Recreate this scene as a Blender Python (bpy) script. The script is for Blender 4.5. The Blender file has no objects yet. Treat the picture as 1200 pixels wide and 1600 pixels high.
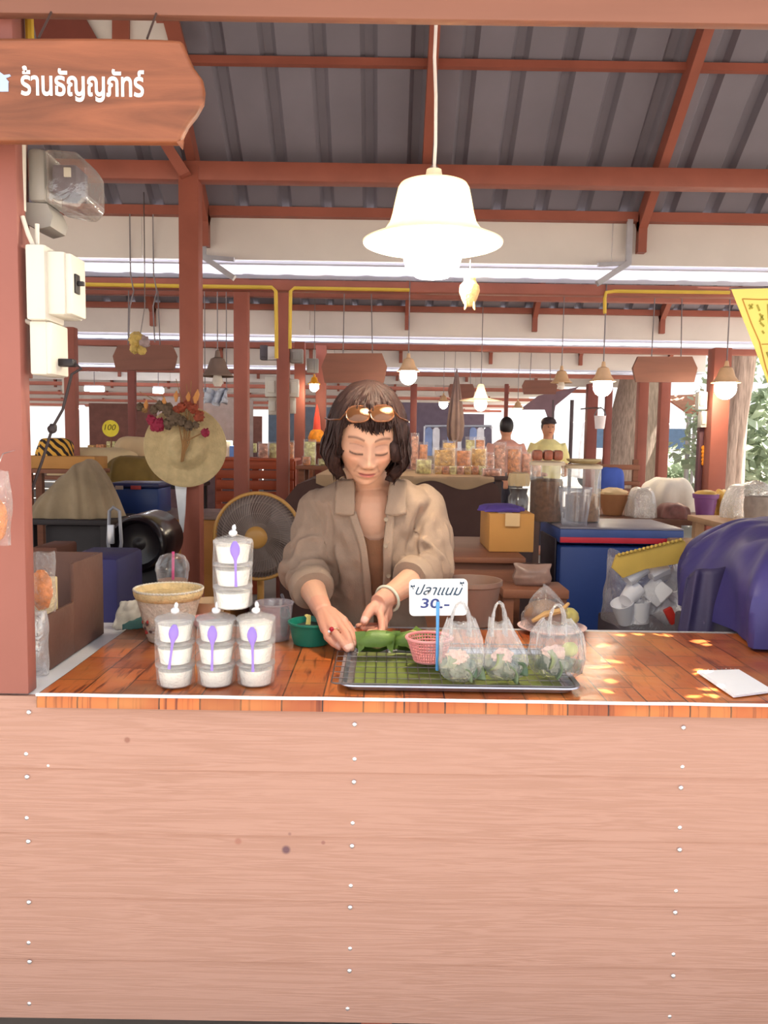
import bpy, bmesh, math, random
import numpy as np
from mathutils import Vector, Matrix, noise
from mathutils.bvhtree import BVHTree

SC = bpy.context.scene
COL = SC.collection
rad = math.radians
# ------------------------------------------------------------------ camera
F, PITCH, ROLL, HC = 1250.0, 5.0, 0.85, 1.275      # focal length in pixels of the 1200x1600 frame
RC = Matrix.Rotation(rad(90 - PITCH), 3, 'X') @ Matrix.Rotation(rad(ROLL), 3, 'Z')
cam_d = bpy.data.cameras.new('camera')
cam = bpy.data.objects.new('camera', cam_d)
COL.objects.link(cam)
cam_d.sensor_width = 36
cam_d.lens = 36 * F / 1600
cam_d.clip_end = 300
cam.matrix_world = Matrix.Translation((0, 0, HC)) @ RC.to_4x4()
SC.camera = cam
# ------------------------------------------------------------------ view, sky, sun
SC.view_settings.view_transform = 'Standard'
SC.view_settings.look = 'None'
SC.view_settings.gamma = 1
SC.view_settings.use_curve_mapping = False
SC.view_settings.exposure = 0.75
world = bpy.data.worlds.new('sky')
SC.world = world
world.use_nodes = True
nt = world.node_tree
bg = nt.nodes['Background']
geo = nt.nodes.new('ShaderNodeTexCoord')
sep = nt.nodes.new('ShaderNodeSeparateXYZ')
rmp = nt.nodes.new('ShaderNodeValToRGB')
rmp.color_ramp.elements[0].position = 0.0
rmp.color_ramp.elements[0].color = (1.0, 0.97, 0.96, 1)
rmp.color_ramp.elements[1].position = 0.7
rmp.color_ramp.elements[1].color = (0.86, 0.93, 1.0, 1)
nt.links.new(geo.outputs['Generated'], sep.inputs[0])
nt.links.new(sep.outputs['Z'], rmp.inputs[0])
nt.links.new(rmp.outputs[0], bg.inputs[0])
bg.inputs[1].default_value = 1.0
SC.cycles.sample_clamp_indirect = 12
SUN_TO = Vector((.45, .12, .86)).normalized()
sun_d = bpy.data.lights.new('sun', 'SUN')
sun_d.energy = 20.0
sun_d.angle = rad(0.22)
sun_d.color = (1, .95, .86)
sun = bpy.data.objects.new('sun', sun_d)
COL.objects.link(sun)
sun.rotation_euler = SUN_TO.to_track_quat('Z', 'Y').to_euler()

# ------------------------------------------------------------------ helpers
def P(px, py, Y):
    """world point at depth Y seen at a pixel of the 1200x1600 photograph"""
    d = RC @ Vector(((px - 600) / F, -(py - 800) / F, -1))
    t = Y / d.y
    return Vector((d.x * t, Y, HC + d.z * t))

def PZ(px, py, z):
    d = RC @ Vector(((px - 600) / F, -(py - 800) / F, -1))
    t = (z - HC) / d.z
    return Vector((d.x * t, d.y * t, z))

def lin(c):
    out = []
    for v in c[:3]:
        v = v / 255.0
        out.append(v / 12.92 if v <= .04045 else ((v + .055) / 1.055) ** 2.4)
    return (*out, 1)

_mats = {}
def M(name, col, rough=.6, metal=0.0, var=.12, scale=9, bump=0.0, bscale=80, stretch=(1, 1, 1), alpha=1.0, trans=0.0, emit=0.0, ecol=None, ior=1.45, wood=False, attr=False, spec=.5, sss=0.0):
    if name in _mats:
        return _mats[name]
    m = bpy.data.materials.new(name)
    _mats[name] = m
    m.use_nodes = True
    nt = m.node_tree
    b = nt.nodes['Principled BSDF']
    tc = nt.nodes.new('ShaderNodeTexCoord')
    mp = nt.nodes.new('ShaderNodeMapping')
    mp.inputs['Scale'].default_value = stretch
    nt.links.new(tc.outputs['Object'], mp.inputs[0])
    nz = nt.nodes.new('ShaderNodeTexNoise')
    nz.inputs['Scale'].default_value = scale
    nz.inputs['Detail'].default_value = 6
    nz.inputs['Distortion'].default_value = 1.2 if wood else .2
    nt.links.new(mp.outputs[0], nz.inputs[0])
    mix = nt.nodes.new('ShaderNodeMix')
    mix.data_type = 'RGBA'
    c = lin(col)
    ia, ib = mix.inputs[6], mix.inputs[7]
    if attr:
        at = nt.nodes.new('ShaderNodeVertexColor')
        at.layer_name = 'Col'
        dk = nt.nodes.new('ShaderNodeMix'); dk.data_type = 'RGBA'; dk.blend_type = 'MULTIPLY'
        dk.inputs[0].default_value = 1
        nt.links.new(at.outputs[0], dk.inputs[6])
        dk.inputs[7].default_value = (1 - var, 1 - var, 1 - var, 1)
        nt.links.new(dk.outputs[2], ia)
        nt.links.new(at.outputs[0], ib)
    else:
        ia.default_value = (*[v * (1 - var) for v in c[:3]], 1)
        ib.default_value = (*[min(1, v * (1 + var)) for v in c[:3]], 1)
    rp = nt.nodes.new('ShaderNodeMapRange')
    rp.inputs[1].default_value = .3
    rp.inputs[2].default_value = .7
    nt.links.new(nz.outputs['Fac'], rp.inputs[0])
    nt.links.new(rp.outputs[0], mix.inputs[0])
    nt.links.new(mix.outputs[2], b.inputs['Base Color'])
    b.inputs['Roughness'].default_value = rough
    b.inputs['Metallic'].default_value = metal
    b.inputs['IOR'].default_value = ior
    b.inputs['Specular IOR Level'].default_value = spec
    b.inputs['Transmission Weight'].default_value = trans
    b.inputs['Alpha'].default_value = alpha
    if sss:
        b.inputs['Subsurface Weight'].default_value = sss
        b.inputs['Subsurface Radius'].default_value = (.012, .005, .003)
        b.inputs['Subsurface Scale'].default_value = 1
    if emit:
        b.inputs['Emission Color'].default_value = ecol if ecol else c
        b.inputs['Emission Strength'].default_value = emit
    if bump:
        n2 = nt.nodes.new('ShaderNodeTexNoise')
        n2.inputs['Scale'].default_value = bscale
        n2.inputs['Detail'].default_value = 4
        nt.links.new(mp.outputs[0], n2.inputs[0])
        bp = nt.nodes.new('ShaderNodeBump')
        bp.inputs['Strength'].default_value = bump
        bp.inputs['Distance'].default_value = .01
        nt.links.new(n2.outputs['Fac'], bp.inputs['Height'])
        nt.links.new(bp.outputs[0], b.inputs['Normal'])
    return m

def film(name, lo=.08, hi=.5, col=(245, 245, 248), rough=.12, bump=.6, bscale=45, mix_diff=.5, stretch=None):
    """thin clear plastic: see-through, milkier at grazing angles, with crinkled highlights"""
    if name in _mats:
        return _mats[name]
    m = bpy.data.materials.new(name)
    _mats[name] = m
    m.use_nodes = True
    nt = m.node_tree
    nt.nodes.remove(nt.nodes['Principled BSDF'])
    out = nt.nodes['Material Output']
    tr = nt.nodes.new('ShaderNodeBsdfTransparent')
    df = nt.nodes.new('ShaderNodeBsdfDiffuse'); df.inputs[0].default_value = lin(col)
    tl = nt.nodes.new('ShaderNodeBsdfTranslucent'); tl.inputs[0].default_value = lin(col)
    gl = nt.nodes.new('ShaderNodeBsdfGlossy'); gl.inputs['Roughness'].default_value = rough
    tc = nt.nodes.new('ShaderNodeTexCoord')
    nz = nt.nodes.new('ShaderNodeTexNoise'); nz.inputs['Scale'].default_value = bscale; nz.inputs['Detail'].default_value = 3
    nz.inputs['Distortion'].default_value = 1.5
    if stretch:
        mp = nt.nodes.new('ShaderNodeMapping'); mp.inputs['Scale'].default_value = stretch
        nt.links.new(tc.outputs['Object'], mp.inputs[0]); nt.links.new(mp.outputs[0], nz.inputs[0])
    else: nt.links.new(tc.outputs['Object'], nz.inputs[0])
    bp = nt.nodes.new('ShaderNodeBump'); bp.inputs['Strength'].default_value = bump; bp.inputs['Distance'].default_value = .01
    nt.links.new(nz.outputs['Fac'], bp.inputs['Height'])
    for s in (df, gl):
        nt.links.new(bp.outputs[0], s.inputs['Normal'])
    lw = nt.nodes.new('ShaderNodeLayerWeight'); lw.inputs[0].default_value = .35
    nt.links.new(bp.outputs[0], lw.inputs['Normal'])
    mr = nt.nodes.new('ShaderNodeMapRange'); mr.inputs[3].default_value = lo; mr.inputs[4].default_value = hi
    nt.links.new(lw.outputs['Facing'], mr.inputs[0])
    a = nt.nodes.new('ShaderNodeMixShader'); a.inputs[0].default_value = .4
    nt.links.new(df.outputs[0], a.inputs[1]); nt.links.new(tl.outputs[0], a.inputs[2])
    b = nt.nodes.new('ShaderNodeMixShader'); b.inputs[0].default_value = 1 - mix_diff
    nt.links.new(a.outputs[0], b.inputs[1]); nt.links.new(gl.outputs[0], b.inputs[2])
    c = nt.nodes.new('ShaderNodeMixShader')
    nt.links.new(mr.outputs[0], c.inputs[0])
    nt.links.new(tr.outputs[0], c.inputs[1]); nt.links.new(b.outputs[0], c.inputs[2])
    nt.links.new(c.outputs[0], out.inputs['Surface'])
    return m

class MB:
    """collects shapes into one mesh"""
    def __init__(s):
        s.v, s.f, s.c = [], [], {}
    def add(s, vs, fs):
        o = len(s.v)
        s.v += [tuple(v) for v in vs]
        s.f += [tuple(i + o for i in f) for f in fs]
        return s
    def box(s, c, d, rot=None, b=0.0):
        c = Vector(c); hx, hy, hz = d[0] / 2, d[1] / 2, d[2] / 2
        if not b:
            vs = [Vector((x * hx, y * hy, z * hz)) for x in (-1, 1) for y in (-1, 1) for z in (-1, 1)]
            fs = [(0, 1, 3, 2), (4, 6, 7, 5), (0, 4, 5, 1), (2, 3, 7, 6), (0, 2, 6, 4), (1, 5, 7, 3)]
        else:
            b = min(b, hx * .9, hy * .9, hz * .9)
            bm = bmesh.new(); bmesh.ops.create_cube(bm, size=1)
            for v in bm.verts:
                v.co = Vector((v.co.x * 2 * hx, v.co.y * 2 * hy, v.co.z * 2 * hz))
            bmesh.ops.bevel(bm, geom=bm.edges[:], offset=b, segments=2, affect='EDGES', profile=.5)
            bm.verts.index_update()
            vs = [v.co.copy() for v in bm.verts]; fs = [[v.index for v in f.verts] for f in bm.faces]
            bm.free()
        if rot is not None:
            vs = [rot @ v for v in vs]
        return s.add([c + v for v in vs], fs)
    def bar(s, p, q, w, h, up=(0, 0, 1), b=0.0):
        p, q = Vector(p), Vector(q); d = q - p; L = d.length; d.normalize()
        u = Vector(up); x = d.cross(u)
        if x.length < 1e-4: x = d.cross(Vector((1, 0, 0)))
        x.normalize(); u = x.cross(d)
        r = Matrix((x, d, u)).transposed()
        return s.box((p + q) / 2, (w, L, h), r, b)
    def tube(s, pts, r, n=8, caps=True, closed=False, flat=1.0, up=None):
        pts = [Vector(p) for p in pts]; N = len(pts)
        rs = r if isinstance(r, (list, tuple)) else [r] * N
        vs, fs = [], []
        x = None
        for i, p in enumerate(pts):
            if closed: d = pts[(i + 1) % N] - pts[i - 1]
            else: d = pts[min(i + 1, N - 1)] - pts[max(i - 1, 0)]
            d.normalize()
            if x is None:
                a = Vector(up) if up else (Vector((0, 0, 1)) if abs(d.z) < .9 else Vector((1, 0, 0)))
                x = d.cross(a); x.normalize()
            else:
                x = x - d * x.dot(d)
                if x.length < 1e-6: x = d.orthogonal()
                x.normalize()
            y = d.cross(x)
            for k in range(n):
                a = 2 * math.pi * k / n
                vs.append(p + x * math.cos(a) * rs[i] + y * math.sin(a) * rs[i] * flat)
        M_ = N if closed else N - 1
        for i in range(M_):
            j = (i + 1) % N
            for k in range(n):
                k2 = (k + 1) % n
                fs.append((i * n + k, i * n + k2, j * n + k2, j * n + k))
        if caps and not closed:
            fs.append(tuple(range(n - 1, -1, -1))); fs.append(tuple((N - 1) * n + k for k in range(n)))
        return s.add(vs, fs)
    def cyl(s, p, q, r0, r1=None, n=16, caps=True):
        return s.tube([p, q], [r0, r0 if r1 is None else r1], n, caps)
    def lathe(s, prof, c=(0, 0, 0), n=32, sx=1, sy=1, disp=None, rot=None):
        c = Vector(c); vs, fs, rings = [], [], []
        for (r, z) in prof:
            if r < 1e-6:
                rings.append([len(vs)]); vs.append(Vector((0, 0, z)))
            else:
                st = len(vs)
                for k in range(n):
                    a = 2 * math.pi * k / n
                    rr = r + (disp(a, z) if disp else 0)
                    vs.append(Vector((rr * math.cos(a) * sx, rr * math.sin(a) * sy, z)))
                rings.append(list(range(st, st + n)))
        for A, B in zip(rings, rings[1:]):
            if len(A) == 1 and len(B) == 1: continue
            for k in range(n):
                k2 = (k + 1) % n
                if len(A) == 1: fs.append((A[0], B[k2], B[k]))
                elif len(B) == 1: fs.append((A[k], A[k2], B[0]))
                else: fs.append((A[k], A[k2], B[k2], B[k]))
        if rot is not None: vs = [rot @ v for v in vs]
        return s.add([c + v for v in vs], fs)
    def ball(s, c, r, nu=16, nv=10, disp=None, rot=None):
        r = (r, r, r) if not hasattr(r, '__len__') else r
        c = Vector(c); vs, fs = [], []
        for j in range(nv + 1):
            th = math.pi * j / nv
            for i in range(nu if 0 < j < nv else 1):
                ph = 2 * math.pi * i / nu
                d = Vector((math.sin(th) * math.cos(ph), math.sin(th) * math.sin(ph), math.cos(th)))
                k = 1 + (disp(d) if disp else 0)
                v = Vector((d.x * r[0], d.y * r[1], d.z * r[2])) * k
                if rot is not None: v = rot @ v
                vs.append(c + v)
        def ix(j, i):
            if j == 0: return 0
            if j == nv: return len(vs) - 1
            return 1 + (j - 1) * nu + i % nu
        for j in range(nv):
            for i in range(nu):
                a, b_, c_, d_ = ix(j, i), ix(j + 1, i), ix(j + 1, i + 1), ix(j, i + 1)
                if j == 0: fs.append((a, b_, c_))
                elif j == nv - 1: fs.append((a, b_, d_))
                else: fs.append((a, b_, c_, d_))
        return s.add(vs, fs)
    def grid(s, fn, nu, nv, cu=False):
        vs = [fn(i / (nu if cu else nu - 1), j / (nv - 1)) for j in range(nv) for i in range(nu)]
        fs = []
        for j in range(nv - 1):
            for i in range(nu if cu else nu - 1):
                i2 = (i + 1) % nu
                fs.append((j * nu + i, j * nu + i2, (j + 1) * nu + i2, (j + 1) * nu + i))
        return s.add(vs, fs)
    def prism(s, poly, d, org=(0, 0, 0), ax=None):
        """polygon in the local x-z plane pushed d along +y; ax = 3x3 matrix"""
        org = Vector(org); n = len(poly)
        vs = [Vector((x, 0, z)) for x, z in poly] + [Vector((x, d, z)) for x, z in poly]
        if ax is not None: vs = [ax @ v for v in vs]
        fs = [tuple(range(n)), tuple(range(2 * n - 1, n - 1, -1))]
        for i in range(n):
            j = (i + 1) % n
            fs.append((i, i + n, j + n, j))
        return s.add([org + v for v in vs], fs)
    def mesh(s, name, smooth=40, origin=None):
        me = bpy.data.meshes.new(name)
        vs = s.v
        if origin is not None:
            o = Vector(origin); vs = [(a - o.x, b - o.y, c - o.z) for a, b, c in vs]
        me.from_pydata(vs, [], s.f)
        bm = bmesh.new(); bm.from_mesh(me)
        bmesh.ops.recalc_face_normals(bm, faces=bm.faces)
        bm.to_mesh(me); bm.free()
        if smooth:
            me.polygons.foreach_set('use_smooth', [True] * len(me.polygons))
            me.set_sharp_from_angle(angle=rad(smooth))
        return me

def link(name, me, mat, parent=None, loc=None, smooth=None):
    o = bpy.data.objects.new(name, me)
    COL.objects.link(o)
    if mat is not None:
        for mm in (mat if isinstance(mat, (list, tuple)) else [mat]):
            me.materials.append(mm)
    if parent is not None: o.parent = parent
    if loc is not None: o.location = loc
    return o

def tag(o, label=None, cat=None, group=None, kind=None):
    if label: o['label'] = label
    if cat: o['category'] = cat
    if group: o['group'] = group
    if kind: o['kind'] = kind
    return o

def thing(name, label, cat, loc=(0, 0, 0), rz=0.0, group=None, kind=None):
    o = bpy.data.objects.new(name, None)
    o.empty_display_size = .05
    COL.objects.link(o)
    o.location = loc; o.rotation_euler = (0, 0, rz)
    return tag(o, label, cat, group, kind)

def part(t, name, mb, mat, label=None, smooth=40):
    """mb in the local frame of thing/part t"""
    o = link(name, mb.mesh(name, smooth), mat, t)
    if label: o['label'] = label
    return o

def wpart(t, name, mb, mat, label=None, smooth=40):
    """mb in world coordinates; t is an unrotated top-level thing"""
    o = link(name, mb.mesh(name, smooth, t.location), mat, t)
    if label: o['label'] = label
    return o

def solo(name, mb, mat, label, cat, org=None, group=None, kind=None, smooth=40):
    """a thing that is one mesh, built in world coordinates"""
    org = Vector(org) if org is not None else Vector(mb.v[0])
    o = link(name, mb.mesh(name, smooth, org), mat, None, org)
    return tag(o, label, cat, group, kind)

def copy_tree(o, parent=None):
    c = o.copy(); COL.objects.link(c)
    if parent is not None: c.parent = parent
    for ch in list(o.children): copy_tree(ch, c)
    return c

def rect(x0, y0, x1, y1, Y):
    """base centre, width and height in metres of a pixel rectangle at depth Y"""
    a, b = P(x0, y1, Y), P(x1, y1, Y)
    t = P((x0 + x1) / 2, y0, Y); c = (a + b) / 2
    return c, (b - a).length, (t - c).length

def N3(p, s=1.0, seed=0.0):
    return noise.noise(Vector((p[0] * s + seed, p[1] * s - seed * 1.7, p[2] * s + seed * .6)))

def roof_above(p, pad=.012):
    """z of the first thing straight above p (what a cord can hang from)"""
    h = SC.ray_cast(bpy.context.evaluated_depsgraph_get(), Vector(p), Vector((0, 0, 1)))
    return h[1].z + pad if h[0] else p[2] + .5

def text_mesh(body, size, depth=.0008, shear=0.0, bold=0.0):
    cu = bpy.data.curves.new('lettering', 'FONT')
    cu.body = body; cu.size = size; cu.extrude = depth; cu.shear = shear; cu.offset = bold
    cu.align_x = 'LEFT'; cu.resolution_u = 3
    o = bpy.data.objects.new('lettering_tmp', cu); COL.objects.link(o)
    bpy.context.view_layer.update()
    me = bpy.data.meshes.new_from_object(o.evaluated_get(bpy.context.evaluated_depsgraph_get()))
    bpy.data.objects.remove(o)
    return me
# ------------------------------------------------------------------ large structure
RED = M('red_brown_paint', (150, 84, 68), .55, var=.12, scale=5, bump=.05)
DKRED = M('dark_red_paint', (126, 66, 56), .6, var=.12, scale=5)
CREAM = M('cream_board', (220, 212, 206), .75, var=.05, scale=3)
SHEET = M('zinc_sheet', (124, 118, 128), .5, metal=.0, var=.10, scale=2.5)
GALV = M('galvanised_steel', (205, 205, 212), .32, metal=.6, var=.08, scale=14)
TZ = .80                                            # table height
YF = 1.45                                           # depth of the counter front
EAVE_Z, SL = 2.504, math.tan(rad(38))
CO, SI = math.cos(rad(38)), math.sin(rad(38))

gm = MB(); gm.box((0, 20, -.05), (120, 110, .1))
solo('floor', gm, M('concrete_ground', (136, 128, 120), .85, var=.12, scale=1.4, bump=.1, bscale=20), 'pale grey concrete ground under the whole market', 'ground', (0, 0, 0), kind='structure')

def sheet_mesh(name, L, drop=None, nx_seg=4):
    prof = []
    for k in range(nx_seg):
        o = k * .23
        prof += [(o, 0), (o + .15, 0), (o + .17, .035), (o + .21, .035)]
    prof.append((nx_seg * .23, 0))
    mb = MB()
    if drop is None:
        for x, z in prof: mb.v.append((x, 0, z))
        for x, z in prof: mb.v.append((x, L, z))
        n = len(prof)
        mb.f = [(i, i + 1, n + i + 1, n + i) for i in range(n - 1)]
    else:
        st = .0115; nx = round(nx_seg * .23 / st); ny = round(L / st)
        def zz(x):
            for (a, za), (b_, zb) in zip(prof, prof[1:]):
                if a <= x <= b_: return za + (zb - za) * (x - a) / max(b_ - a, 1e-6)
            return 0
        for j in range(ny + 1):
            for i in range(nx + 1):
                mb.v.append((i * st, j * L / ny, zz(i * st)))
        mb.f = [(j * (nx + 1) + i, j * (nx + 1) + i + 1, (j + 1) * (nx + 1) + i + 1, (j + 1) * (nx + 1) + i)
                for j in range(ny) for i in range(nx) if not drop(Vector(((i + .5) * st, (j + .5) * L / ny, zz((i + .5) * st))))]
    return mb.mesh(name, 0)

LS = 1.55 / CO                                      # slope length of the far roof side
LN = 1.85 / CO
LM = 1.22 / CO
far_me = sheet_mesh('roof_sheet', LS)
near_me = sheet_mesh('roof_sheet', LN)
mid_me = sheet_mesh('roof_sheet', LM)
for me_ in (far_me, near_me, mid_me): me_.materials.append(SHEET)

# small sun spots on the counter come through holes added, out of view, in the near roof side
DAPPLES = [(935, 1012), (946, 1010), (950, 1035), (960, 1037), (938, 1046), (947, 1045), (950, 1067), (935, 1083), (945, 1083), (1088, 1004), (1096, 1003), (1099, 1010),
           (1100, 1080), (1110, 1080), (968, 994), (995, 993), (1030, 994), (1045, 995), (1083, 1092), (1109, 1091), (1095, 1050), (928, 1047), (1092, 1056)]
ROOFX = [-9 * .92 + .92 * i - .1 for i in range(16)]

def roof_row(k, n_sheets, x0):
    Ye = 4.5 + 3.1 * k
    Yr = Ye - 1.55; Zr = EAVE_Z + 1.55 * SL
    x1 = x0 + n_sheets * .92
    t = thing('ceiling', ['red framed zinc roof right over the sweets stall', 'zinc roof of the second stall row behind the first', 'zinc roof of the third stall row', 'zinc roof of the fourth stall row', 'zinc roof of the fifth stall row', 'zinc roof of the sixth stall row on the left', 'zinc roof of the seventh stall row on the left', 'zinc roof of the farthest stall row on the left'][k], 'roof', ((x0 + x1) / 2, Yr, Zr), kind='structure')
    o = Vector(t.location)
    # far side: local y runs from the ridge down to the eave
    Rf = Matrix(((1, 0, 0), (0, CO, SI), (0, -SI, CO))); Rn = Matrix(((1, 0, 0), (0, CO, -SI), (0, SI, CO)))
    for i in range(n_sheets):
        x = x0 + i * .92
        a = link('roof_sheet', far_me, None, t); a.matrix_local = Matrix.Translation(Vector((x, Yr, Zr)) - o) @ Rf.to_4x4()
        run = 1.22 if k else 1.85
        nloc = Vector((x, Yr - run, Zr - run * SL))
        me_ = mid_me if k else near_me
        if k == 0:
            drop = []
            for px, py in DAPPLES:
                w = PZ(px, py, TZ)
                s = (nloc - w).dot(Rn @ Vector((0, 0, 1))) / SUN_TO.dot(Rn @ Vector((0, 0, 1)))
                h = Rn.transposed() @ (w + SUN_TO * s - nloc)
                if -.1 < h.x < 1.0 and 0 < h.y < LN: drop.append(w)
            if drop:
                def sun_hole(c):  # cells left out to let sun through to the spots
                    q = nloc + Rn @ c; q = q - SUN_TO * ((q.z - TZ) / SUN_TO.z)
                    return any((q.x - w.x) ** 2 + ((q.y - w.y) * 1.05) ** 2 < .0125 ** 2 for w in drop)
                me_ = sheet_mesh('roof_sheet', LN, sun_hole); me_.materials.append(SHEET)
        b = link('roof_sheet', me_, None, t); b.matrix_local = Matrix.Translation(nloc - o) @ Rn.to_4x4()
    # rafters, purlins, fascia
    xr = [.19 + 1.18 * i for i in range(-9, 6) if x0 < .19 + 1.18 * i < x1]
    for i, x in enumerate(xr):
        m = MB()
        m.bar((x, Yr, Zr - .075), (x, Ye - .03, EAVE_Z - .05), .045, .09)
        m.box((x, Ye - .06, EAVE_Z - .09), (.045, .05, .2))
        wpart(t, 'rafter', m, RED)
        if k == 0:
            m = MB(); m.bar((x, Yr, Zr - .075), (x, Yr - 1.8, Zr - 1.8 * SL - .075), .045, .09); wpart(t, 'rafter', m, RED)
    for Yp, w in ((Ye - .04, .05), (Ye - .675, .034), (Ye - 1.5, .06)):
        m = MB(); m.box(((x0 + x1) / 2, Yp, EAVE_Z + (Ye - Yp) * SL - .03), (x1 - x0, w, w)); wpart(t, 'purlin', m, RED)
    m = MB(); m.box(((x0 + x1) / 2, Ye - .5, 2.56), (x1 - x0, .08, .09), b=.006); wpart(t, 'wall_plate', m, RED)
    m = MB(); m.box(((x0 + x1) / 2, Ye - 2.55, 2.225), (x1 - x0, .08, .065), b=.006); wpart(t, 'front_beam', m, RED) if k else None
    m = MB(); m.prism([(-.22, -.10), (0, .07), (.22, -.10), (.22, -.085), (0, .085), (-.22, -.085)], x1 - x0, (x0, Yr, Zr), Matrix(((0, 1, 0), (1, 0, 0), (0, 0, 1))))
    wpart(t, 'ridge_cap', m, SHEET)  # unseen cap added to stop sun leaking through the rib gaps at the ridge
    nb = max(1, int((x1 - x0) / 2.4)); L = (x1 - x0) / nb
    for i in range(nb):
        m = MB(); m.box((x0 + L * (i + .5), Ye, 2.382), (L - .004, .016, .245), b=.003); wpart(t, 'fascia_board', m, CREAM)
    return t, Ye

def translucent(name, col, f=.5):
    m = bpy.data.materials.new(name); m.use_nodes = True; nt = m.node_tree
    b = nt.nodes['Principled BSDF']; b.inputs['Base Color'].default_value = lin(col); b.inputs['Roughness'].default_value = .35
    tl = nt.nodes.new('ShaderNodeBsdfTranslucent')
    nz = nt.nodes.new('ShaderNodeTexNoise'); nz.inputs['Scale'].default_value = 3
    mx = nt.nodes.new('ShaderNodeMix'); mx.data_type = 'RGBA'; c = lin(col)
    mx.inputs[6].default_value = (*[v * .9 for v in c[:3]], 1); mx.inputs[7].default_value = c
    nt.links.new(nz.outputs['Fac'], mx.inputs[0]); nt.links.new(mx.outputs[2], tl.inputs[0])
    s = nt.nodes.new('ShaderNodeMixShader'); s.inputs[0].default_value = f
    nt.links.new(b.outputs[0], s.inputs[1]); nt.links.new(tl.outputs[0], s.inputs[2])
    nt.links.new(s.outputs[0], nt.nodes['Material Output'].inputs['Surface'])
    return m
GUT = translucent('milky_gutter_plastic', (226, 226, 236), .5)

for k, (n, x0) in enumerate([(14, -6.5), (15, -9.0), (16, -10.5), (17, -11.5), (17, -12), (18, -13), (19, -14), (20, -15)]):
    t, Ye = roof_row(k, n, x0)
    if k < 3:
        x1 = x0 + n * .92; L = (x1 - x0) / 6
        g = thing('gutter', ['long milky rain gutter behind the pale fascia over the sweets stall', 'narrow milky gutter behind the second fascia board', 'distant milky gutter behind the third fascia board'][k], 'gutter', ((x0 + x1) / 2, Ye + .2, 2.236), kind='structure')
        for i in range(6):
            xa, xb = x0 + L * i, x0 + L * (i + 1)
            m = MB(); m.box(((xa + xb) / 2, Ye + .178, 2.238), (xb - xa, .396, .006)); m.box(((xa + xb) / 2, Ye + .373, 2.30), (xb - xa, .006, .12))
            wpart(g, 'gutter_length', m, GUT)
        if k == 0:
            for px, s in ((318, 1), (983, -1)):
                q = P(px, 380, Ye - .06); m = MB()
                m.box((q.x, q.y, 2.37), (.03, .02, .24))
                m.bar((q.x, q.y, 2.26), (q.x + s * .17, q.y - .02, 2.145), .03, .03)
                m.bar((q.x, q.y, 2.26), (q.x + s * .17, q.y - .02, 2.245), .02, .02)
                wpart(g, 'bracket', m, GALV, 'angled steel bracket')

# posts: (x0, x1, depth, top y, label)
POSTS = [(285, 315, 4.0, 262, 'thick red brown post that carries the straw hat'),
         (367, 388.5, 5.2, 434, 'red brown post in the second row, above the round fan'),
         (433, 452, 6.2, 438, 'dark red post with two yellow conduits and meter boxes'),
         (105, 122, 6.6, 512, 'slim red post behind the white switch boxes'),
         (202, 213, 9.2, 570, 'slim red post behind the woven hat, farther left'),
         (460, 476, 7.6, 535, 'thin red post hung with pale meter boxes, behind the dark post'),
         (493, 509, 7.9, 540, 'thin red post just left of the woman\'s hair'),
         (993, 1008, 7.2, 560, 'slim red post under the left end of the blank brown board'),
         (1027, 1042, 8.0, 585, 'slim red post under the middle of the blank brown board'),
         (1104, 1131, 5.6, 545, 'broad red post with electric boxes at the far right'),
         (914, 930, 8.4, 600, 'grey brown post next to the white bucket'),
         (943, 953, 9.4, 600, 'thin red post left of the big tree trunk'),
         (786, 792, 9.5, 600, 'thin pale post among the snack packs'),
         (640, 650, 10.0, 600, 'faint post right of the woman\'s hair')]
for x0, x1, Y, yt, lab in POSTS:
    c, w, h = rect(x0, yt, x1, 700, Y)
    zt = c.z + h
    m = MB(); m.box((c.x, Y, zt / 2), (w, w, zt), b=.006)
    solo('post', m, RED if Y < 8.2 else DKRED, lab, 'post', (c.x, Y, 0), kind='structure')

# cream gable boards high on the left
g = thing('gable_wall', 'cream gable boards between red struts above the hanging shop sign', 'gable', P(200, 60, 3.62), kind='structure')
def flat(pts, Y, d):
    w = [P(x, y, Y) for x, y in pts]
    return MB().prism([(a.x, a.z) for a in w], d, (0, Y, 0))
wpart(g, 'board', flat([(100, -30), (175, -30), (175, 75), (158, 75)], 3.62, .015), CREAM)
wpart(g, 'board', flat([(201, -30), (238, -30), (266, 75), (201, 75)], 3.62, .015), CREAM)
wpart(g, 'strut', flat([(175, -30), (201, -30), (201, 75), (175, 75)], 3.6, .05), RED)
wpart(g, 'strut', flat([(238, -30), (262, -30), (290, 75), (266, 75)], 3.6, .05), RED)
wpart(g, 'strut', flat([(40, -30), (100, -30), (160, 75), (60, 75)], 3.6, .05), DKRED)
wpart(g, 'strut', flat([(243, 215), (262, 215), (296, 268), (280, 275)], 3.9, .05), RED)

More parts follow.
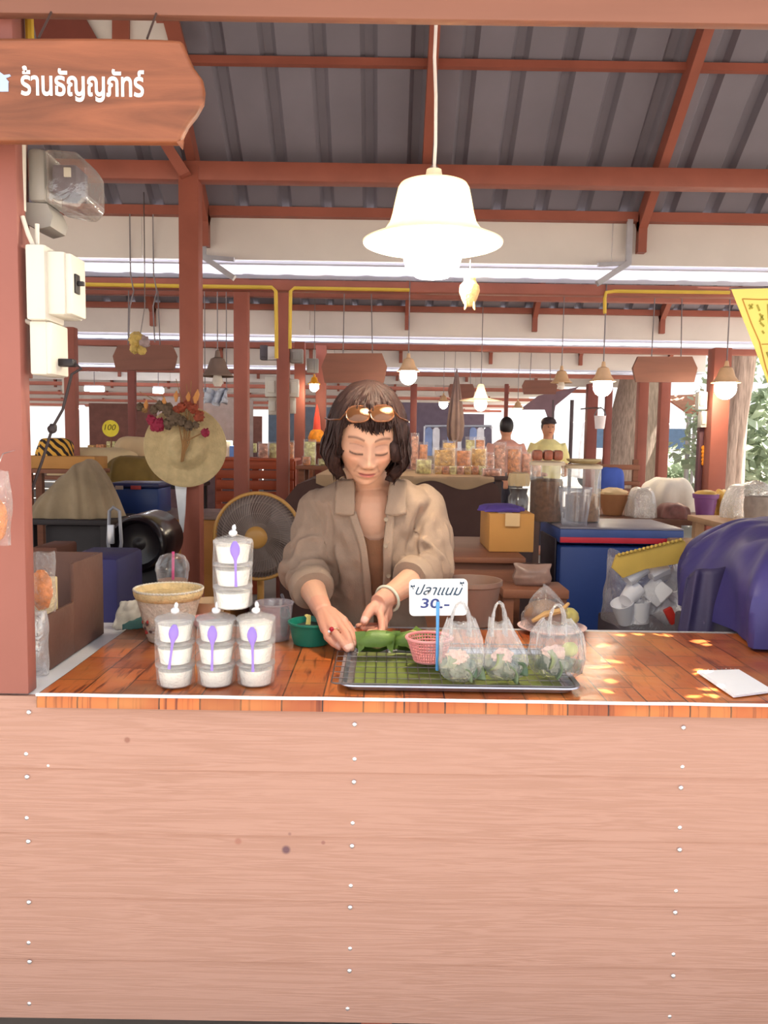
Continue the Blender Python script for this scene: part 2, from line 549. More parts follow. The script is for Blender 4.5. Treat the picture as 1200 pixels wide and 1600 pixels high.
# ------------------------------------------------------------------ counter
def board_mat(name, col, spots=()):
    m = bpy.data.materials.new(name); m.use_nodes = True; nt = m.node_tree; N = nt.nodes.new; L = nt.links.new
    b = nt.nodes['Principled BSDF']
    tc = N('ShaderNodeTexCoord'); mp = N('ShaderNodeMapping'); mp.inputs['Scale'].default_value = (.55, 1, 16)
    L(tc.outputs['Object'], mp.inputs[0])
    wv = N('ShaderNodeTexNoise'); wv.inputs['Scale'].default_value = 5; wv.inputs['Detail'].default_value = 3; wv.inputs['Distortion'].default_value = .6
    L(mp.outputs[0], wv.inputs[0])
    ring = N('ShaderNodeMath'); ring.operation = 'MULTIPLY'; ring.inputs[1].default_value = 34; L(wv.outputs['Fac'], ring.inputs[0])
    sn = N('ShaderNodeMath'); sn.operation = 'SINE'; L(ring.outputs[0], sn.inputs[0])
    mr = N('ShaderNodeMapRange'); mr.inputs[1].default_value = -1; L(sn.outputs[0], mr.inputs[0])
    big = N('ShaderNodeTexNoise'); big.inputs['Scale'].default_value = 2.2; L(tc.outputs['Object'], big.inputs[0])
    mul = N('ShaderNodeMath'); mul.operation = 'MULTIPLY'; L(mr.outputs[0], mul.inputs[0]); L(big.outputs['Fac'], mul.inputs[1])
    mx = N('ShaderNodeMix'); mx.data_type = 'RGBA'; c = lin(col)
    mx.inputs[6].default_value = c; mx.inputs[7].default_value = (c[0] * .80, c[1] * .74, c[2] * .68, 1)
    L(mul.outputs[0], mx.inputs[0])
    last = mx.outputs[2]
    for (p, r, sc) in spots:
        d = N('ShaderNodeVectorMath'); d.operation = 'DISTANCE'; L(tc.outputs['Object'], d.inputs[0]); d.inputs[1].default_value = p
        q = N('ShaderNodeMapRange'); q.inputs[1].default_value = r * .5; q.inputs[2].default_value = r; q.inputs[3].default_value = .75; q.inputs[4].default_value = 0
        L(d.outputs['Value'], q.inputs[0])
        m2 = N('ShaderNodeMix'); m2.data_type = 'RGBA'; L(q.outputs[0], m2.inputs[0]); L(last, m2.inputs[6]); m2.inputs[7].default_value = lin(sc)
        last = m2.outputs[2]
    L(last, b.inputs['Base Color']); b.inputs['Roughness'].default_value = .6
    bp = N('ShaderNodeBump'); bp.inputs['Strength'].default_value = .22; bp.inputs['Distance'].default_value = .004
    L(mul.outputs[0], bp.inputs['Height']); L(bp.outputs[0], b.inputs['Normal'])
    return m

ct = thing('stall_counter', 'terracotta boarded stall counter with rows of nail heads, under the sweets', 'counter', (0, YF, 0))
def Lc(px, py, Y=YF): return P(px, py, Y) - ct.location
BOARD = board_mat('terracotta_board', (182, 140, 124), [(Lc(447, 1328, YF - .008), .010, (70, 40, 70)), (Lc(372, 1315, YF - .008), .008, (160, 105, 90)), (Lc(453, 1302, YF - .008), .005, (120, 80, 80)), (Lc(199, 1156, YF - .008), .007, (140, 90, 75)), (Lc(505, 1317, YF - .008), .005, (140, 90, 85))])
YE = [1100, 1204, 1304, 1404, 1500, 1592]
for i in range(5):
    zt, zb = (TZ - .003 if i == 0 else P(600, YE[i], YF).z), P(600, YE[i + 1], YF).z
    m = MB()
    vs = []
    for x in (-1.35, 1.35):
        vs += [(x, YF - .006, zt + (.012 if i else 0)), (x, YF + .004, zt + (.012 if i else 0)), (x, YF - .001, zb), (x, YF - .011, zb)]
    m.add(vs, [(0, 1, 2, 3), (7, 6, 5, 4), (0, 4, 5, 1), (1, 5, 6, 2), (2, 6, 7, 3), (3, 7, 4, 0)])
    wpart(ct, 'plank', m, BOARD, smooth=0)
NAILS = [(45, 1113), (41, 1178), (42, 1214), (42, 1278), (44, 1315), (45, 1410), (45, 1473), (46, 1503), (46, 1568), (76, 1196),
         (554, 1132), (554, 1186), (553, 1222), (551, 1286), (550, 1322), (548, 1384), (547, 1418), (547, 1482), (546, 1517), (543, 1576),
         (1068, 1137), (1066, 1198), (1064, 1231), (1062, 1293), (1062, 1328), (1056, 1392), (1055, 1426), (1052, 1491), (1052, 1525), (1046, 1588)]
nm = MB().ball((0, 0, 0), (.0048, .003, .0048), 10, 6).mesh('nail')
STEEL = M('bright_steel', (235, 235, 240), .22, metal=.9, var=.05)
nm.materials.append(STEEL)
for px, py in NAILS:
    link('nail', nm, None, ct, P(px, py, YF - .0085) - ct.location)
m = MB(); m.box((0, 1.750, TZ - .016), (2.9, .586, .028), b=.003); wpart(ct, 'countertop', m, M('white_laminate', (225, 224, 228), .4, var=.04))
for x in (-1.1, 0, 1.1):
    m = MB(); m.box((x, 1.98, (TZ - .03) / 2), (.06, .06, TZ - .03)); wpart(ct, 'leg', m, RED)
    m = MB(); m.box((x, 1.5, (TZ - .03) / 2), (.06, .06, TZ - .03)); wpart(ct, 'leg', m, RED)

# left front post with its sign, top beam
m = MB()
a, b_ = P(-120, 600, 1.445), P(33, 600, 1.445)
m.box(((a.x + b_.x) / 2, 1.463, (TZ + 2.4) / 2), (b_.x - a.x, .036, 2.4 - TZ), b=.003)
fp = solo('post', m, M('post_paint', (150, 92, 82), .55, var=.08, scale=4), 'broad terracotta front post at the left end of the counter', 'post', (a.x, 1.463, TZ), kind='structure')
bz0, bz1 = P(600, 27, 1.42).z, P(600, -90, 1.42).z
m = MB(); m.box((0, 1.435, (bz0 + bz1) / 2), (3.4, .022, bz1 - bz0), b=.004)
solo('beam', m, M('beam_paint', (138, 92, 76), .55, var=.1, scale=5, stretch=(.3, 1, 4)), 'orange brown front beam across the top of the stall', 'beam', (0, 1.435, bz0), kind='structure')
# ------------------------------------------------------------------ things on and over the counter
def cloth_mat():
    m = bpy.data.materials.new('plank_print_plastic'); m.use_nodes = True; nt = m.node_tree; N = nt.nodes.new; L = nt.links.new
    b = nt.nodes['Principled BSDF']
    tc = N('ShaderNodeTexCoord'); mp = N('ShaderNodeMapping'); mp.inputs['Rotation'].default_value = (0, 0, rad(90))
    L(tc.outputs['Object'], mp.inputs[0])
    br = N('ShaderNodeTexBrick'); br.inputs['Scale'].default_value = 1
    br.inputs['Brick Width'].default_value = .16; br.inputs['Row Height'].default_value = .075; br.inputs['Mortar Size'].default_value = .0016
    br.inputs['Color1'].default_value = lin((196, 106, 50)); br.inputs['Color2'].default_value = lin((146, 70, 38)); br.inputs['Mortar'].default_value = lin((62, 30, 22)); br.inputs['Bias'].default_value = -.1
    L(mp.outputs[0], br.inputs[0])
    m2 = N('ShaderNodeMapping'); m2.inputs['Scale'].default_value = (60, 7, 1); L(tc.outputs['Object'], m2.inputs[0])
    nz = N('ShaderNodeTexNoise'); nz.inputs['Scale'].default_value = 1.4; nz.inputs['Detail'].default_value = 5; nz.inputs['Distortion'].default_value = .8; L(m2.outputs[0], nz.inputs[0])
    rp = N('ShaderNodeMapRange'); rp.inputs[1].default_value = .54; rp.inputs[2].default_value = .68; L(nz.outputs['Fac'], rp.inputs[0])
    mx = N('ShaderNodeMix'); mx.data_type = 'RGBA'; L(rp.outputs[0], mx.inputs[0]); L(br.outputs[0], mx.inputs[6]); mx.inputs[7].default_value = lin((112, 44, 20))
    n3 = N('ShaderNodeTexNoise'); n3.inputs['Scale'].default_value = 9; L(tc.outputs['Object'], n3.inputs[0])
    r3 = N('ShaderNodeMapRange'); r3.inputs[1].default_value = .45; r3.inputs[2].default_value = .8; r3.inputs[4].default_value = .7; L(n3.outputs['Fac'], r3.inputs[0])
    mx2 = N('ShaderNodeMix'); mx2.data_type = 'RGBA'; L(r3.outputs[0], mx2.inputs[0]); L(mx.outputs[2], mx2.inputs[6]); mx2.inputs[7].default_value = lin((204, 136, 72))
    L(mx2.outputs[2], b.inputs['Base Color']); b.inputs['Roughness'].default_value = .28
    n4 = N('ShaderNodeTexNoise'); n4.inputs['Scale'].default_value = 14; L(tc.outputs['Object'], n4.inputs[0])
    bp = N('ShaderNodeBump'); bp.inputs['Strength'].default_value = .25; bp.inputs['Distance'].default_value = .01; L(n4.outputs['Fac'], bp.inputs['Height']); L(bp.outputs[0], b.inputs['Normal'])
    return m
CLOTH = cloth_mat()
xl = PZ(62, 1085, TZ).x
yb = PZ(600, 984, TZ).y
m = MB()
def cl(u, v):
    x = xl + (1.35 - xl) * u
    L1 = .022; y0 = 1.432
    s = v * (yb - y0 + L1)
    if s < L1: return (x, y0 - .001, TZ + .002 - (L1 - s))
    return (x, y0 + s - L1, TZ + .002 + .0016 * N3((x * 9, s * 9, 0)) + .0016)
m.grid(cl, 90, 50)
tcl = solo('tablecloth', m, CLOTH, 'glossy plastic tablecloth printed like orange planks, lying on the counter', 'tablecloth', (xl, YF, TZ), smooth=60)
m = MB(); m.tube([(xl + (1.35 - xl) * i / 30, 1.431, TZ + .0045 + .0012 * N3((i * .7, 0, 3))) for i in range(31)], .0032, 8)
wpart(tcl, 'edging', m, M('white_vinyl', (246, 236, 238), .35, var=.03), 'shiny white vinyl edging')

CREAMY = M('coconut_cream', (250, 246, 236), .5, var=.03, scale=20)
CUP = film('cup_plastic', .10, .55, bump=.05)
FILM = film('clear_bag', .10, .62, bump=.9, bscale=60, mix_diff=.55)
WRAP = film('clear_wrap', .05, .42, bump=.8, bscale=70)
PURPLE = M('purple_plastic', (150, 122, 214), .3, var=.06, spec=.6)

def spoon_mb(L=.086, w=.0095):
    m = MB()
    pts, rs = [], []
    for i in range(15):
        t = i / 14
        z = L * t
        r = .0030 - .0008 * math.sin(t * 5) if t < .62 else .0030 + (w - .0030) * math.sin((t - .62) / .38 * math.pi) ** .8
        pts.append((0, -.001 - (.002 * math.sin((t - .6) * 6) if t > .6 else 0), z)); rs.append(max(r, .0022))
    m.tube(pts, rs, 10, flat=.32, up=(0, 1, 0))
    return m

def dessert_stack(loc, label, lean=0.0, spoon=(0.0, 0.0, .012), seed=0):
    t = thing('dessert_stack', label, 'dessert', loc, rad(seed * 7), 'bagged stacks of three cream dessert cups')
    rt, rb, h = .0345, .029, .0435
    for i in range(3):
        z = .001 + i * h
        c = MB().lathe([(0, z), (rb, z), (rt, z + h - .006), (rt + .002, z + h - .005), (rt + .002, z + h - .001)], n=28)
        cup = part(t, 'cup', c, CUP)
        f = MB().lathe([(0, z + .0012), (rb - .0012, z + .0012), (rt - .0022, z + h - .011 - (.002 if i < 2 else 0)), (0, z + h - .0105)], n=28)
        part(cup, 'filling', f, CREAMY, 'white coconut cream filling')
        l = MB().lathe([(0, z + h - .0045), (rt, z + h - .0045), (rt + .003, z + h - .0045), (rt + .003, z + h - .001), (rt - .002, z + h - .0005), (0, z + h - .0006)], n=28)
        part(cup, 'lid', l, CUP)
    H = 3 * h
    def dp(a, z): return .0016 * math.sin(a * 7 + z * 90 + seed) + .0012 * math.sin(a * 15 - z * 60)
    b = MB().lathe([(.028, .0005), (.0345, .006), (.0365, .04), (.0365, .09), (.0372, H - .004), (.033, H + .003), (.018, H + .007), (.005, H + .011)], n=40, disp=dp)
    bag = part(t, 'wrap', b, WRAP)
    k = MB()
    k.ball((0, 0, H + .0135), (.0085, .0085, .0065), 12, 8, lambda d: .12 * N3(d, 3, seed))
    k.ball((.002, 0, H + .023), (.004, .004, .007), 10, 6, lambda d: .3 * N3(d, 3, seed + 4))
    part(bag, 'knot', k, M('knotted_plastic', (238, 236, 240), .25, var=.05))
    s = spoon_mb()
    R = Matrix.Rotation(spoon[1], 3, 'Y')
    s.v = [tuple(Matrix.Rotation(-rad(seed * 7), 3, 'Z') @ (R @ Vector(v) + Vector((spoon[0], -.0385, H - .089 - spoon[2])))) for v in s.v]
    part(t, 'spoon', s, PURPLE, 'purple plastic spoon')
    return t
SA = PZ(267, 1083, TZ); SB = PZ(332, 1082, TZ); SCc = PZ(395, 1081, TZ)
for q in (SA, SB, SCc): q.z = TZ + .0055; q.y += .035
dessert_stack(SA, 'bagged stack of three dessert cups, leftmost in the bottom row', spoon=(-.002, .14, .0), seed=0)
dessert_stack(SB, 'bagged stack of three dessert cups, middle of the bottom row', spoon=(.000, .02, .004), seed=1)
dessert_stack(SCc, 'bagged stack of three dessert cups, right end of bottom row', spoon=(.001, -.02, .007), seed=2)
q = P(363, 985, SB.y); q.z = SB.z + .1485; q.y = SB.y + .008
dessert_stack(q, 'bagged stack of three dessert cups, perched on top of the others', spoon=(.013, -.02, -.006), seed=3)

# ---- tray with wire rack, leaf parcels, basket
TR = [PZ(536, 1076, TZ + .018), PZ(903, 1076, TZ + .018), PZ(872, 1018, TZ + .018), PZ(545, 1018, TZ + .018)]
tx0, tx1, ty0, ty1 = PZ(540, 1080, TZ).x - .005, PZ(895, 1080, TZ).x, PZ(700, 1088, TZ).y + .004, PZ(700, 1012, TZ + .02).y
STAIN = M('stainless_steel', (196, 196, 206), .28, metal=.85, var=.08, scale=30)
def rrect(x0, x1, y0, y1, r, n=5):
    out = []
    for cx, cy, a0 in ((x1 - r, y1 - r, 0), (x0 + r, y1 - r, 90), (x0 + r, y0 + r, 180), (x1 - r, y0 + r, 270)):
        for i in range(n + 1):
            a = rad(a0 + 90 * i / n); out.append((cx + r * math.cos(a), cy + r * math.sin(a)))
    return out
def rings(m, rs, cap0=True, cap1=False):
    n = len(rs[0]); o = len(m.v)
    for r in rs: m.v += [tuple(p) for p in r]
    for j in range(len(rs) - 1):
        for i in range(n):
            i2 = (i + 1) % n
            m.f.append((o + j * n + i, o + j * n + i2, o + (j + 1) * n + i2, o + (j + 1) * n + i))
    if cap0: m.f.append(tuple(o + i for i in range(n)))
    if cap1: m.f.append(tuple(o + (len(rs) - 1) * n + i for i in range(n)))
m = MB(); z0 = TZ + .0055
def rr(dx, z, r): return [(x, y, z) for x, y in rrect(tx0 - dx, tx1 + dx, ty0 - dx, ty1 + dx, r)]
rings(m, [rr(-.010, z0, .02), rr(-.006, z0 + .001, .022), rr(0, z0 + .0135, .026), rr(.008, z0 + .0145, .030), rr(.009, z0 + .0115, .031), rr(.0075, z0 + .011, .03)])
tray = solo('serving_tray', m, STAIN, 'shallow stainless tray lined with banana leaf, in front of the woman', 'tray', ((tx0 + tx1) / 2, (ty0 + ty1) / 2, z0), smooth=50)
LEAF = M('banana_leaf', (104, 128, 50), .5, var=.25, scale=7, stretch=(1, 8, 1), bump=.2, bscale=40)
LEAFD = M('banana_leaf_dark', (98, 126, 54), .5, var=.25, scale=14, bump=.2, bscale=60)
m = MB()
m.grid(lambda u, v: (tx0 + .02 + (tx1 - tx0 - .04) * u, ty0 + .01 + (ty1 - ty0 - .02) * v, z0 + .004 + .002 * N3((u * 9, v * 5, 0))), 40, 16)
solo('banana_leaf', m, M('leaf_liner', (112, 124, 52), .5, var=.25, scale=6, stretch=(1, 6, 1)), 'yellow green banana leaf sheet under the wire rack on the tray', 'leaf', ((tx0 + tx1) / 2, (ty0 + ty1) / 2, z0 + .006))
rk = thing('wire_rack', 'thin wire cooling rack laid over the stainless tray', 'rack', ((tx0 + tx1) / 2 - .012, (ty0 + ty1) / 2, z0 + .0162))
WIRE = M('wire', (120, 112, 112), .35, metal=.8)
rx0, rx1, ry0, ry1 = tx0 - .022, tx1 - .004, ty0 - .004, ty1 + .03
zz = z0 + .0162
m = MB(); m.tube([(x, y, zz) for x, y in rrect(rx0, rx1, ry0, ry1, .012)], .0016, 6, closed=True); wpart(rk, 'rim', m, WIRE)
n = 22
for i in range(1, n):
    x = rx0 + (rx1 - rx0) * i / n
    m = MB(); m.tube([(x, ry0, zz + .001), (x, ry1, zz + .001)], .0009, 5); wpart(rk, 'wire', m, WIRE)
for i in range(1, 8):
    y = ry0 + (ry1 - ry0) * i / 8
    m = MB(); m.tube([(rx0, y, zz - .0008), (rx1, y, zz - .0008)], .0009, 5); wpart(rk, 'wire', m, WIRE)

def parcel(name, px, py, w, h, d, label, seed, tilt):
    """folded banana leaf wrapped round a filling"""
    c = PZ(px, py + 13, zz); c.y += d / 2 - .004; c.z = zz + .002
    t = thing(name, label, 'leaf parcel', c, tilt, 'banana leaf parcels on the rack')
    m = MB()
    def f(u, v):
        a = (u - .5) * 2; b_ = v * math.pi * 1.75 - .35
        prof = (1 - .35 * abs(a) ** 3)
        x = a * w / 2 + .006 * math.sin(b_)
        y = math.cos(b_) * d / 2 * prof
        z = h / 2 + math.sin(b_) * h / 2 * prof
        return (x, -y, max(.0008, z + .002 * N3((u * 4, v * 4, seed))))
    m.grid(f, 14, 20)
    part(t, 'wrapper', m, LEAFD, smooth=60)
    for s in (-1, 1):
        m = MB(); m.add([(s * w * .5, -d * .45, .002), (s * w * .5, d * .35, .002), (s * w * .62, 0, h * .95), (s * w * .30, -d * .2, h * 1.02), (s * w * .34, -d * .5, h * .3)], [(0, 1, 2), (0, 2, 3), (0, 3, 4)])
        part(t, 'folded_end', m, LEAFD, smooth=0)
    m = MB(); m.ball((.004, d * .1, h * .55), (w * .36, d * .3, h * .45), 12, 8, lambda q: .15 * N3(q, 4, seed))
    part(t, 'filling', m, M('rice_filling', (214, 190, 130), .7, var=.2, scale=60), 'pale crumbly filling')
    for k in range(3):
        m = MB(); m.ball((w * (.42 + .06 * k) * (1 if seed < 2 else -1), -d * .4 + .006 * k, .004), (.003, .002, .002), 6, 5); part(t, 'grain', m, M('white_grain', (245, 235, 220), .5))
    return t
parcel('leaf_parcel', 586, 1010, .072, .046, .046, 'folded banana leaf parcel between the woman\'s two hands', 1, .05)
parcel('leaf_parcel', 640, 1009, .062, .044, .046, 'open banana leaf parcel between the first one and the pink basket', 2, -.25)
m = MB()
for pts in ([(652, 1000), (690, 985), (660, 985)], [(630, 996), (668, 990), (650, 978)], [(640, 1000), (700, 998), (668, 988)]):
    w = [P(x, y, 1.84) for x, y in pts]; w[0].y -= .04
    for a in w: a.z = max(a.z, zz + .004)
    m.add(w + [a + Vector((0, 0, -.001)) for a in w], [(0, 1, 2), (3, 5, 4), (0, 3, 4, 1), (1, 4, 5, 2), (2, 5, 3, 0)])
solo('leaf_scrap', m, LEAF, 'loose torn banana leaf pieces behind the pink basket', 'leaf', P(665, 995, 1.83), smooth=0)

# pink perforated basket
c = PZ(671, 1040, zz + .001); c.y += .028; c.z = zz + .0035
t = thing('plastic_basket', 'small pink perforated plastic basket on the wire rack', 'basket', c)
PINK = M('pink_plastic', (226, 150, 150), .4, var=.06)
m = MB(); n = 44; rows = 7
rb_, rt_, hb = .031, .046, .045
def wallv(k, j): a = 2 * math.pi * k / n; r = rb_ + (rt_ - rb_) * (j / rows); return Vector((r * math.cos(a), r * math.sin(a), .003 + hb * j / rows))
for k in range(n):
    m.tube([wallv(k, 0), wallv(k, rows)], .0013, 4, caps=False)
for j in range(rows + 1):
    m.tube([wallv(k, j) for k in range(n)], .0015 if j else .002, 4, closed=True)
part(t, 'mesh_wall', m, PINK)
m = MB().tube([(rt_ * 1.02 * math.cos(2 * math.pi * k / 40), rt_ * 1.02 * math.sin(2 * math.pi * k / 40), hb + .004) for k in range(40)], .0034, 8, closed=True); part(t, 'rim', m, PINK)
m = MB().lathe([(0, .0), (rb_, .0), (rb_, .003), (0, .0032)], n=30); part(t, 'base', m, PINK)

# price sign on a blue stick
YS = 1.56
q0 = P(683, 1046, YS); q0.z = zz + .002
t = thing('price_sign', 'white rounded price card on a blue stick among the bags', 'sign', q0)
c, w, h = rect(639, 905, 730, 962, YS + .012)
m = MB(); tilt = Matrix.Rotation(rad(-1.5), 3, 'Y')
pl = [(x, z) for x, z in rrect(-w / 2, w / 2, -h / 2, h / 2, .009)]
m.prism(pl, .003, c + Vector((0, 0, h / 2)), tilt)
wpart(t, 'card', m, M('white_card', (250, 248, 250), .4, var=.02))
m = MB(); top = P(684, 950, YS); m.cyl(q0, top, .0034, n=10); m.cyl(top, top + Vector((0, 0, .012)), .0042, .0036, n=10)
wpart(t, 'stick', m, M('blue_plastic', (96, 168, 232), .35, var=.05))
INK = M('blue_ink', (52, 66, 130), .5, var=.15); INKG = M('teal_ink', (40, 70, 96), .5, var=.2)
cc = c + Vector((0, -.0006, h / 2))
def letter(body, px, py, hgt, mat, name, shear=.25, sx=1.0, bold=0.0, wpx=None, parent=t, Y=YS + .011, label=None):
    me = text_mesh(body, 1, .01, shear, bold)
    n_ = len(me.vertices); co = np.empty(n_ * 3); me.vertices.foreach_get('co', co); co = co.reshape(-1, 3)
    co -= co.min(0); ex = co.max(0)
    k = hgt * Y / F / ex[1]; kx = (wpx * Y / F / ex[0]) if wpx else k * sx
    p = P(px, py, Y)
    out = np.stack([co[:, 0] * kx, -(co[:, 2] - .0) * .02, co[:, 1] * k], 1) + np.array(p - parent.location)
    me.vertices.foreach_set('co', out.ravel()); me.update()
    o = link(name, me, mat, parent)
    if label: o['label'] = label
    return o
letter('ปลาแนม', 649, 929.5, 17, INKG, 'lettering', .42, bold=.008, wpx=75, label='handwritten Thai dish name in dark teal ink')
letter('30.-', 657, 950, 15.5, INK, 'lettering', .1, bold=.014, wpx=46, label='handwritten price 30.- in blue ink')
for px, py in ((645, 916), (722, 911)):
    p = P(px, py, YS + .0108) - t.location; m = MB(); s = .0042
    m.prism([(-s, s * .7), (0, .1 * s), (s, s * .8), (s, -s * .6), (0, -.1 * s), (-s, -s * .8)], .0006, p); m.prism([(-s * .1, .3 * s), (s * .5, -s * 1.6), (s * .1, -s * 1.5), (-s * .4, -.2 * s)], .0006, p)
    part(t, 'bow_mark', m, INKG, smooth=0)

# ---- three clear carrier bags
HANDLE = film('gathered_bag', .30, .75, bump=.9, bscale=90)
BAGF = film('carrier_film', .20, .85, bump=1.0, bscale=42, mix_diff=.5, stretch=(1, 1, .3))
BLEAF = [translucent(f'bagged_leaf_{k}', c, .2) for k, c in enumerate(((116, 134, 100), (82, 106, 80), (150, 160, 116)))]
def carrier(px0, px1, pt, pb, Y, label, seed, lean, prof, hw, hx=0.0):
    base = PZ((px0 + px1) / 2, pb - 3, zz + .003); base.y += .024; Y = base.y
    W = (px1 - px0) * Y / F / 2; Ht = (pb - pt) * Y / F
    t = thing('carrier_bag', label, 'bag', base, 0, 'clear bags of leaf wrapped snacks')
    random.seed(seed)
    hb = Ht * .80
    def f(u, v):
        a = 2 * math.pi * u
        for (v0, r0), (v1, r1) in zip(prof, prof[1:]):
            if v0 <= v <= v1: r = r0 + (r1 - r0) * (v - v0) / (v1 - v0); break
        cr = (.03 + .09 * v) * math.sin(a * 5 + v * 2.5 + seed) + (.02 + .06 * v) * math.sin(a * 12 - v * 5 + seed * 2) + .09 * N3((math.cos(a) * 1.6, math.sin(a) * 1.6, v * 3), 1, seed)
        r *= 1 + cr
        z = v * hb
        if v > .9: z -= .012 * abs(math.sin(a)) ** 2 * (v - .9) * 10
        return (W * r * math.cos(a) + hx * v ** 1.5, W * (.66 - .25 * v) * r * math.sin(a), z + .004 * N3((a, v, 0), 3, seed))
    m = MB(); m.grid(f, 84, 30, cu=True)
    part(t, 'film', m, BAGF, smooth=25)
    for yy in (-.008, .010):
        m = MB(); pts, rs = [], []
        for i in range(19):
            s_ = i / 18; a = math.pi * s_
            x = hx - math.cos(a) * W * hw * (1 if yy < 0 else .9); z = hb * .70 + math.sin(a) ** .7 * (Ht - hb * .70) * (1 if yy < 0 else .93)
            pts.append((x, yy * (1 - .5 * math.sin(a)), z)); rs.append(.0066 - .0030 * math.sin(a) ** 2 + .0012 * math.sin(i * 2.1 + seed))
        m.tube(pts, rs, 9, flat=.45, caps=False)
        part(t, 'handle', m, HANDLE, 'bunched milky handle loop')
    for k in range(8):                                             # folded leaves inside
        a = 2 * math.pi * k / 8 + random.uniform(-.3, .3); rr_ = random.uniform(.35, .62) * W
        L_, w_l = random.uniform(.038, .052), random.uniform(.026, .036)
        Rr = Matrix.Rotation(a + random.uniform(-.5, .5), 3, 'Z') @ Matrix.Rotation(random.uniform(-.5, .5), 3, 'X')
        c_ = Vector((rr_ * math.cos(a), rr_ * math.sin(a) * .5, .016 + .010 * (k % 3)))
        m = MB(); m.grid(lambda u, v: c_ + Rr @ Vector(((u - .5) * L_ * (1 - .3 * v), .008 * math.sin(v * 3.1) + .004 * math.sin(u * 5 + k), (v - .5) * w_l)), 7, 6)
        o_ = part(t, 'leaf', m, BLEAF[k % 3], smooth=50); sm = o_.modifiers.new('Solidify', 'SOLIDIFY'); sm.thickness = .0025
    m = MB(); m.ball((0, 0, .020), (W * .62, W * .34, .017), 16, 9, lambda d: .22 * N3(d, 3.5, seed)); part(t, 'leaf_parcel', m, M('wrapped_leaf', (84, 106, 72), .45, var=.3, scale=30), smooth=25)
    m = MB(); m.ball((-.15 * W, -.05 * W, .044), (W * .48, W * .34, .013), 16, 9, lambda d: .55 * N3(d, 6, seed)); part(t, 'snack', m, M('pink_white_snack', (226, 186, 172), .6, var=.2, scale=60), 'pale pinkish snack', smooth=25)
    if seed == 5:
        m = MB(); m.ball((.42 * W, 0, .050), (W * .32, W * .26, .015), 12, 8, lambda d: .2 * N3(d, 4, seed + 3)); part(t, 'fruit_slice', m, M('green_yellow_fruit', (176, 176, 92), .5, var=.2, scale=20), 'yellow green piece of fruit')
    return t
TAPER = [(.0, .55), (.06, .80), (.25, 1.0), (.42, .94), (.62, .72), (.8, .52), (1, .40)]
carrier(684, 758, 944, 1070, 1.545, 'clear carrier bag right beside the price card', 1, 0, [(.0, .55), (.06, .82), (.25, 1.0), (.45, .95), (.65, .85), (.85, .68), (1, .56)], .42, -.002)
carrier(757, 829, 944, 1069, 1.545, 'clear carrier bag in the middle of the three, with pinkish snack', 2, 0, TAPER, .30, -.016)
carrier(832, 918, 948, 1062, 1.555, 'clear carrier bag at the right end of the tray, widest of three', 5, 0, [(.0, .75), (.06, .93), (.25, 1.0), (.5, .98), (.75, .88), (.9, .68), (1, .50)], .30, -.004)

# ---- bowls and baskets behind the stacks
def plain_lathe(name, prof, px, py, z, mat, label, cat, dy=0.0, n=40, **kw):
    c = PZ(px, py, z); c.y += dy; c.z = z
    t = solo(name, MB().lathe(prof, c, n, **kw), mat, label, cat, c)
    return t
zc = TZ + .006
WEAVE = M('painted_weave', (214, 204, 188), .7, var=.14, scale=60, bump=.5, bscale=160)
c = PZ(256, 1006, zc); c.y += .045; c.z = zc
t = thing('woven_basket', 'cream woven basket with red flower decoration, behind the dessert stacks', 'basket', c)
R1 = .073
def wv(a, z): return .0009 * math.sin(a * 46) * (1 if int(z * 160) % 2 else -1)
m = MB().lathe([(0, 0), (.046, 0), (.052, .02), (.063, .065), (.071, .095), (.0735, .098), (.069, .098), (.060, .065), (.05, .01), (0, .008)], n=120, disp=wv); part(t, 'body', m, WEAVE, smooth=60)
m = MB().lathe([(.066, .096), (.074, .099), (.078, .107), (.080, .118), (.078, .121), (.072, .119), (.068, .108), (0, .104)], n=120, disp=wv); lid = part(t, 'lid', m, M('straw_rim', (218, 190, 140), .7, var=.14, scale=60, bump=.5, bscale=160), 'straw coloured turned up lid', smooth=60)
m = MB().tube([(.0785 * math.cos(a), .0785 * math.sin(a), .1205 + .0008 * math.sin(a * 60)) for a in [2 * math.pi * k / 180 for k in range(180)]], .0028, 6, closed=True); part(lid, 'bound_edge', m, WEAVE)
random.seed(4)
for k in range(16):
    a = rad(random.uniform(205, 290)); z = random.uniform(.02, .062); r = .050 + (.063 - .05) * z / .065 + .0018
    m = MB(); m.ball((r * math.cos(a), r * math.sin(a), z), (random.uniform(.003, .0065), .0012, random.uniform(.003, .006)), 8, 5, None, Matrix.Rotation(a + math.pi / 2, 3, 'Z'))
    part(t, 'flower_motif', m, M(('motif_red', 'motif_grey', 'motif_dark')[k % 3], ((176, 62, 58), (176, 160, 150), (96, 74, 70))[k % 3], .6))
# iced drink behind the basket
c = P(270, 950, 2.0); c.z = zc
t = thing('plastic_cup', 'clear domed drink cup with a magenta straw, behind the woven basket', 'cup', c)
hz = P(270, 888, 2.0).z - zc
m = MB().lathe([(0, 0), (.028, 0), (.040, hz - .008), (.042, hz - .006), (.042, hz)], n=28); part(t, 'body', m, CUP)
m = MB().lathe([(.042, hz), (.041, hz + .012), (.03, hz + .032), (.012, hz + .038)], n=28); part(t, 'dome_lid', m, CUP)
m = MB().lathe([(0, .004), (.027, .004), (.036, hz * .8), (0, hz * .8)], n=24); part(t, 'drink', m, M('milky_tea', (150, 116, 96), .5))
m = MB().cyl((0, 0, hz * .4), (.002, 0, P(271, 862, 2.0).z - zc), .0036, n=8); part(t, 'straw', m, M('magenta_straw', (206, 70, 130), .4), 'magenta drinking straw')
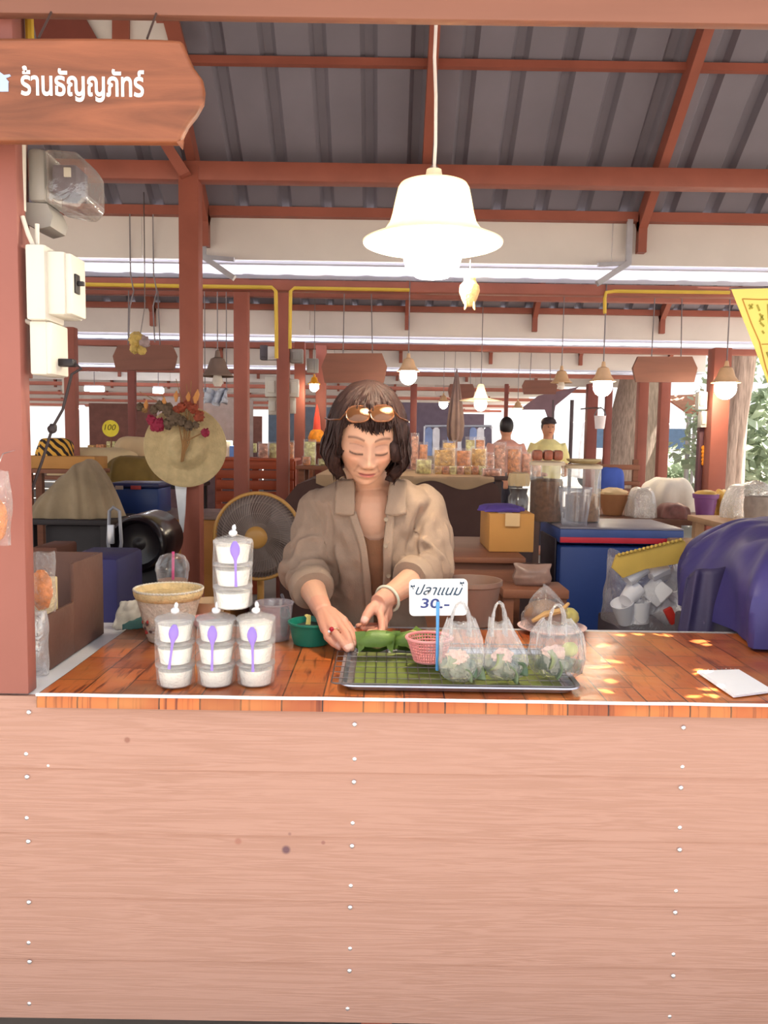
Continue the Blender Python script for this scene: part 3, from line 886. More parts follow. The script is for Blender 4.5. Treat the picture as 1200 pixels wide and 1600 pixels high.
# other tubs
plain_lathe('plastic_tub', [(0, 0), (.033, 0), (.043, .058), (.045, .06), (.042, .06), (.032, .004), (0, .003)], 322, 978, zc, M('beige_tub', (206, 176, 140), .5), 'small beige tub half hidden between the basket and the dessert stacks', 'tub', .03)
c = PZ(424, 1005, zc); c.y += .045; c.z = zc
solo('clear_tub', MB().lathe([(0, 0), (.036, 0), (.041, .05), (.0445, .083), (.047, .085), (.047, .088), (.043, .086), (.035, .004), (0, .003)], c, 40), film('cloudy_tub', .42, .85, (205, 198, 208), bump=.1), 'cloudy clear plastic tub beside the dessert stacks', 'tub', c)
c = PZ(483, 1012, zc); c.y += .045; c.z = zc
t = thing('green_bowl', 'dark green ridged plastic bowl near the woman\'s right hand', 'bowl', c)
GRN = M('green_plastic', (28, 124, 104), .4, var=.08)
def rg(a, z): return .0012 * math.sin(a * 24) if .012 < z < .036 else 0
part(t, 'body', MB().lathe([(0, 0), (.040, 0), (.044, .012), (.049, .040), (.052, .046), (.054, .048), (.054, .052), (.050, .052), (.046, .044), (.038, .006), (0, .005)], n=96, disp=rg), GRN)
part(t, 'contents', MB().ball((0, 0, .034), (.043, .043, .013), 20, 10, lambda d: .12 * N3(d, 5, 1)), M('dark_herbs', (52, 70, 60), .7, var=.3, scale=50), 'dark green chopped herbs')
m = MB()
for k in range(3): m.tube([(-.01 + k * .004, -.01, .045), (-.008 + k * .003, -.006, .06 + k * .003), (-.014 + k * .002, -.002, .066)], .0022, 6)
part(t, 'peel', m, M('yellow_peel', (206, 186, 110), .5), 'small curl of yellow peel')
c = PZ(412, 980, zc); c.y += .06; c.z = zc
t = thing('ladle', 'grey metal ladle leaning behind the cloudy tub', 'ladle', c)
part(t, 'bowl', MB().lathe([(0, .0), (.02, .004), (.032, .02), (.034, .026), (.030, .024), (.018, .008), (0, .004)], n=28), M('grey_metal', (150, 146, 156), .35, metal=.6))
part(t, 'handle', MB().tube([(.03, 0, .024), (.04, .03, .05), (.03, .06, .06)], .004, 8), M('grey_metal', (150, 146, 156), .35, metal=.6))
c = PZ(312, 985, zc); c.y += .035; c.z = zc
solo('folded_cloth', MB().ball(c + Vector((0, 0, .016)), (.034, .02, .016), 18, 10, lambda d: .14 * N3(d, 3, 8)), M('pink_cloth', (226, 150, 150), .8, var=.12, scale=40), 'small pink folded cloth beside the woven basket', 'cloth', c)
# big brown basin, clear bag of food and its plate
c = PZ(752, 992, zc); c.y += .10; c.z = zc
plain_lathe('brown_basin', [(0, 0), (.052, 0), (.064, .05), (.073, .10), (.078, .104), (.078, .116), (.074, .116), (.068, .10), (.05, .006), (0, .005)], 742, 985, zc, M('brown_ware', (128, 98, 84), .5, var=.08), 'brown round basin behind the price card', 'basin', .08, 56)
c = PZ(868, 992, zc); c.y += .045; c.z = zc
t = thing('plate', 'pale pink round plate under the rumpled clear bag', 'plate', c)
part(t, 'dish', MB().lathe([(0, 0), (.06, 0), (.085, .010), (.0865, .012), (.085, .0125), (.06, .003), (0, .0025)], n=48), M('pale_pink_plate', (232, 196, 190), .4))
c2 = c + Vector((-.004, .012, .004))
t = thing('food_bag', 'rumpled clear bag of sticky food lying on the plate', 'bag', c2)
def fb(u, v):
    a = 2 * math.pi * u; r = (1 - v) ** .55
    k = 1 + .16 * N3((math.cos(a) * 1.5, math.sin(a) * 1.5, v * 3), 1.3, 7)
    return (.074 * r * k * math.cos(a) + .006 * v - (.025 * v), .055 * r * k * math.sin(a), .003 + .10 * v * (1 + .2 * N3((a, v, 2), 1.2, 3)))
m = MB(); m.grid(fb, 48, 20, cu=True); part(t, 'film', m, FILM, smooth=25)
m = MB(); m.ball((-.012, 0, .038), (.055, .04, .034), 20, 12, lambda d: .16 * N3(d, 3, 5)); part(t, 'food', m, M('brown_food', (134, 104, 84), .5, var=.2, scale=30), 'brown sticky food')
m = MB().tube([(-.05, -.035, .025), (-.02, -.045, .045), (.02, -.045, .055), (.04, -.03, .07)], [.005, .008, .007, .004], 8); part(t, 'dried_strip', m, M('dried_yellow', (190, 150, 96), .5, var=.2), 'tan dried strip')
m = MB(); m.ball((.052, .0, .03), (.022, .03, .022), 14, 8, lambda d: .12 * N3(d, 3, 2)); part(t, 'leaf_roll', m, M('yellow_leaf', (176, 164, 96), .5, var=.15), 'yellowish leaf roll')

# notepad
m = MB()
qs = [PZ(x, y, zc) for x, y in ((1089, 1052), (1152, 1050), (1206, 1083), (1146, 1091))]
t = thing('notepad', 'white paper pad lying at the right end of the counter', 'notepad', qs[0])
for i in range(3):
    m = MB(); o = Vector((.0015 * i, .002 * (i % 2), .0012 + .0016 * i))
    b0 = [q + o for q in qs]; b1 = [q + o + Vector((0, 0, .0014)) for q in qs]
    m.add(b0 + b1, [(0, 1, 2, 3), (7, 6, 5, 4), (0, 4, 5, 1), (1, 5, 6, 2), (2, 6, 7, 3), (3, 7, 4, 0)])
    wpart(t, 'sheet', m, M('white_paper', (248, 246, 250), .6, var=.02), smooth=0)
for i in range(9):
    p = qs[0].lerp(qs[1], (i + .5) / 9); m = MB(); m.tube([p + Vector((0, .001 + .003 * math.cos(a), .004 + .0035 * math.sin(a))) for a in [2 * math.pi * k / 8 for k in range(8)]], .0007, 4, closed=True); wpart(t, 'binding_loop', m, STEEL)

# ------------------------------------------------------------------ left end of the counter: box, bags, booklet, patterned cloth
c = PZ(112, 1040, TZ + .002)
BX = M('brown_board', (98, 68, 58), .7, var=.16, scale=7, bump=.1)
t = thing('brown_box', 'open brown board box with a slot, left end of the counter', 'box', (PZ(78, 1048, TZ).x, PZ(78, 1048, TZ).y, TZ + .0005))
o = Vector(t.location)
xb0 = o.x; y0b = o.y; hB = .20; wB = .045
y1b = PZ(148, 990, TZ).y
def slab(name, x0, x1, y0, y1, z0_, z1, **k): m = MB(); m.box(((x0 + x1) / 2, (y0 + y1) / 2, (z0_ + z1) / 2), (x1 - x0, y1 - y0, z1 - z0_), b=.002); wpart(t, name, m, BX, **k)
ym = y0b + (y1b - y0b) * .42
slab('low_side', xb0 - .008, xb0, y0b, ym, o.z, o.z + .115)
slab('high_side', xb0 - .008, xb0, ym, y1b, o.z, o.z + .20)
slab('back_panel', xb0 - .16, xb0 - .008, y1b - .008, y1b, o.z, o.z + .20)
slab('bottom', xb0 - .16, xb0 - .008, y0b, y1b - .008, o.z, o.z + .006)
bxA = t
c = P(92, 958, y0b + .06)
m = MB(); m.box((xb0 - .035, y0b + .07, o.z + .006 + .085), (.02, .08, .17), b=.003)
solo('booklet', m, M('cream_pages', (226, 206, 160), .7), 'thin cream booklet standing in the brown box', 'book', (xb0 - .035, y0b + .07, o.z + .006))
def pouch(name, px0, py0, px1, py1, Y, mat, label, seed, thick=.03, filling=None, zbase=None, group=None):
    c, w, h = rect(px0, py0, px1, py1, Y)
    if zbase is not None: h = c.z + h - zbase; c.z = zbase
    t = thing(name, label, 'bag', c, 0, group)
    def f(u, v):
        a = 2 * math.pi * u
        pin = math.sin(math.pi * min(max(v * 1.02, .02), .98)) ** .35
        x = w / 2 * max(-1, min(1, 1.15 * math.cos(a))) * (1 - .06 * math.sin(v * 9 + seed))
        y = thick / 2 * math.sin(a) * pin * (1 + .35 * N3((a, v * 3, 0), 1.3, seed))
        return (x, y, h * v + .004 * N3((a, v * 2, 1), 2, seed) * v)
    m = MB(); m.grid(f, 28, 16, cu=True)
    part(t, 'film', m, mat, smooth=30)
    if filling:
        fm, lab, f0 = filling
        m = MB(); m.ball((0, 0, h * .42 * f0 + .004), (w * .43, thick * .36, h * .42 * f0), 16, 10, lambda d: .14 * N3(d, 4, seed)); part(t, 'contents', m, fm, lab, smooth=30)
    return t
CHIP = M('orange_crisps', (212, 128, 62), .5, var=.35, scale=60, bump=.6, bscale=90)
pouch('snack_pouch', 44, 862, 86, 962, o.y + .015, FILM, 'clear snack pouch with orange chips propped in the brown box', 3, .04, (CHIP, 'orange brown chips', .8), o.z + .118)
pouch('snack_pouch', 40, 955, 74, 1060, o.y - .03, film('milky_bag', .55, .9, (240, 240, 244), bump=.9), 'milky white plastic pouch standing in front of the brown box', 4, .05, None, TZ + .001)
m = MB(); q = P(53, 1034, 1.60); m.box(q, (.009, .003, .012), b=.001); pch = bpy.data.objects['snack_pouch.001']; q_ = Vector(pch.location); m2 = MB(); m2.box((.002, -.027, .05), (.012, .003, .014), b=.001); part(pch, 'teal_mark', m2, M('teal_ink_mark', (70, 150, 140), .5), 'small teal printed mark')
c = PZ(176, 1000, TZ); c.z = TZ + .001
t = solo('printed_sack', MB().grid(lambda u, v: (PZ(148, 1000, TZ).x + .085 * u + .02 * v, yb - .03 + .02 * v + .008 * N3((u * 3, v * 2, 0), 2), TZ + .001 + .066 * v + .006 * N3((u * 3, v, 0), 3, 2)), 20, 12), M('printed_white_sack', (208, 200, 186), .7, var=.25, scale=25), 'crumpled off white printed sack behind the orange tablecloth', 'sack', c)
sm = t.modifiers.new('Solidify', 'SOLIDIFY'); sm.thickness = .006
m = MB(); m.grid(lambda u, v: (PZ(158, 1010, TZ).x + .10 * u * (1 - .2 * v), yb - .055 + .03 * u, TZ + .004 + .032 * v * (0.4 + u) + .004 * N3((u * 4, v, 0), 2)), 16, 8)
t = solo('folded_mat', m, M('teal_fabric', (74, 116, 112), .8, var=.12), 'teal folded cloth strip lying beside the woven basket', 'cloth', PZ(158, 1010, TZ)); sm = t.modifiers.new('Solidify', 'SOLIDIFY'); sm.thickness = .005

# orange snack bag hung at the far left edge
pouch('hanging_bag', -30, 735, 15, 852, 1.36, FILM, 'clear bag of orange crisps hanging on the front post', 6, .05, (CHIP, 'orange crisps', .75))
m = MB(); q = P(-8, 737, 1.36); m.tube([q, q + Vector((0, .03, .03)), q + Vector((-.005, .085, .035))], .0012, 6); solo('bag_hook', m, STEEL, 'small wire hook on the front post holding the crisps bag', 'hook', q)

# ------------------------------------------------------------------ shop sign, meter and switch boxes on the front post
SY = 1.36
SIGNM = M('sign_wood', (138, 82, 56), .4, var=.42, scale=3.2, stretch=(.8, 1, 7), wood=True, bump=.08)
cs = P(140, 222, SY)
t = thing('shop_sign', 'long carved wooden shop sign with white Thai lettering at top left', 'sign', cs)
outl = [(-200, 58), (150, 58), (250, 60), (284, 62), (290, 78), (302, 104), (315, 122), (318, 140), (316, 158), (305, 178), (292, 194), (285, 208), (280, 222), (150, 221), (-200, 219)]
w_ = [P(x, y, SY) - cs for x, y in outl]
m = MB(); m.prism([(a.x, a.z) for a in w_], .022, (0, 0, 0)); bo = part(t, 'board', m, SIGNM, smooth=30)
bv = bo.modifiers.new('Bevel', 'BEVEL'); bv.width = .006; bv.segments = 3; bv.limit_method = 'ANGLE'
m = MB(); tp = [P(284 - i * 4, 222 + i * 0, SY) for i in range(2)]; d0 = P(278, 221, SY) - cs; d1 = P(284, 232, SY) - cs
m.add([d0 + Vector((-.003, .002, 0)), d0 + Vector((.007, .002, .004)), d1 + Vector((0, .008, 0)), d0 + Vector((-.003, .014, 0)), d0 + Vector((.007, .014, .004))], [(0, 1, 2), (4, 3, 2), (0, 2, 3), (1, 4, 2), (0, 3, 4, 1)]); part(t, 'splinter', m, SIGNM)
WHITEP = M('white_letter_paint', (252, 250, 250), .5, var=.02)
letter('ร้านธัญญภัทร์', 33, 158, 51, WHITEP, 'lettering', 0, bold=.022, wpx=185, parent=t, Y=SY - .0008, label='white Thai shop name')
m = MB()
for pts in ([(-22, 143), (13, 143), (13, 128), (-22, 128)], [(-26, 128), (14, 128), (9, 122), (17, 119), (15, 116), (6, 117), (-6, 108)]):
    w2 = [P(x, y, SY - .0012) - cs for x, y in pts]; m.prism([(a.x, a.z) for a in w2], .001, (0, w2[0].y, 0))
part(t, 'house_logo', m, M('pale_blue_print', (176, 196, 236), .5, var=.04), 'pale blue Thai house emblem', smooth=0)
for px in (60, 230):
    q = P(px, 60, SY + .011) - cs; m = MB(); m.tube([q, (q.x, q.y + .06, bz0 + .01 - cs.z)], .002, 6); part(t, 'hanger', m, WIRE)

# backing board + electrics (all fixed to the post)
m = MB(); ba, bb = P(20, 590, 1.50), P(45.5, 590, 1.50); bt = P(40, 180, 1.50)
m.box(((ba.x + bb.x) / 2, 1.50, (ba.z + bt.z) / 2 + .15), (bb.x - ba.x, .036, bt.z - ba.z + .3), b=.002)
solo('mounting_board', m, M('post_paint', (168, 96, 82), .55), 'mauve brown backing board fixed behind the left front post', 'board', (ba.x, 1.5, ba.z))
IVORY = M('ivory_plastic', (214, 208, 196), .4, var=.04)
def elec(name, px0, px1, pside, py0, py1, Y, dep, label, extra=None):
    """box whose lid faces right; its side faces the camera"""
    a, b_ = P(px0, py1, Y), P(pside, py0, Y)
    t = thing(name, label, 'electrical box', (a.x, Y, a.z))
    m = MB(); m.box(((a.x + b_.x) / 2, Y + dep / 2, (a.z + b_.z) / 2), (b_.x - a.x, dep, b_.z - a.z), b=.004); wpart(t, 'case', m, IVORY)
    return t, a, b_
t, a, b_ = elec('switch_box', 41, 110, 69, 381, 499, 1.44, .085, 'tall ivory back box on the post beside the breaker')
t, a, b_ = elec('breaker_box', 69, 110, 100, 392, 491, 1.45, .085, 'ivory breaker box with a black toggle on the post')
m = MB(); m.box((b_.x + .004, 1.49, (a.z + b_.z) / 2), (.012, .07, (b_.z - a.z) * .96), b=.003); wpart(t, 'lid', m, IVORY)
m = MB(); m.box((b_.x + .011, 1.478, (a.z + b_.z) / 2 + .003), (.005, .02, .034), b=.001); m.box((b_.x + .018, 1.478, (a.z + b_.z) / 2 + .004), (.012, .008, .008), b=.001); wpart(t, 'toggle', m, M('black_plastic', (34, 28, 30), .4))
t, a, b_ = elec('socket_box', 47, 95, 72, 501, 585, 1.45, .085, 'ivory socket box with a black plug, lowest on the post')
m = MB(); m.box((b_.x + .003, 1.49, (a.z + b_.z) / 2), (.010, .078, (b_.z - a.z) * .97), b=.003); wpart(t, 'cover', m, IVORY)
m = MB(); m.box((b_.x + .02, 1.49, a.z + .025), (.03, .022, .014), b=.003); wpart(t, 'plug', m, M('black_plastic', (34, 28, 30), .4))
m = MB(); q = Vector((b_.x + .034, 1.49, a.z + .025)); m.tube([q, q + Vector((.012, .0, -.01)), P(112, 585, 1.49), P(98, 640, 1.49), P(82, 668, 1.49), P(66, 720, 1.49), P(50, 765, 1.5)], .0028, 8); wpart(t, 'cable', m, M('black_cable', (44, 34, 36), .6))
m = MB(); m.ball(P(82, 670, 1.49), (.009, .008, .009), 10, 8, lambda d: .3 * N3(d, 4, 1)); wpart(t, 'cable_knot', m, M('black_cable', (44, 34, 36), .6))
# conduits
t = thing('conduit', 'white plastic conduit running down behind the front post', 'conduit', P(34, 330, 1.478))
m = MB(); q0, q1 = P(34, 180, 1.478), P(34, 330, 1.478); m.tube([q0, q1], .0075, 10); wpart(t, 'pipe', m, IVORY)
m = MB(); m.tube([P(29, 350, 1.476), P(31, 380, 1.476), P(29, 480, 1.474), P(33, 498, 1.472), P(48, 505, 1.47)], .0042, 8); wpart(t, 'pipe', m, IVORY)
m = MB(); m.tube([P(35, 338, 1.46), P(44, 366, 1.46), P(52, 384, 1.46)], .004, 8); m.tube([P(58, 350, 1.47), P(58, 383, 1.47)], .004, 8); wpart(t, 'pipe', m, IVORY)
# electricity meter under its clear cover
t = thing('electricity_meter', 'round shouldered meter in a smoky clear cover on the front post', 'meter', P(90, 320, 1.52))
MG = M('meter_grey', (150, 146, 140), .4, var=.1)
a, b_ = P(45, 316, 1.5), P(72, 232, 1.5)
m = MB(); m.box(((a.x + b_.x) / 2, 1.535, (a.z + b_.z) / 2), (b_.x - a.x, .085, b_.z - a.z), b=.01); wpart(t, 'back_case', m, MG)
a, b_ = P(70, 320, 1.49), P(134, 232, 1.49)
m = MB(); w_, h_ = (b_.x - a.x), (b_.z - a.z)
m.prism([(0, .004), (w_ * .8, -.006), (w_, h_ * .12), (w_, h_ * .72), (w_ * .75, h_ * .97), (0, h_)], .10, (a.x, 1.49, a.z)); o_ = wpart(t, 'clear_cover', m, film('smoky_cover', .28, .7, (196, 190, 186), bump=.3, bscale=20)); bv = o_.modifiers.new('Bevel', 'BEVEL'); bv.width = .008; bv.segments = 3
m = MB(); m.box((a.x + .03, 1.535, a.z + h_ * .52), (.045, .06, h_ * .5), b=.004); wpart(t, 'dial_block', m, M('meter_dial', (96, 92, 104), .5, var=.2, scale=60))
m = MB(); m.box((a.x + .037, 1.503, a.z + h_ * .62), (.012, .004, .016)); wpart(t, 'rating_plate', m, M('pale_plate', (220, 214, 196), .5))
m = MB(); a, b_ = P(40, 358, 1.5), P(82, 318, 1.5); m.prism([(0, .01), (.022, 0), (.045, .006), (.05, .024), (.04, .046), (0, .048)], .07, (a.x, 1.5, a.z)); wpart(t, 'terminal_cover', m, MG)

# ------------------------------------------------------------------ pendant lamp
LAMP_RADIANCE = 85
LY = 1.76
lc = P(676, 380, LY)
t = thing('pendant_lamp', 'white enamel hat shaped pendant lamp glowing over the counter', 'lamp', lc)
ENAM = M('white_enamel', (246, 236, 214), .3, var=.03)
sc = LY / F
m = MB(); R_ = 106 * sc
prof = [(R_, -.002), (R_ + .001, .001), (R_ * .92, .007), (R_ * .80, .014), (R_ * .70, .024), (R_ * .625, .040), (R_ * .585, .060), (R_ * .545, .090), (R_ * .51, .113), (R_ * .48, .120), (R_ * .12, .126)]
m.lathe(prof, n=56); o_ = part(t, 'shade', m, translucent('enamel_shade', (250, 242, 222), .32), smooth=60); sm = o_.modifiers.new('Solidify', 'SOLIDIFY'); sm.thickness = .002
m = MB().lathe([(0, .10), (.018, .10), (.02, .128), (.016, .152), (0, .153)], n=24); part(t, 'lamp_holder', m, ENAM)
zt_ = P(676, 225, LY).z - lc.z
m = MB()
for s in (-1, 1): m.tube([(s * .014, 0, .15), (s * .002, 0, P(676, 256, LY).z - lc.z)], .0012, 6)
part(t, 'hanging_wire', m, WIRE)
m = MB(); m.tube([(0, 0, .15), (.002, 0, zt_), P(681, 150, LY) - lc, P(679, 90, LY) - lc, P(682, 20, LY) - lc, P(683, -90, LY) - lc], .0036, 8); part(t, 'cord', m, M('white_cord', (240, 232, 226), .5))
m = MB(); zb_ = P(680, 436, LY).z - lc.z
m.lathe([(0, .09), (.014, .085), (.018, .05), (.036, .01), (.056, -.016), (.062, -.034), (.056, zb_ + .020), (.036, zb_ + .005), (0, zb_)], n=32)
BULB = M('bulb_glow', (255, 236, 196), .4, emit=LAMP_RADIANCE, ecol=(1, .88, .68, 1)); part(t, 'bulb', m, BULB)
# small woven ornament under the shade
t = thing('hanging_ornament', 'small woven gourd shaped ornament dangling beneath the lamp shade', 'ornament', P(733, 480, LY + .02))
o = t.location; k = sc
m = MB().lathe([(0, 0), (.008, .002), (.016, .016), (.0215, .034), (.020, .046), (.012, .056), (.013, .062), (.006, .068), (0, .07)], n=30, disp=lambda a, z: .0012 * math.sin(a * 10 + z * 300)); part(t, 'gourd', m, M('straw_weave', (222, 184, 128), .7, var=.2, scale=90, bump=.5, bscale=200))
m = MB()
for s in (-1, 1): m.tube([(s * .009, -.012, .01), (s * .009, -.014, -.002), (s * .011, -.014, -.008)], [.002, .003, .0015], 6)
part(t, 'tassel', m, M('straw_pale', (236, 206, 150), .7))
m = MB(); m.tube([(0, 0, .068), (0, -.005, .10)], .0012, 6); part(t, 'string', m, WIRE)
# ------------------------------------------------------------------ the woman behind the counter
def evaluated(o):
    dg = bpy.context.evaluated_depsgraph_get(); dg.update()
    return bpy.data.meshes.new_from_object(o.evaluated_get(dg))

def fuse(mb, voxel, smooth=0):
    """one continuous skin out of overlapping closed shapes"""
    o = link('fuse_tmp', mb.mesh('fuse_tmp', 0), None)
    r = o.modifiers.new('r', 'REMESH'); r.mode = 'VOXEL'; r.voxel_size = voxel; r.use_smooth_shade = True
    if smooth:
        s = o.modifiers.new('s', 'SMOOTH'); s.factor = .5; s.iterations = smooth
    bpy.context.view_layer.update()
    me = evaluated(o); bpy.data.objects.remove(o)
    return me

def coords(me):
    a = np.empty(len(me.vertices) * 3, dtype=np.float32); me.vertices.foreach_get('co', a); return a.reshape(-1, 3).astype(np.float64)
def normals(me):
    a = np.empty(len(me.vertices) * 3, dtype=np.float32); me.vertices.foreach_get('normal', a); return a.reshape(-1, 3).astype(np.float64)
def setco(me, c): me.vertices.foreach_set('co', c.astype(np.float32).ravel()); me.update()
def setcol(me, rgb):
    at = me.color_attributes.new('Col', 'FLOAT_COLOR', 'POINT')
    a = np.ones((len(rgb), 4), dtype=np.float32); a[:, :3] = rgb
    at.data.foreach_set('color', a.ravel())

def make_person(HEADC, Rh, hscale=1.0):
    pass

Rh = Matrix.Rotation(rad(5), 3, 'Z') @ Matrix.Rotation(rad(22), 3, 'X') @ Matrix.Rotation(rad(2), 3, 'Y')
HC_ = P(577, 704, 1.87) - Rh @ Vector((0, -.092, .006))

def smst(a, b, x):
    t = min(1, max(0, (x - a) / (b - a))); return t * t * (3 - 2 * t)
def gs(x, z, cx, cz, sx, sz): return math.exp(-((x - cx) / sx) ** 2 / 2 - ((z - cz) / sz) ** 2 / 2)
def head_pt(d):
    x, z = .0715 * d.x, .113 * d.z
    y = .094 * (-abs(d.y) ** .82 if d.y < 0 else d.y)
    t = max(0, -z / .113)
    x *= 1 - .30 * t ** 1.7
    if z > .03: x *= 1 - .5 * ((z - .03) / .083) ** 3 * .12
    y *= (1 - .06 * t) if y < 0 else (1 - .38 * t)
    w = smst(.15, .55, -d.y)
    if w > 0:
        ax = abs(x); f = 0
        f += .0185 * gs(x, z, 0, -.027, .0092, .011) + .011 * gs(x, z, 0, -.008, .0072, .017) + .004 * gs(x, z, 0, .012, .008, .014)
        f += .0105 * gs(ax, z, .0138, -.031, .0056, .0062)
        f -= .0125 * gs(ax, z, .029, .010, .0165, .0115) - .0085 * gs(ax, z, .030, .004, .0125, .0075)
        f -= .0022 * gs(ax, z, .030, -.0045, .013, .0016)
        f -= .003 * gs(ax, z, .028, -.014, .016, .004)
        f += .0035 * gs(ax, z, .030, .028, .019, .006)
        f += .006 * gs(ax, z, .041, -.018, .016, .015)
        f -= .0048 * gs(ax, z, .0245 + max(0, -.034 - z) * .30, -.045, .0034, .014)
        f += .0065 * gs(x, z, 0, -.057, .021, .016)
        f += .0042 * gs(x, z, 0, -.0535, .017, .0034) + .0048 * gs(x, z, 0, -.0655, .0145, .0046)
        f -= .0045 * gs(x, z, 0, -.0592, .019, .0016)
        f -= .002 * gs(x, z, 0, -.045, .003, .005)
        f -= .004 * gs(x, z, 0, -.077, .016, .0045)
        f += .014 * gs(x, z, 0, -.093, .020, .012)
        f -= .006 * gs(ax, z, .045, -.062, .014, .022)
        y -= f * w
    return Vector((x, y, z))
def head_mesh(mb, nu=150, nv=130):
    vs, fs = [], []
    for j in range(nv + 1):
        th = math.pi * j / nv
        for i in range(nu if 0 < j < nv else 1):
            ph = 2 * math.pi * i / nu
            vs.append(HC_ + Rh @ head_pt(Vector((math.sin(th) * math.cos(ph), math.sin(th) * math.sin(ph), math.cos(th)))))
    ix = lambda j, i: 0 if j == 0 else (len(vs) - 1 if j == nv else 1 + (j - 1) * nu + i % nu)
    for j in range(nv):
        for i in range(nu):
            a, b_, c_, d_ = ix(j, i), ix(j + 1, i), ix(j + 1, i + 1), ix(j, i + 1)
            fs.append((a, b_, c_) if j == 0 else ((a, b_, d_) if j == nv - 1 else (a, b_, c_, d_)))
    mb.add(vs, fs)

cx0 = P(580, 770, 2.08).x
# z, centre y, half width, half depth
TORSO = [(.60, 2.24, .150, .115), (.74, 2.215, .145, .115), (.82, 2.185, .130, .112), (.90, 2.145, .122, .112), (.98, 2.115, .120, .116), (1.05, 2.10, .128, .110), (1.11, 2.095, .142, .092), (1.145, 2.09, .112, .072), (1.168, 2.085, .07, .056)]
def torso(mb, off, ztop=9, z0=None, n=40):
    rs = []
    for z, cy, a, b_ in TORSO:
        if z > ztop: break
        if z0 is not None and z < z0: continue
        rs.append([(cx0 + (a + off) * math.copysign(abs(math.cos(t)) ** .85, math.cos(t)), cy + (b_ + off) * math.copysign(abs(math.sin(t)) ** .9, math.sin(t)), z + (off * .8 if z > 1.1 else 0)) for t in [2 * math.pi * k / n for k in range(n)]])
    return rs
# ---- limbs
SR, ER, WR = P(501, 794, 2.11), P(475, 893, 2.03), P(502, 950, 1.85)
SL_, EL, WL = P(662, 792, 2.12), P(676, 884, 2.03), P(601, 936, 1.855)
body = MB(); head_mesh(body)
nb_ = Vector((cx0, 2.085, 1.15))
body.tube([HC_ + Rh @ Vector((0, .042, -.03)), HC_ + Rh @ Vector((0, .048, -.085)) , nb_ + Vector((0, .005, 0)), nb_ + Vector((0, .01, -.06))], [.052, .050, .058, .072], 24)
rings(body, torso(body, -.012), True, True)
body.ball((cx0, 2.055, 1.085), (.085, .062, .085), 20, 14)
body.ball((cx0, 2.075, 1.14), (.09, .055, .04), 20, 12)
for S, E, W in ((SR, ER, WR), (SL_, EL, WL)):
    body.tube([S, S.lerp(E, .5), E, E.lerp(W, .35), E.lerp(W, .8), W, W + (W - E) * .12], [.040, .037, .035, .036, .0265, .0245, .022], 18)
    body.ball(S, (.044, .044, .046), 14, 10); body.ball(E, .036, 12, 8)
def hand(W, knuckles, fingers, thumb, rk=.0122, rf=.0090, wid=None):
    Kc = sum((P(*k) for k in knuckles), Vector()) / 4
    for k in knuckles:
        k = P(*k); body.tube([W, W.lerp(k, .5), k], [.0185, .0165, rk], 10)
        body.ball(k, rk * .98, 10, 6)
    for i, fg in enumerate(fingers):
        pts = [P(*p) for p in fg]; r0 = rf * (1, 1.02, .97, .86)[i]
        pts = [pts[0], pts[0].lerp(pts[1], .55)] + pts[1:]
        n_ = len(pts)
        rr_ = [r0 * 1.12, r0 * .98] + [r0 * (1.06 - .13 * j) for j in range(n_ - 2)]
        body.tube(pts, rr_, 10); body.ball(pts[-1], rr_[-1], 10, 6)
        for j in range(2, n_ - 1): body.ball(pts[j], rr_[j] * 1.03, 10, 6)
    pts = [P(*p) for p in thumb]
    body.tube(pts, [.0165, .0135, .0112, .0098][:len(pts)], 10); body.ball(pts[-1], .0098, 10, 6); body.ball(pts[1], .0138, 10, 6)
RK = [(537, 971, 1.785), (529, 975, 1.768), (518, 980, 1.756), (508, 983, 1.76)]
RF = [[RK[0], (546, 985, 1.755), (551, 999, 1.73), (552, 1009, 1.715)], [RK[1], (540, 989, 1.733), (546, 1002, 1.708), (550, 1013, 1.697)],
      [RK[2], (526, 993, 1.722), (535, 1005, 1.700), (543, 1015, 1.690)], [RK[3], (511, 996, 1.735), (521, 1006, 1.716), (530, 1012, 1.704)]]
hand(WR, RK, RF, [(517, 958, 1.83), (541, 978, 1.81), (554, 994, 1.78), (560, 1004, 1.755)])
LK = [(593, 957, 1.822), (600, 961, 1.835), (605, 963, 1.85), (606, 961, 1.866)]
LF = [[LK[0], (597, 972, 1.79), (597, 985, 1.768), (592, 991, 1.755)], [LK[1], (600, 979, 1.81), (588, 987, 1.79), (577, 988, 1.78)],
      [LK[2], (598, 981, 1.84), (580, 983, 1.815), (567, 981, 1.795)], [LK[3], (592, 978, 1.86), (572, 977, 1.835), (559, 978, 1.815)]]
hand(WL, LK, LF, [(593, 943, 1.85), (580, 952, 1.823), (573, 962, 1.803), (569, 971, 1.79)])
# lower body: legs standing on the ground behind the counter
for s in (-1, 1):
    body.tube([(cx0 + s * .085, 2.24, .66), (cx0 + s * .09, 2.24, .45), (cx0 + s * .09, 2.25, .1), (cx0 + s * .09, 2.25, .06)], [.082, .060, .040, .042], 16)
    body.tube([(cx0 + s * .09, 2.27, .045), (cx0 + s * .095, 2.20, .04), (cx0 + s * .1, 2.08, .028)], [.04, .04, .03], 14, flat=.8)
me = fuse(body, .0024, 1)
V = coords(me)
lo = (V - np.array(HC_)) @ np.array(Rh)                      # head-local coordinates
base = np.tile(np.array(lin((214, 164, 136))[:3]), (len(V), 1))
def blend(mask, col):
    global base
    m_ = np.clip(mask, 0, 1)[:, None]; base = base * (1 - m_) + np.array(lin(col)[:3]) * m_
x, y, z = lo[:, 0], lo[:, 1], lo[:, 2]
fr = (y < -.035) & (np.abs(x) < .08) & (np.abs(z) < .125)
ax = np.abs(x)
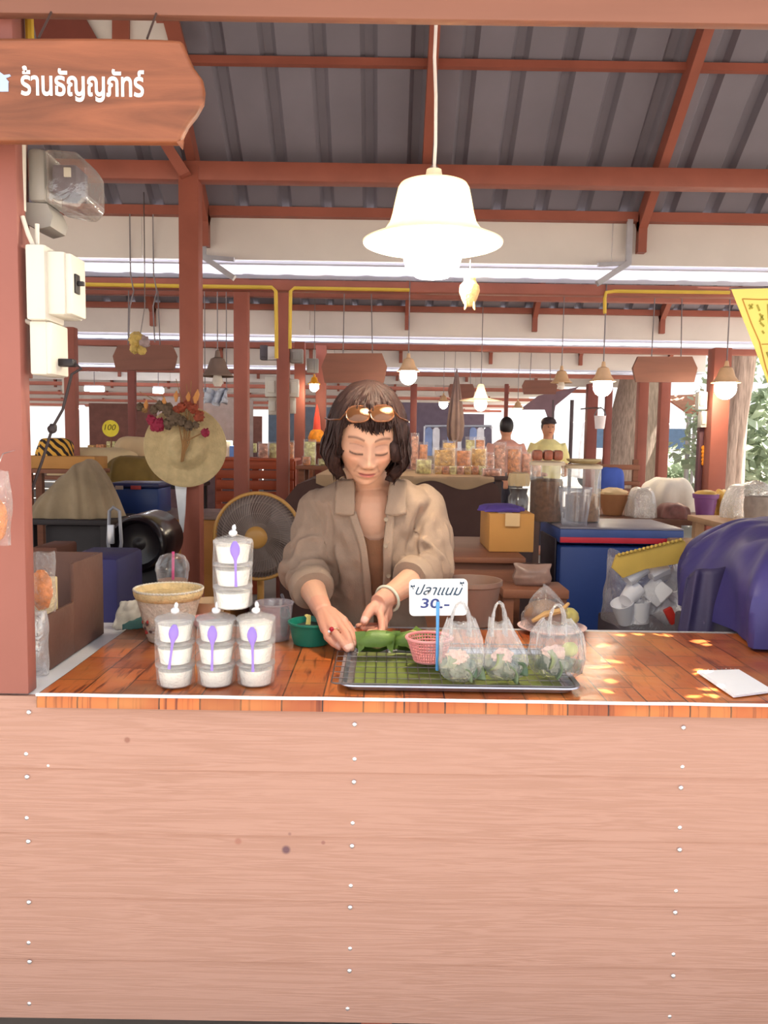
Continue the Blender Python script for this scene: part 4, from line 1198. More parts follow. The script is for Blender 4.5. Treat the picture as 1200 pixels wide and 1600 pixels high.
G = lambda cx, cz, sx, sz: np.exp(-((ax - cx) / sx) ** 2 / 2 - ((z - cz) / sz) ** 2 / 2)
blend(fr * .22 * G(.040, -.022, .018, .016), (214, 128, 106))
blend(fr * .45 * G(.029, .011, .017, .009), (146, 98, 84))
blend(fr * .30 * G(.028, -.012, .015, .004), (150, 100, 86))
arch = .0275 + .0055 * (1 - ((ax - .031) / .02) ** 2)
blend(fr * .85 * np.exp(-((z - arch) / .0021) ** 2 / 2) * ((ax > .012) & (ax < .050)), (92, 58, 48))
lid = -.0035 - .0030 * (1 - ((ax - .030) / .017) ** 2)
blend(fr * .95 * np.exp(-((z - lid) / .0019) ** 2 / 2) * ((ax > .014) & (ax < .046)), (52, 32, 30))
lid2 = .0125 + .003 * (1 - ((ax - .030) / .017) ** 2)
blend(fr * .45 * np.exp(-((z - lid2) / .0012) ** 2 / 2) * ((ax > .014) & (ax < .046)), (120, 76, 62))
mask_l = np.exp(-((z + .0595) / .0068) ** 4) * (ax < .0205 - np.abs(z + .0595) * .9)
blend(fr * .8 * mask_l, (186, 96, 96))
blend(fr * .8 * np.exp(-((z + .0592) / .0010) ** 2 / 2) * (ax < .021), (104, 50, 52))
blend(fr * .75 * np.exp(-((ax - .0085) / .0036) ** 2 / 2 - ((z + .0375) / .0022) ** 2 / 2), (100, 56, 46))  # nostril shade painted into the skin colour
blend(fr * .45 * np.exp(-((ax - (.0215 + np.clip(-.034 - z, 0, .03) * .35)) / .0016) ** 2 / 2) * ((z < -.032) & (z > -.062)), (150, 96, 76))  # crease shade of the smile folds painted into the skin colour
# hands a little pinker, nails paler
blend(((V[:, 2] < .93) & (V[:, 1] < 1.86)) * .5, (214, 144, 124))
for fg in RF + LF[:1] + [[None, (573, 962, 1.803), (568.5, 971.5, 1.79)]]:
    a_, b__ = np.array(P(*fg[-2])), np.array(P(*fg[-1])); d_ = (b__ - a_) / np.linalg.norm(b__ - a_)
    q = V - (b__ - d_ * .001); along = q @ d_; up_ = np.array([0, -.55, .83]); side = np.linalg.norm(q - np.outer(along, d_), axis=1)
    blend(((np.abs(along) < .0075) & (side < .013) & (q @ up_ > .0048)) * .75, (240, 196, 182))
setcol(me, base)
SKIN = M('skin', (214, 158, 124), .5, var=.04, scale=60, attr=True, bump=.04, bscale=300, sss=.08)
w0 = Vector((cx0, 2.2, 0))
woman = thing('person', 'woman in an open khaki shirt bending over the counter, sunglasses in her dark bob', 'person', w0)
setco(me, V - np.array(w0))
link('body', me, SKIN, woman)

# ---- inner top
m = MB(); rs = torso(m, .004, 1.07, .70, 48)
ztop = P(588, 834, 2.0).z
last = rs[-1]; rs[-1] = [(px_, py_, ztop + .012 - .030 * math.exp(-((px_ - cx0 - .012) / .035) ** 2) * (py_ < 2.1)) for px_, py_, pz_ in last]
rings(m, rs, False, False); wpart(woman, 'inner_top', m, M('brown_jersey', (134, 92, 66), .85, var=.08, scale=30, bump=.15, bscale=300), 'brown scoop necked inner top', smooth=80)
# trousers
m = MB()
for s in (-1, 1):
    m.tube([(cx0 + s * .08, 2.24, .70), (cx0 + s * .088, 2.24, .45), (cx0 + s * .092, 2.25, .08)], [.098, .078, .062], 20)
part_me = fuse(m, .012, 2); part_me.transform(Matrix.Translation(-w0)); link('trousers', part_me, M('dark_trousers', (52, 48, 58), .8), woman)
for s in (-1, 1):
    m = MB(); m.tube([(cx0 + s * .09, 2.30, .035), (cx0 + s * .093, 2.22, .04), (cx0 + s * .1, 2.06, .026)], [.042, .048, .036], 14, flat=.72); wpart(woman, 'shoe', m, M('black_shoe', (36, 34, 36), .5))

# ---- shirt
sh = MB(); rings(sh, torso(sh, .016), True, True)
def sleeve(S, E, C, r):
    pts = [S + Vector((0, .0, .005)), S.lerp(E, .33), S.lerp(E, .7), E, E.lerp(C, .45), C]
    sh.tube(pts, r, 28); sh.ball(S, (r[0] * 1.0, r[0], r[0] * 1.0), 18, 12); sh.ball(E, r[3] * 1.0, 18, 12)
CR, CL = ER.lerp(WR, .52), EL.lerp(WL, .46)
sleeve(SR, ER, CR, [.058, .059, .058, .058, .054, .047])
sleeve(SL_, EL, CL, [.058, .060, .060, .060, .056, .048])
sme = fuse(sh, .005, 3)
V = coords(sme); Nn = normals(sme)
def folds(p, n_):
    q = Vector(p); d = 0
    # long folds running from the armpits, diagonal drag lines, soft lumps
    d += .0065 * noise.noise(Vector((q.x * 13, q.y * 7, q.z * 4.5)))
    d += .0050 * noise.noise(Vector((q.x * 26 + q.z * 10, q.y * 12, q.z * 9 - q.x * 8)))
    d += .0022 * noise.noise(Vector((q.x * 60, q.y * 30, q.z * 28)))
    for E, C, s in ((ER, CR, 1), (EL, CL, -1)):            # crush rings round the elbows
        t = (q - E); L_ = (C - E).length; a = t.dot((C - E) / L_)
        if t.length < .13:
            wt = 1 - t.length / .13
            d += wt * .009 * math.sin(a * 150 + 2.2 * noise.noise(q * 22) * 2 + s)
    for S, s in ((SR, 1), (SL_, -1)):                      # armpit creases
        t = q - (S + Vector((s * .055, -.03, -.06)))
        L_ = t.length
        if L_ < .15:
            d += (1 - L_ / .15) * .006 * math.sin((t.x * s * .8 + t.z * .55) * 120)
    return d
D = np.array([folds(p, None) for p in V]) * 1.35
# sharp creases where the sleeves meet the front
for (xa, ya, xb, yb_), dep in (((511, 792, 524, 905), .008), ((656, 796, 646, 895), .012)):
    A, B = P(xa, ya, 2.03), P(xb, yb_, 2.0)
    tz = (A.z - V[:, 2]) / (A.z - B.z)
    xl_ = A.x + (B.x - A.x) * tz + .004 * np.sin(tz * 9)
    D -= dep * np.exp(-((V[:, 0] - xl_) / .0065) ** 2) * (Nn[:, 1] < .3) * np.clip((tz + .12) * 6, 0, 1) * np.clip((1.12 - tz) * 6, 0, 1)
V2 = V + Nn * D[:, None]
setco(sme, V2)
# open front between the placket edges
LEFT = [(690, 556), (760, 556), (805, 557), (830, 567), (850, 573), (900, 578), (960, 583), (1100, 584)]
RIGHT = [(690, 606), (760, 606), (805, 602), (850, 599), (900, 598), (960, 596), (1100, 594)]
def interp(tab, y):
    for (a, xa), (b_, xb) in zip(tab, tab[1:]):
        if a <= y <= b_: return xa + (xb - xa) * (y - a) / (b_ - a)
    return tab[0][1] if y < tab[0][0] else tab[-1][1]
def proj(p):
    d = RC.transposed() @ (Vector(p) - Vector((0, 0, HC)))
    return 600 + F * d.x / -d.z, 800 - F * d.y / -d.z
bvh = BVHTree.FromPolygons([Vector(v) for v in V2], [list(p.vertices) for p in sme.polygons])
def on_shirt(px, py, off=.003):
    o_ = Vector((0, 0, HC)); d = (P(px, py, 2.0) - o_).normalized()
    h = bvh.ray_cast(o_, d)
    if h[0] is None: return P(px, py, 2.05)
    return h[0] + h[1] * off
# (shirt surface kept for the collar and placket before it is cut)
def placket(tab, side, ys, wpx, off):
    rows = []
    for y_ in ys:
        xe = interp(tab, y_)
        rows.append([on_shirt(xe + side * (.0 + wpx * k / 4), y_, off) for k in range(5)])
    for c_ in range(5):                                    # smooth along the edge
        for _ in range(6):
            for i in range(1, len(rows) - 1):
                rows[i][c_] = (rows[i - 1][c_] + rows[i][c_] * 2 + rows[i + 1][c_]) / 4
    m = MB(); m.grid(lambda u, v: rows[round(v * (len(rows) - 1))][round(u * 4)], 5, len(rows)); return m
KH = M('khaki_cotton', (154, 130, 112), .85, var=.07, scale=26, bump=.25, bscale=420)
KH2 = M('khaki_cotton_light', (160, 136, 117), .85, var=.06, scale=26, bump=.25, bscale=420)
pls = [placket(LEFT, -1, list(range(800, 1000, 6)), 11, .004), placket(RIGHT, 1, list(range(800, 1000, 6)), 13, .005)]
# collar leaves lying on the shirt
def patch(c4, off, n1=9, n2=12, lift=0.0):
    rows = []
    for j in range(n2):
        v = j / (n2 - 1); L_ = Vector((*c4[0], 0)).lerp(Vector((*c4[3], 0)), v); R__ = Vector((*c4[1], 0)).lerp(Vector((*c4[2], 0)), v)
        rows.append([on_shirt(*(L_.lerp(R__, i / (n1 - 1))).xy, off) for i in range(n1)])
    for _ in range(8):
        nr = [r[:] for r in rows]
        for j in range(n2):
            for i in range(n1):
                nb = [rows[a][b_] for a, b_ in ((j - 1, i), (j + 1, i), (j, i - 1), (j, i + 1)) if 0 <= a < n2 and 0 <= b_ < n1]
                nr[j][i] = rows[j][i] * .5 + sum(nb, Vector()) / len(nb) * .5 if 0 < i < n1 - 1 and 0 < j < n2 - 1 else rows[j][i]
        rows = nr
    m = MB(); m.grid(lambda u, v: rows[round(v * (n2 - 1))][round(u * (n1 - 1))], n1, n2); return m
# wrap the neck: stand of the collar
def leaf(pts_px, Ys):
    """collar leaf as a grid spanned by its inner and outer edges (pixel, depth)"""
    pass
colL = patch([(529, 756), (556, 752), (555, 806), (524, 804)], .009)
colR = patch([(606, 752), (634, 757), (632, 805), (600, 805)], .009)
keep = []
bm = bmesh.new(); bm.from_mesh(sme); bm.verts.ensure_lookup_table()
dele = []
ymid = 2.085
for v in bm.verts:
    px_, py_ = proj(v.co)
    if v.co.y < ymid and interp(LEFT, py_) < px_ < interp(RIGHT, py_) and v.normal.y < .35 and abs(v.co.x - cx0) < .08: dele.append(v)
    elif v.co.z > 1.155 and (Vector((v.co.x - cx0, v.co.y - 2.085, 0)).length < .068): dele.append(v)
bmesh.ops.delete(bm, geom=dele, context='VERTS')
bm.to_mesh(sme); bm.free()
sme.transform(Matrix.Translation(-w0))
sme.polygons.foreach_set('use_smooth', [True] * len(sme.polygons))
so = link('shirt', sme, KH, woman); so['label'] = 'open khaki button shirt'
def cl_part(name, m, mat, th=.0035, label=None):
    o = wpart(so, name, MBw(m), mat, label, smooth=50); s = o.modifiers.new('Solidify', 'SOLIDIFY'); s.thickness = th; s.offset = 1
    return o
def MBw(m):
    k = MB(); k.v = [tuple(Vector(v) - w0 + Vector(so.location)) for v in m.v]; k.f = m.f; return k
for m in pls: cl_part('placket', m, KH2)
for m in (colL, colR): cl_part('collar', m, KH2, .005)
# collar band round the nape
m = MB()
def band(u, v):
    a = rad(-52 + (360 - 76) * u) - math.pi / 2 + rad(90)
    a = rad(-50 + 280 * u)
    return (cx0 + (.070 + .012 * v) * math.cos(a), 2.088 + (.064 + .012 * v) * math.sin(a), 1.148 + .034 * math.sin(math.pi * u) ** .5 * (1 - v) + .012 * (1 - v) - .006 * v)
m.grid(band, 40, 8); cl_part('collar_band', m, KH2, .004)
# rolled cuffs
for E, W, C, r in ((ER, WR, CR, .050), (EL, WL, CL, .051)):
    d = (W - E).normalized(); m = MB()
    m.tube([C - d * .030, C - d * .022, C - d * .004, C + d * .004, C + d * .002, C - d * .01], [r * .98, r * 1.07, r * 1.05, r * .98, r * .86, r * .84], 36, caps=False)
    for i, v in enumerate(m.v): m.v[i] = tuple(Vector(v) + Vector((1, 1, 1)) * .0025 * N3(v, 38, 2))
    cl_part('cuff', m, KH2, .003)
for px_, py_ in ((603, 852), (604, 897), (600, 812)):
    q = on_shirt(px_ + 1, py_, .010); m = MB(); m.lathe([(0, 0), (.0052, 0), (.0058, .001), (.005, .002), (.003, .0014), (0, .0014)], q, 16, rot=Matrix.Rotation(rad(90), 3, 'X'))
    wpart(so, 'button', MBw(m), M('shell_button', (150, 132, 112), .3))
# ---- bracelet and ring
d = (WL - EL).normalized(); x_ = d.cross(Vector((0, 0, 1))).normalized(); y_ = x_.cross(d); bc = WL - d * .012 + Vector((0, 0, -.004))
for k in range(26):
    a = 2 * math.pi * k / 26
    if k == 0: br = link('bracelet', MB().tube([bc + (x_ * math.cos(2 * math.pi * j / 40) + y_ * math.sin(2 * math.pi * j / 40)) * .0315 - w0 for j in range(40)], .0036, 8, closed=True).mesh('bracelet'), M('pale_jade', (206, 206, 186), .25, var=.08), woman)
br['label'] = 'pale jade bangle'
a_, b_ = P(*RF[2][0]), P(*RF[2][1]); d = (b_ - a_).normalized(); c_ = a_.lerp(b_, .62); x_ = d.cross(Vector((0, -.6, .8))).normalized(); y_ = x_.cross(d)
GOLD = M('pale_gold', (236, 214, 180), .2, metal=1)
rg_ = link('ring', MB().tube([c_ + (x_ * math.cos(2 * math.pi * j / 24) + y_ * math.sin(2 * math.pi * j / 24)) * .0102 - w0 for j in range(24)], .0017, 6, closed=True).mesh('ring'), GOLD, woman); rg_['label'] = 'gold ring with a red stone'
up_ = Vector((-.35, -.75, .5)).normalized(); up_ = (up_ - d * up_.dot(d)).normalized()
part_ = link('gem', MB().ball(c_ + up_ * .0115 - w0, (.0055, .0045, .0055), 10, 7).mesh('gem', 20), M('ruby', (190, 24, 48), .1, spec=.9), rg_)
m = MB(); m.ball(c_ + up_ * .011 + d.cross(up_) * .0075 - w0, .0032, 8, 6); link('stone', m.mesh('stone'), M('clear_stone', (250, 246, 250), .08, spec=1), rg_)

# ---- hair: layered bob
def hair_pt(a, v, grow=0.0, seed=0.0):
    """a = angle from the face direction (-pi..pi), v = 0 crown .. 1 ends"""
    aa = abs(a); f = smst(rad(40), rad(60), aa)
    sweep = .014 * math.sin((a + .55) * 2.3)
    zend = (.064 - sweep) * (1 - f) + (-.098 - .006 * smst(1.2, 2.6, aa)) * f
    zend += .009 * noise.noise(Vector((a * 4.5, seed, 1))) + .007 * noise.noise(Vector((a * 15, seed, 4)))
    ztop = .140 + grow
    z = ztop + (zend - ztop) * v
    rx, ry = .098 + grow, (.112 if math.cos(a) > 0 else .118) + grow
    if z > 0: k = max(0, 1 - (z / ztop) ** 2.15) ** .56
    else: k = 1 + .09 * math.sin(min(1, -z / .045) * math.pi * .6) - .30 * smst(-.045, -.108, z)
    k *= 1 - .08 * (1 - f) * smst(.11, .05, z) - .035 * smst(.9, .6, aa) * f * smst(.03, -.04, z)
    rid = .0042 * noise.noise(Vector((a * 22 + 2.2 * math.sin(v * 3), v * 2.2, 3 + seed))) + .0026 * noise.noise(Vector((a * 60 + v * 5, v * 3, 9))) + .008 * noise.noise(Vector((a * 5, v * 3.5, 6)))
    k += rid / .1 * min(1, k * 2)
    return Vector((rx * k * math.sin(a), -ry * k * math.cos(a) + .006, z + .002))
m = MB()
m.grid(lambda u, v: HC_ + Rh @ hair_pt(-math.pi + 2 * math.pi * u, max(.0004, v ** 1.5)), 220, 64, cu=True)
HAIR = M('dark_brown_hair', (54, 36, 33), .5, spec=.25, var=.3, scale=40, stretch=(3, 3, .4), bump=.3, bscale=160)
ho = wpart(woman, 'hair', m, HAIR, 'dark brown chin length bob', smooth=70)
s = ho.modifiers.new('Solidify', 'SOLIDIFY'); s.thickness = .022; s.offset = -1
m = MB(); random.seed(12)
for k in range(150):                                            # loose locks at the fringe and round the ends
    a0 = random.uniform(-math.pi, math.pi) if k > 44 else random.uniform(-.8, .8)
    sw = random.uniform(-.14, .14) + (.10 if k <= 44 else 0)
    v0 = random.uniform(.35, .6); g = random.uniform(-.001, .0035)
    pts = [HC_ + Rh @ (hair_pt(a0 + sw * t * t + .03 * math.sin(t * 5 + k), v0 + (1.03 + random.uniform(0, .06) - v0) * t, g, 0)) for t in [i / 8 for i in range(9)]]
    m.tube(pts, [.0012, .0030, .0038, .004, .004, .0038, .003, .002, .0006], 6, flat=.6)
link('hair_locks', m.mesh('hair_locks', 60, w0 + Vector((0, 0, 0))), HAIR, ho)
ho.children[0]['kind'] = 'stuff'
# ears are under the hair; sunglasses pushed up on top
hb_ = BVHTree.FromPolygons([HC_ + Rh @ hair_pt(-math.pi + 2 * math.pi * i / 80, .02 + .97 * j / 30) for j in range(31) for i in range(80)], [(j * 80 + i, j * 80 + (i + 1) % 80, (j + 1) * 80 + (i + 1) % 80, (j + 1) * 80 + i) for j in range(30) for i in range(80)])
def on_hair(px, py, off):
    o_ = Vector((0, 0, HC)); d = (P(px, py, 2.0) - o_).normalized(); h = hb_.ray_cast(o_, d)
    return (h[0] if h[0] is not None else P(px, py, 1.85)) - d * off
sgl = thing('sunglasses_tmp', None, None); bpy.data.objects.remove(sgl)
LENS = M('brown_lens', (96, 62, 40), .04, var=.1, spec=1.0, metal=.35)
FR = M('tortoise_frame', (104, 62, 36), .15, var=.3, scale=80, spec=.8)
lensc = [on_hair(559, 647, .009), on_hair(597, 646, .009)]
nrm = (Rh @ Vector((0, -.62, .78))).normalized(); xa = (lensc[1] - lensc[0]).normalized(); nrm = (nrm - xa * nrm.dot(xa)).normalized(); ya = nrm.cross(xa)
Rl = Matrix((xa, ya, nrm)).transposed()
fm = MB()
for c_ in lensc:
    fm.tube([c_ + Rl @ Vector((.026 * math.copysign(abs(math.cos(t)) ** .8, math.cos(t)), .0215 * math.copysign(abs(math.sin(t)) ** .8, math.sin(t)), -.002 * math.cos(t) ** 2)) for t in [2 * math.pi * k / 36 for k in range(36)]], .0022, 8, closed=True)
mid = (lensc[0] + lensc[1]) / 2
fm.tube([lensc[0] + xa * .024 + ya * .004, mid + nrm * .004 + ya * .006, lensc[1] - xa * .024 + ya * .004], .0022, 8)
for c_, s_ in ((lensc[0], -1), (lensc[1], 1)):
    e = HC_ + Rh @ Vector((s_ * .103, .03, .035))
    fm.tube([c_ + xa * s_ * .026 + ya * .006, c_ + xa * s_ * .040 - nrm * .02, (c_ + xa * s_ * .045 - nrm * .03).lerp(e, .5) + xa * s_ * .006, e], .0022, 8)
fo = wpart(woman, 'sunglasses', fm, FR, 'brown sunglasses pushed up on the hair')
for c_ in lensc:
    m = MB(); m.grid(lambda u, v: c_ - Vector(fo.location) - w0 + Rl @ Vector((.026 * v * math.copysign(abs(math.cos(6.2832 * u)) ** .8, math.cos(6.2832 * u)), .0215 * v * math.copysign(abs(math.sin(6.2832 * u)) ** .8, math.sin(6.2832 * u)), .005 * (1 - v * v))), 36, 8, cu=True)
    part(fo, 'lens', m, LENS, smooth=60)
# ------------------------------------------------------------------ behind the woman: stalls, goods, lamps
def boxat(x0, y0, x1, y1, Y, dep, b=.004, m=None):
    """box whose front face covers a pixel rectangle at depth Y, world coordinates"""
    c, w, h = rect(x0, y0, x1, y1, Y)
    m = m or MB(); m.box((c.x, Y + dep / 2, c.z + h / 2), (w, dep, h), b=b); return m
def zat(py, Y, px=600): return P(px, py, Y).z
def mound(px0, py0, px1, py1, Y, dep, seed, bump_=.14, shape=.5, n=40, lean=0.0, flat=1.0, zbase=None):
    """draped heap: flat base, rounded shoulders, folds"""
    c, w, h = rect(px0, py0, px1, py1, Y)
    if zbase is not None: h = c.z + h - zbase; c.z = zbase
    def f(u, v):
        a = 2 * math.pi * u
        s = math.cos(v * math.pi / 2) ** shape if v < .999 else 0
        zz_ = math.sin(v * math.pi / 2) ** .8
        k = 1 + bump_ * N3((math.cos(a) * 1.7, math.sin(a) * 1.7, v * 1.6), 1, seed) + bump_ * .45 * math.sin(a * 9 + seed + 2 * N3((a, v, 0), 1, seed)) * (1 - v)
        ca, sa = math.cos(a), math.sin(a)
        return (c.x + w / 2 * s * k * math.copysign(abs(ca) ** .8, ca) + lean * w * zz_, Y + dep / 2 + dep / 2 * s * k * math.copysign(abs(sa) ** .8, sa), c.z + h * zz_ * (1 + (bump_ * .5 * N3((ca * s, sa * s, 0), 2.2, seed) if v < 1 else 0)))
    m = MB(); m.grid(f, n, 20, cu=True); return m, c
BLACKP = M('black_plastic', (34, 28, 30), .4)
NAVY = M('navy_cloth', (42, 38, 92), .6, var=.2, scale=6)
OCHRE = M('ochre_board', (176, 116, 52), .6, var=.12, scale=6)
BRWOOD = M('brown_wood', (132, 82, 58), .6, var=.15, scale=4, stretch=(.5, 1, 6), wood=True)
REDWOOD = M('red_orange_wood', (176, 78, 42), .5, var=.15, scale=4, stretch=(.4, 1, 6))
TAN = M('tan_tarp', (222, 196, 150), .8, var=.08, scale=4)
KRAFT = M('kraft_card', (190, 136, 72), .75, var=.07, scale=6)

def table(name, label, px0, px1, py, Y, dep, mat, th=.03, legs=True, cat='table'):
    a, b_ = P(px0, py, Y), P(px1, py, Y); z = (a.z + b_.z) / 2
    t = thing(name, label, cat, ((a.x + b_.x) / 2, Y, 0)); w = b_.x - a.x
    m = MB(); m.box(((a.x + b_.x) / 2, Y + dep / 2, z - th / 2), (w, dep, th), b=.004); wpart(t, 'top', m, mat)
    for x in (a.x + .04, b_.x - .04):
        for y in (Y + .05, Y + dep - .05):
            m = MB(); m.box((x, y, (z - th) / 2), (.045, .045, z - th)); wpart(t, 'leg', m, mat)
    return t, z

# ---- long covered display behind the woman and the snack packs on it
DY = 4.7
dt = thing('covered_display', 'long display heap under a dark brown cover, right behind the woman', 'display', (P(610, 750, DY).x, DY, 0))
COVER = M('dark_brown_cover', (92, 66, 60), .85, var=.14, scale=5)
w_ = [P(x, y, DY) for x, y in ((437, 900), (438, 812), (446, 780), (464, 757), (490, 748), (690, 747), (765, 751), (778, 760), (783, 780), (785, 900))]
w_[0].z = w_[-1].z = .02
m = MB(); m.prism([(a.x, a.z) for a in w_], 1.25, (0, DY, 0)); o_ = wpart(dt, 'cover', m, COVER, smooth=60)
ztop = P(640, 747, DY).z
a, b_ = P(494, 747, DY), P(772, 747, DY)
m = MB(); m.grid(lambda u, v: (a.x + (b_.x - a.x) * u, DY - .012 + 1.26 * max(0, v - .06) / .94, ztop + .012 - (.05 * (1 - v / .06) * (1 + .5 * math.sin(u * 17)) if v < .06 else 0)), 60, 30); wpart(dt, 'top_sheet', m, M('tan_sheet', (176, 146, 112), .8, var=.08), 'tan sheet over the top', smooth=60)
ztop += .014
GOLDP = [M(f'snack_gold_{k}', c, .35, var=.62, scale=34, bump=.8, bscale=46, spec=.8) for k, c in enumerate(((238, 166, 92), (220, 134, 78), (246, 204, 136), (214, 146, 116)))]
PACKF = film('pack_film', .12, .6, bump=.9, bscale=40, mix_diff=.45)
def pack(x0, y0, x1, y1, Y, zb, label, seed, kind=0, group=None, name='snack_pack'):
    c, w, h = rect(x0, y0, x1, y1, Y); h = c.z + h - zb; c.z = zb
    t = thing(name, label, 'snack pack', c, 0, group)
    dpt = min(.09, w * .7)
    def shell(g):
        def f(u, v):
            a = 2 * math.pi * u; pin = max(.10, math.sin(math.pi * (.10 + .82 * v)) ** .5)
            return (w / 2 * g * math.copysign(abs(math.cos(a)) ** .7, math.cos(a)) * (1 + .06 * N3((a, v * 3, 0), 1.5, seed)), dpt / 2 * g * math.sin(a) * pin * (1 + .3 * N3((a, v * 3, 1), 1.5, seed)), .002 + (h - .004) * (1 - (1 - g) * .8) * v)
        return f
    m = MB(); m.grid(shell(1), 24, 12, cu=True); part(t, 'film', m, PACKF, smooth=30)
    m = MB(); m.grid(shell(.88), 16, 9, cu=True); m.f.append(tuple(range(16 * 8, 16 * 9))); part(t, 'snack', m, GOLDP[kind % 4], smooth=20)
    return t
PK = [(649, 716, 675, 743, 5.0, 2, 'small pale pack, leftmost of the front row on the tan sheet'),
      (676, 699, 712, 741, 5.1, 0, 'large golden crisps pack beside the small pale one'),
      (712, 700, 736, 741, 5.15, 1, 'golden pack second in the front row of big packs'),
      (735, 697, 760, 741, 5.2, 0, 'golden pack standing at the right end of the big front row'),
      (760, 706, 772, 741, 5.0, 3, 'narrow pinkish pack squeezed right of the golden ones')]
for x0, y0, x1, y1, Y, k, lab in PK: pack(x0, y0, x1, y1, Y, ztop, lab, x0, k)
PK2 = [(641, 676, 654, 738, 5.75, 3, 'tall pinkish orange pack, left of the back row'), (654, 690, 668, 738, 5.75, 1, 'orange pack beside the tall pinkish one'),
       (690, 687, 712, 738, 5.7, 0, 'back row pack peeping over the large golden one'), (726, 682, 742, 738, 5.75, 2, 'pale orange pack in the back row'), (742, 682, 757, 738, 5.7, 1, 'orange pack at the right of the back row')]
for x0, y0, x1, y1, Y, k, lab in PK2: pack(x0, y0, x1, y1, Y, ztop, lab, x0, k)
random.seed(3)
for i in range(8):
    x0 = 678 + i * 11.5; pack(x0, 727, x0 + 13, 745, 4.95, ztop, ('first', 'second', 'third', 'fourth', 'fifth', 'sixth', 'seventh', 'eighth')[i] + ' tiny crisps pack from the left in the low front row', i, i, 'tiny packs in the low front row')
pack(752, 731, 783, 757, 4.78, ztop, 'clear pack slumped at the right end of the display', 77, 3)
# second display to the right of it
t2, z2 = table('snack_table', 'dark snack table carrying the dull brown packs', 772, 850, 745, 6.1, .9, M('dark_table', (84, 64, 60), .7), cat='table')
for i, (x0, y0, x1, y1) in enumerate(((762, 690, 782, 744), (783, 697, 806, 744), (806, 705, 822, 744), (822, 708, 838, 744))):
    pack(x0 + 8, y0, x1 + 8, y1, 6.15, z2, ('tall brown pack', 'broad brown pack', 'reddish pack', 'small brown pack')[i] + ' on the dark snack table', i + 30, (3, 1, 3, 1)[i])

# ---- left of the woman: red shelves, packs
t = thing('slatted_bench', 'red orange slatted wooden bench behind the round fan', 'bench', (P(400, 760, 6.5).x, 6.5, 0))
for k, (y0, y1) in enumerate(((719, 733), (735, 748), (751, 765), (768, 785), (788, 808))):
    m = boxat(338, y0, 458, y1, 6.5, .03); wpart(t, 'slat', m, REDWOOD)
m = boxat(336, 716, 460, 720, 6.48, .5); wpart(t, 'top', m, REDWOOD)
for x in (340, 398, 456):
    c, w, h = rect(x - 3, 719, x + 3, 810, 6.53); m = MB(); m.box((c.x, 6.58, (c.z + h) / 2), (.05, .05, c.z + h)); wpart(t, 'leg', m, REDWOOD)
zb = zat(716, 6.5, 400)
pack(403, 690, 420, 716, 6.6, zb, 'pink and white pack on the slatted bench', 2, 3); pack(420, 690, 434, 716, 6.65, zb, 'bluish pale pack on the slatted bench', 3, 2)
pack(446, 688, 460, 716, 6.6, zb, 'orange pack on the slatted bench between two posts', 4, 1)
t, z = table('side_table', 'narrow table with packs by the woman\'s left hair edge', 462, 530, 728, 6.02, .45, BRWOOD)
pack(474, 686, 494, 727, 6.15, z, 'pale gold pack standing beside the post', 5, 2); pack(472, 712, 486, 727, 6.07, z, 'low orange pack before the pale gold pack', 6, 1)
pack(496, 716, 528, 733, 6.08, z, 'flat grey green pack lying near her hair', 8, 2)
t, z = table('shrine_shelf', 'high little shelf on the thin red post', 478, 512, 690, 7.6, .3, BRWOOD, .02)
t = thing('garland_shrine', 'small orange and gold garland shrine behind the woman\'s hair', 'shrine', P(495, 690, 7.7)); t.location.z = z
MG2 = M('marigold', (232, 142, 30), .6, var=.3, scale=30); MR = M('red_ribbon', (224, 76, 52), .5)
m = MB(); m.lathe([(0, 0), (.08, 0), (.085, .04), (.06, .1), (.03, .12), (0, .13)], n=20); part(t, 'garland', m, MG2)
m = MB(); m.lathe([(.04, .10), (.03, .22), (.012, .32), (0, .36)], n=12); part(t, 'spire', m, MR)

# ---- woven straw hat with dried flowers on the thick post
HY = 3.86
hcn = P(290, 698, HY)
t = thing('straw_hat', 'round straw hat stuck with dried flowers, hung on the thick post', 'hat', hcn)
r_ = 62 * HY / F
STRAW = M('straw', (200, 178, 134), .75, var=.12, scale=30, bump=.5, bscale=120)
Rf_ = Matrix.Rotation(rad(90), 3, 'X') @ Matrix.Rotation(rad(8), 3, 'Y')
def hp(u, v):
    a = 2 * math.pi * u; r = v * r_
    z = .055 * smst(.62, .30, v) + .012 * (v - .6) * (1 + .6 * math.sin(a * 2 + 1)) + .0012 * math.sin(v * 95)
    if v < .25: z -= .010 * (1 - v / .25)
    return Rf_ @ Vector((r * math.cos(a), r * math.sin(a), z))
m = MB(); m.grid(hp, 72, 40, cu=True); o_ = part(t, 'hat', m, STRAW, smooth=60); sm = o_.modifiers.new('Solidify', 'SOLIDIFY'); sm.thickness = .004; o_.name = 'brim_and_crown'
m = MB(); m.tube([Rf_ @ Vector((r_ * math.cos(a), r_ * math.sin(a), .005 * (1 + .6 * math.sin(a * 2 + 1)))) for a in [2 * math.pi * k / 60 for k in range(60)]], .004, 6, closed=True); part(t, 'edge_binding', m, STRAW)
def hpx(x, y, o=.07): p = P(x, y, HY - o); return p - hcn
DRY = M('dried_stem', (150, 112, 70), .8, var=.2); GREYM = M('dry_moss', (104, 86, 70), .9, var=.3, scale=60)
BURG = M('burgundy_petal', (150, 36, 66), .7, var=.3, scale=50); RUST = M('rust_petal', (146, 66, 44), .7, var=.3, scale=50)
random.seed(21)
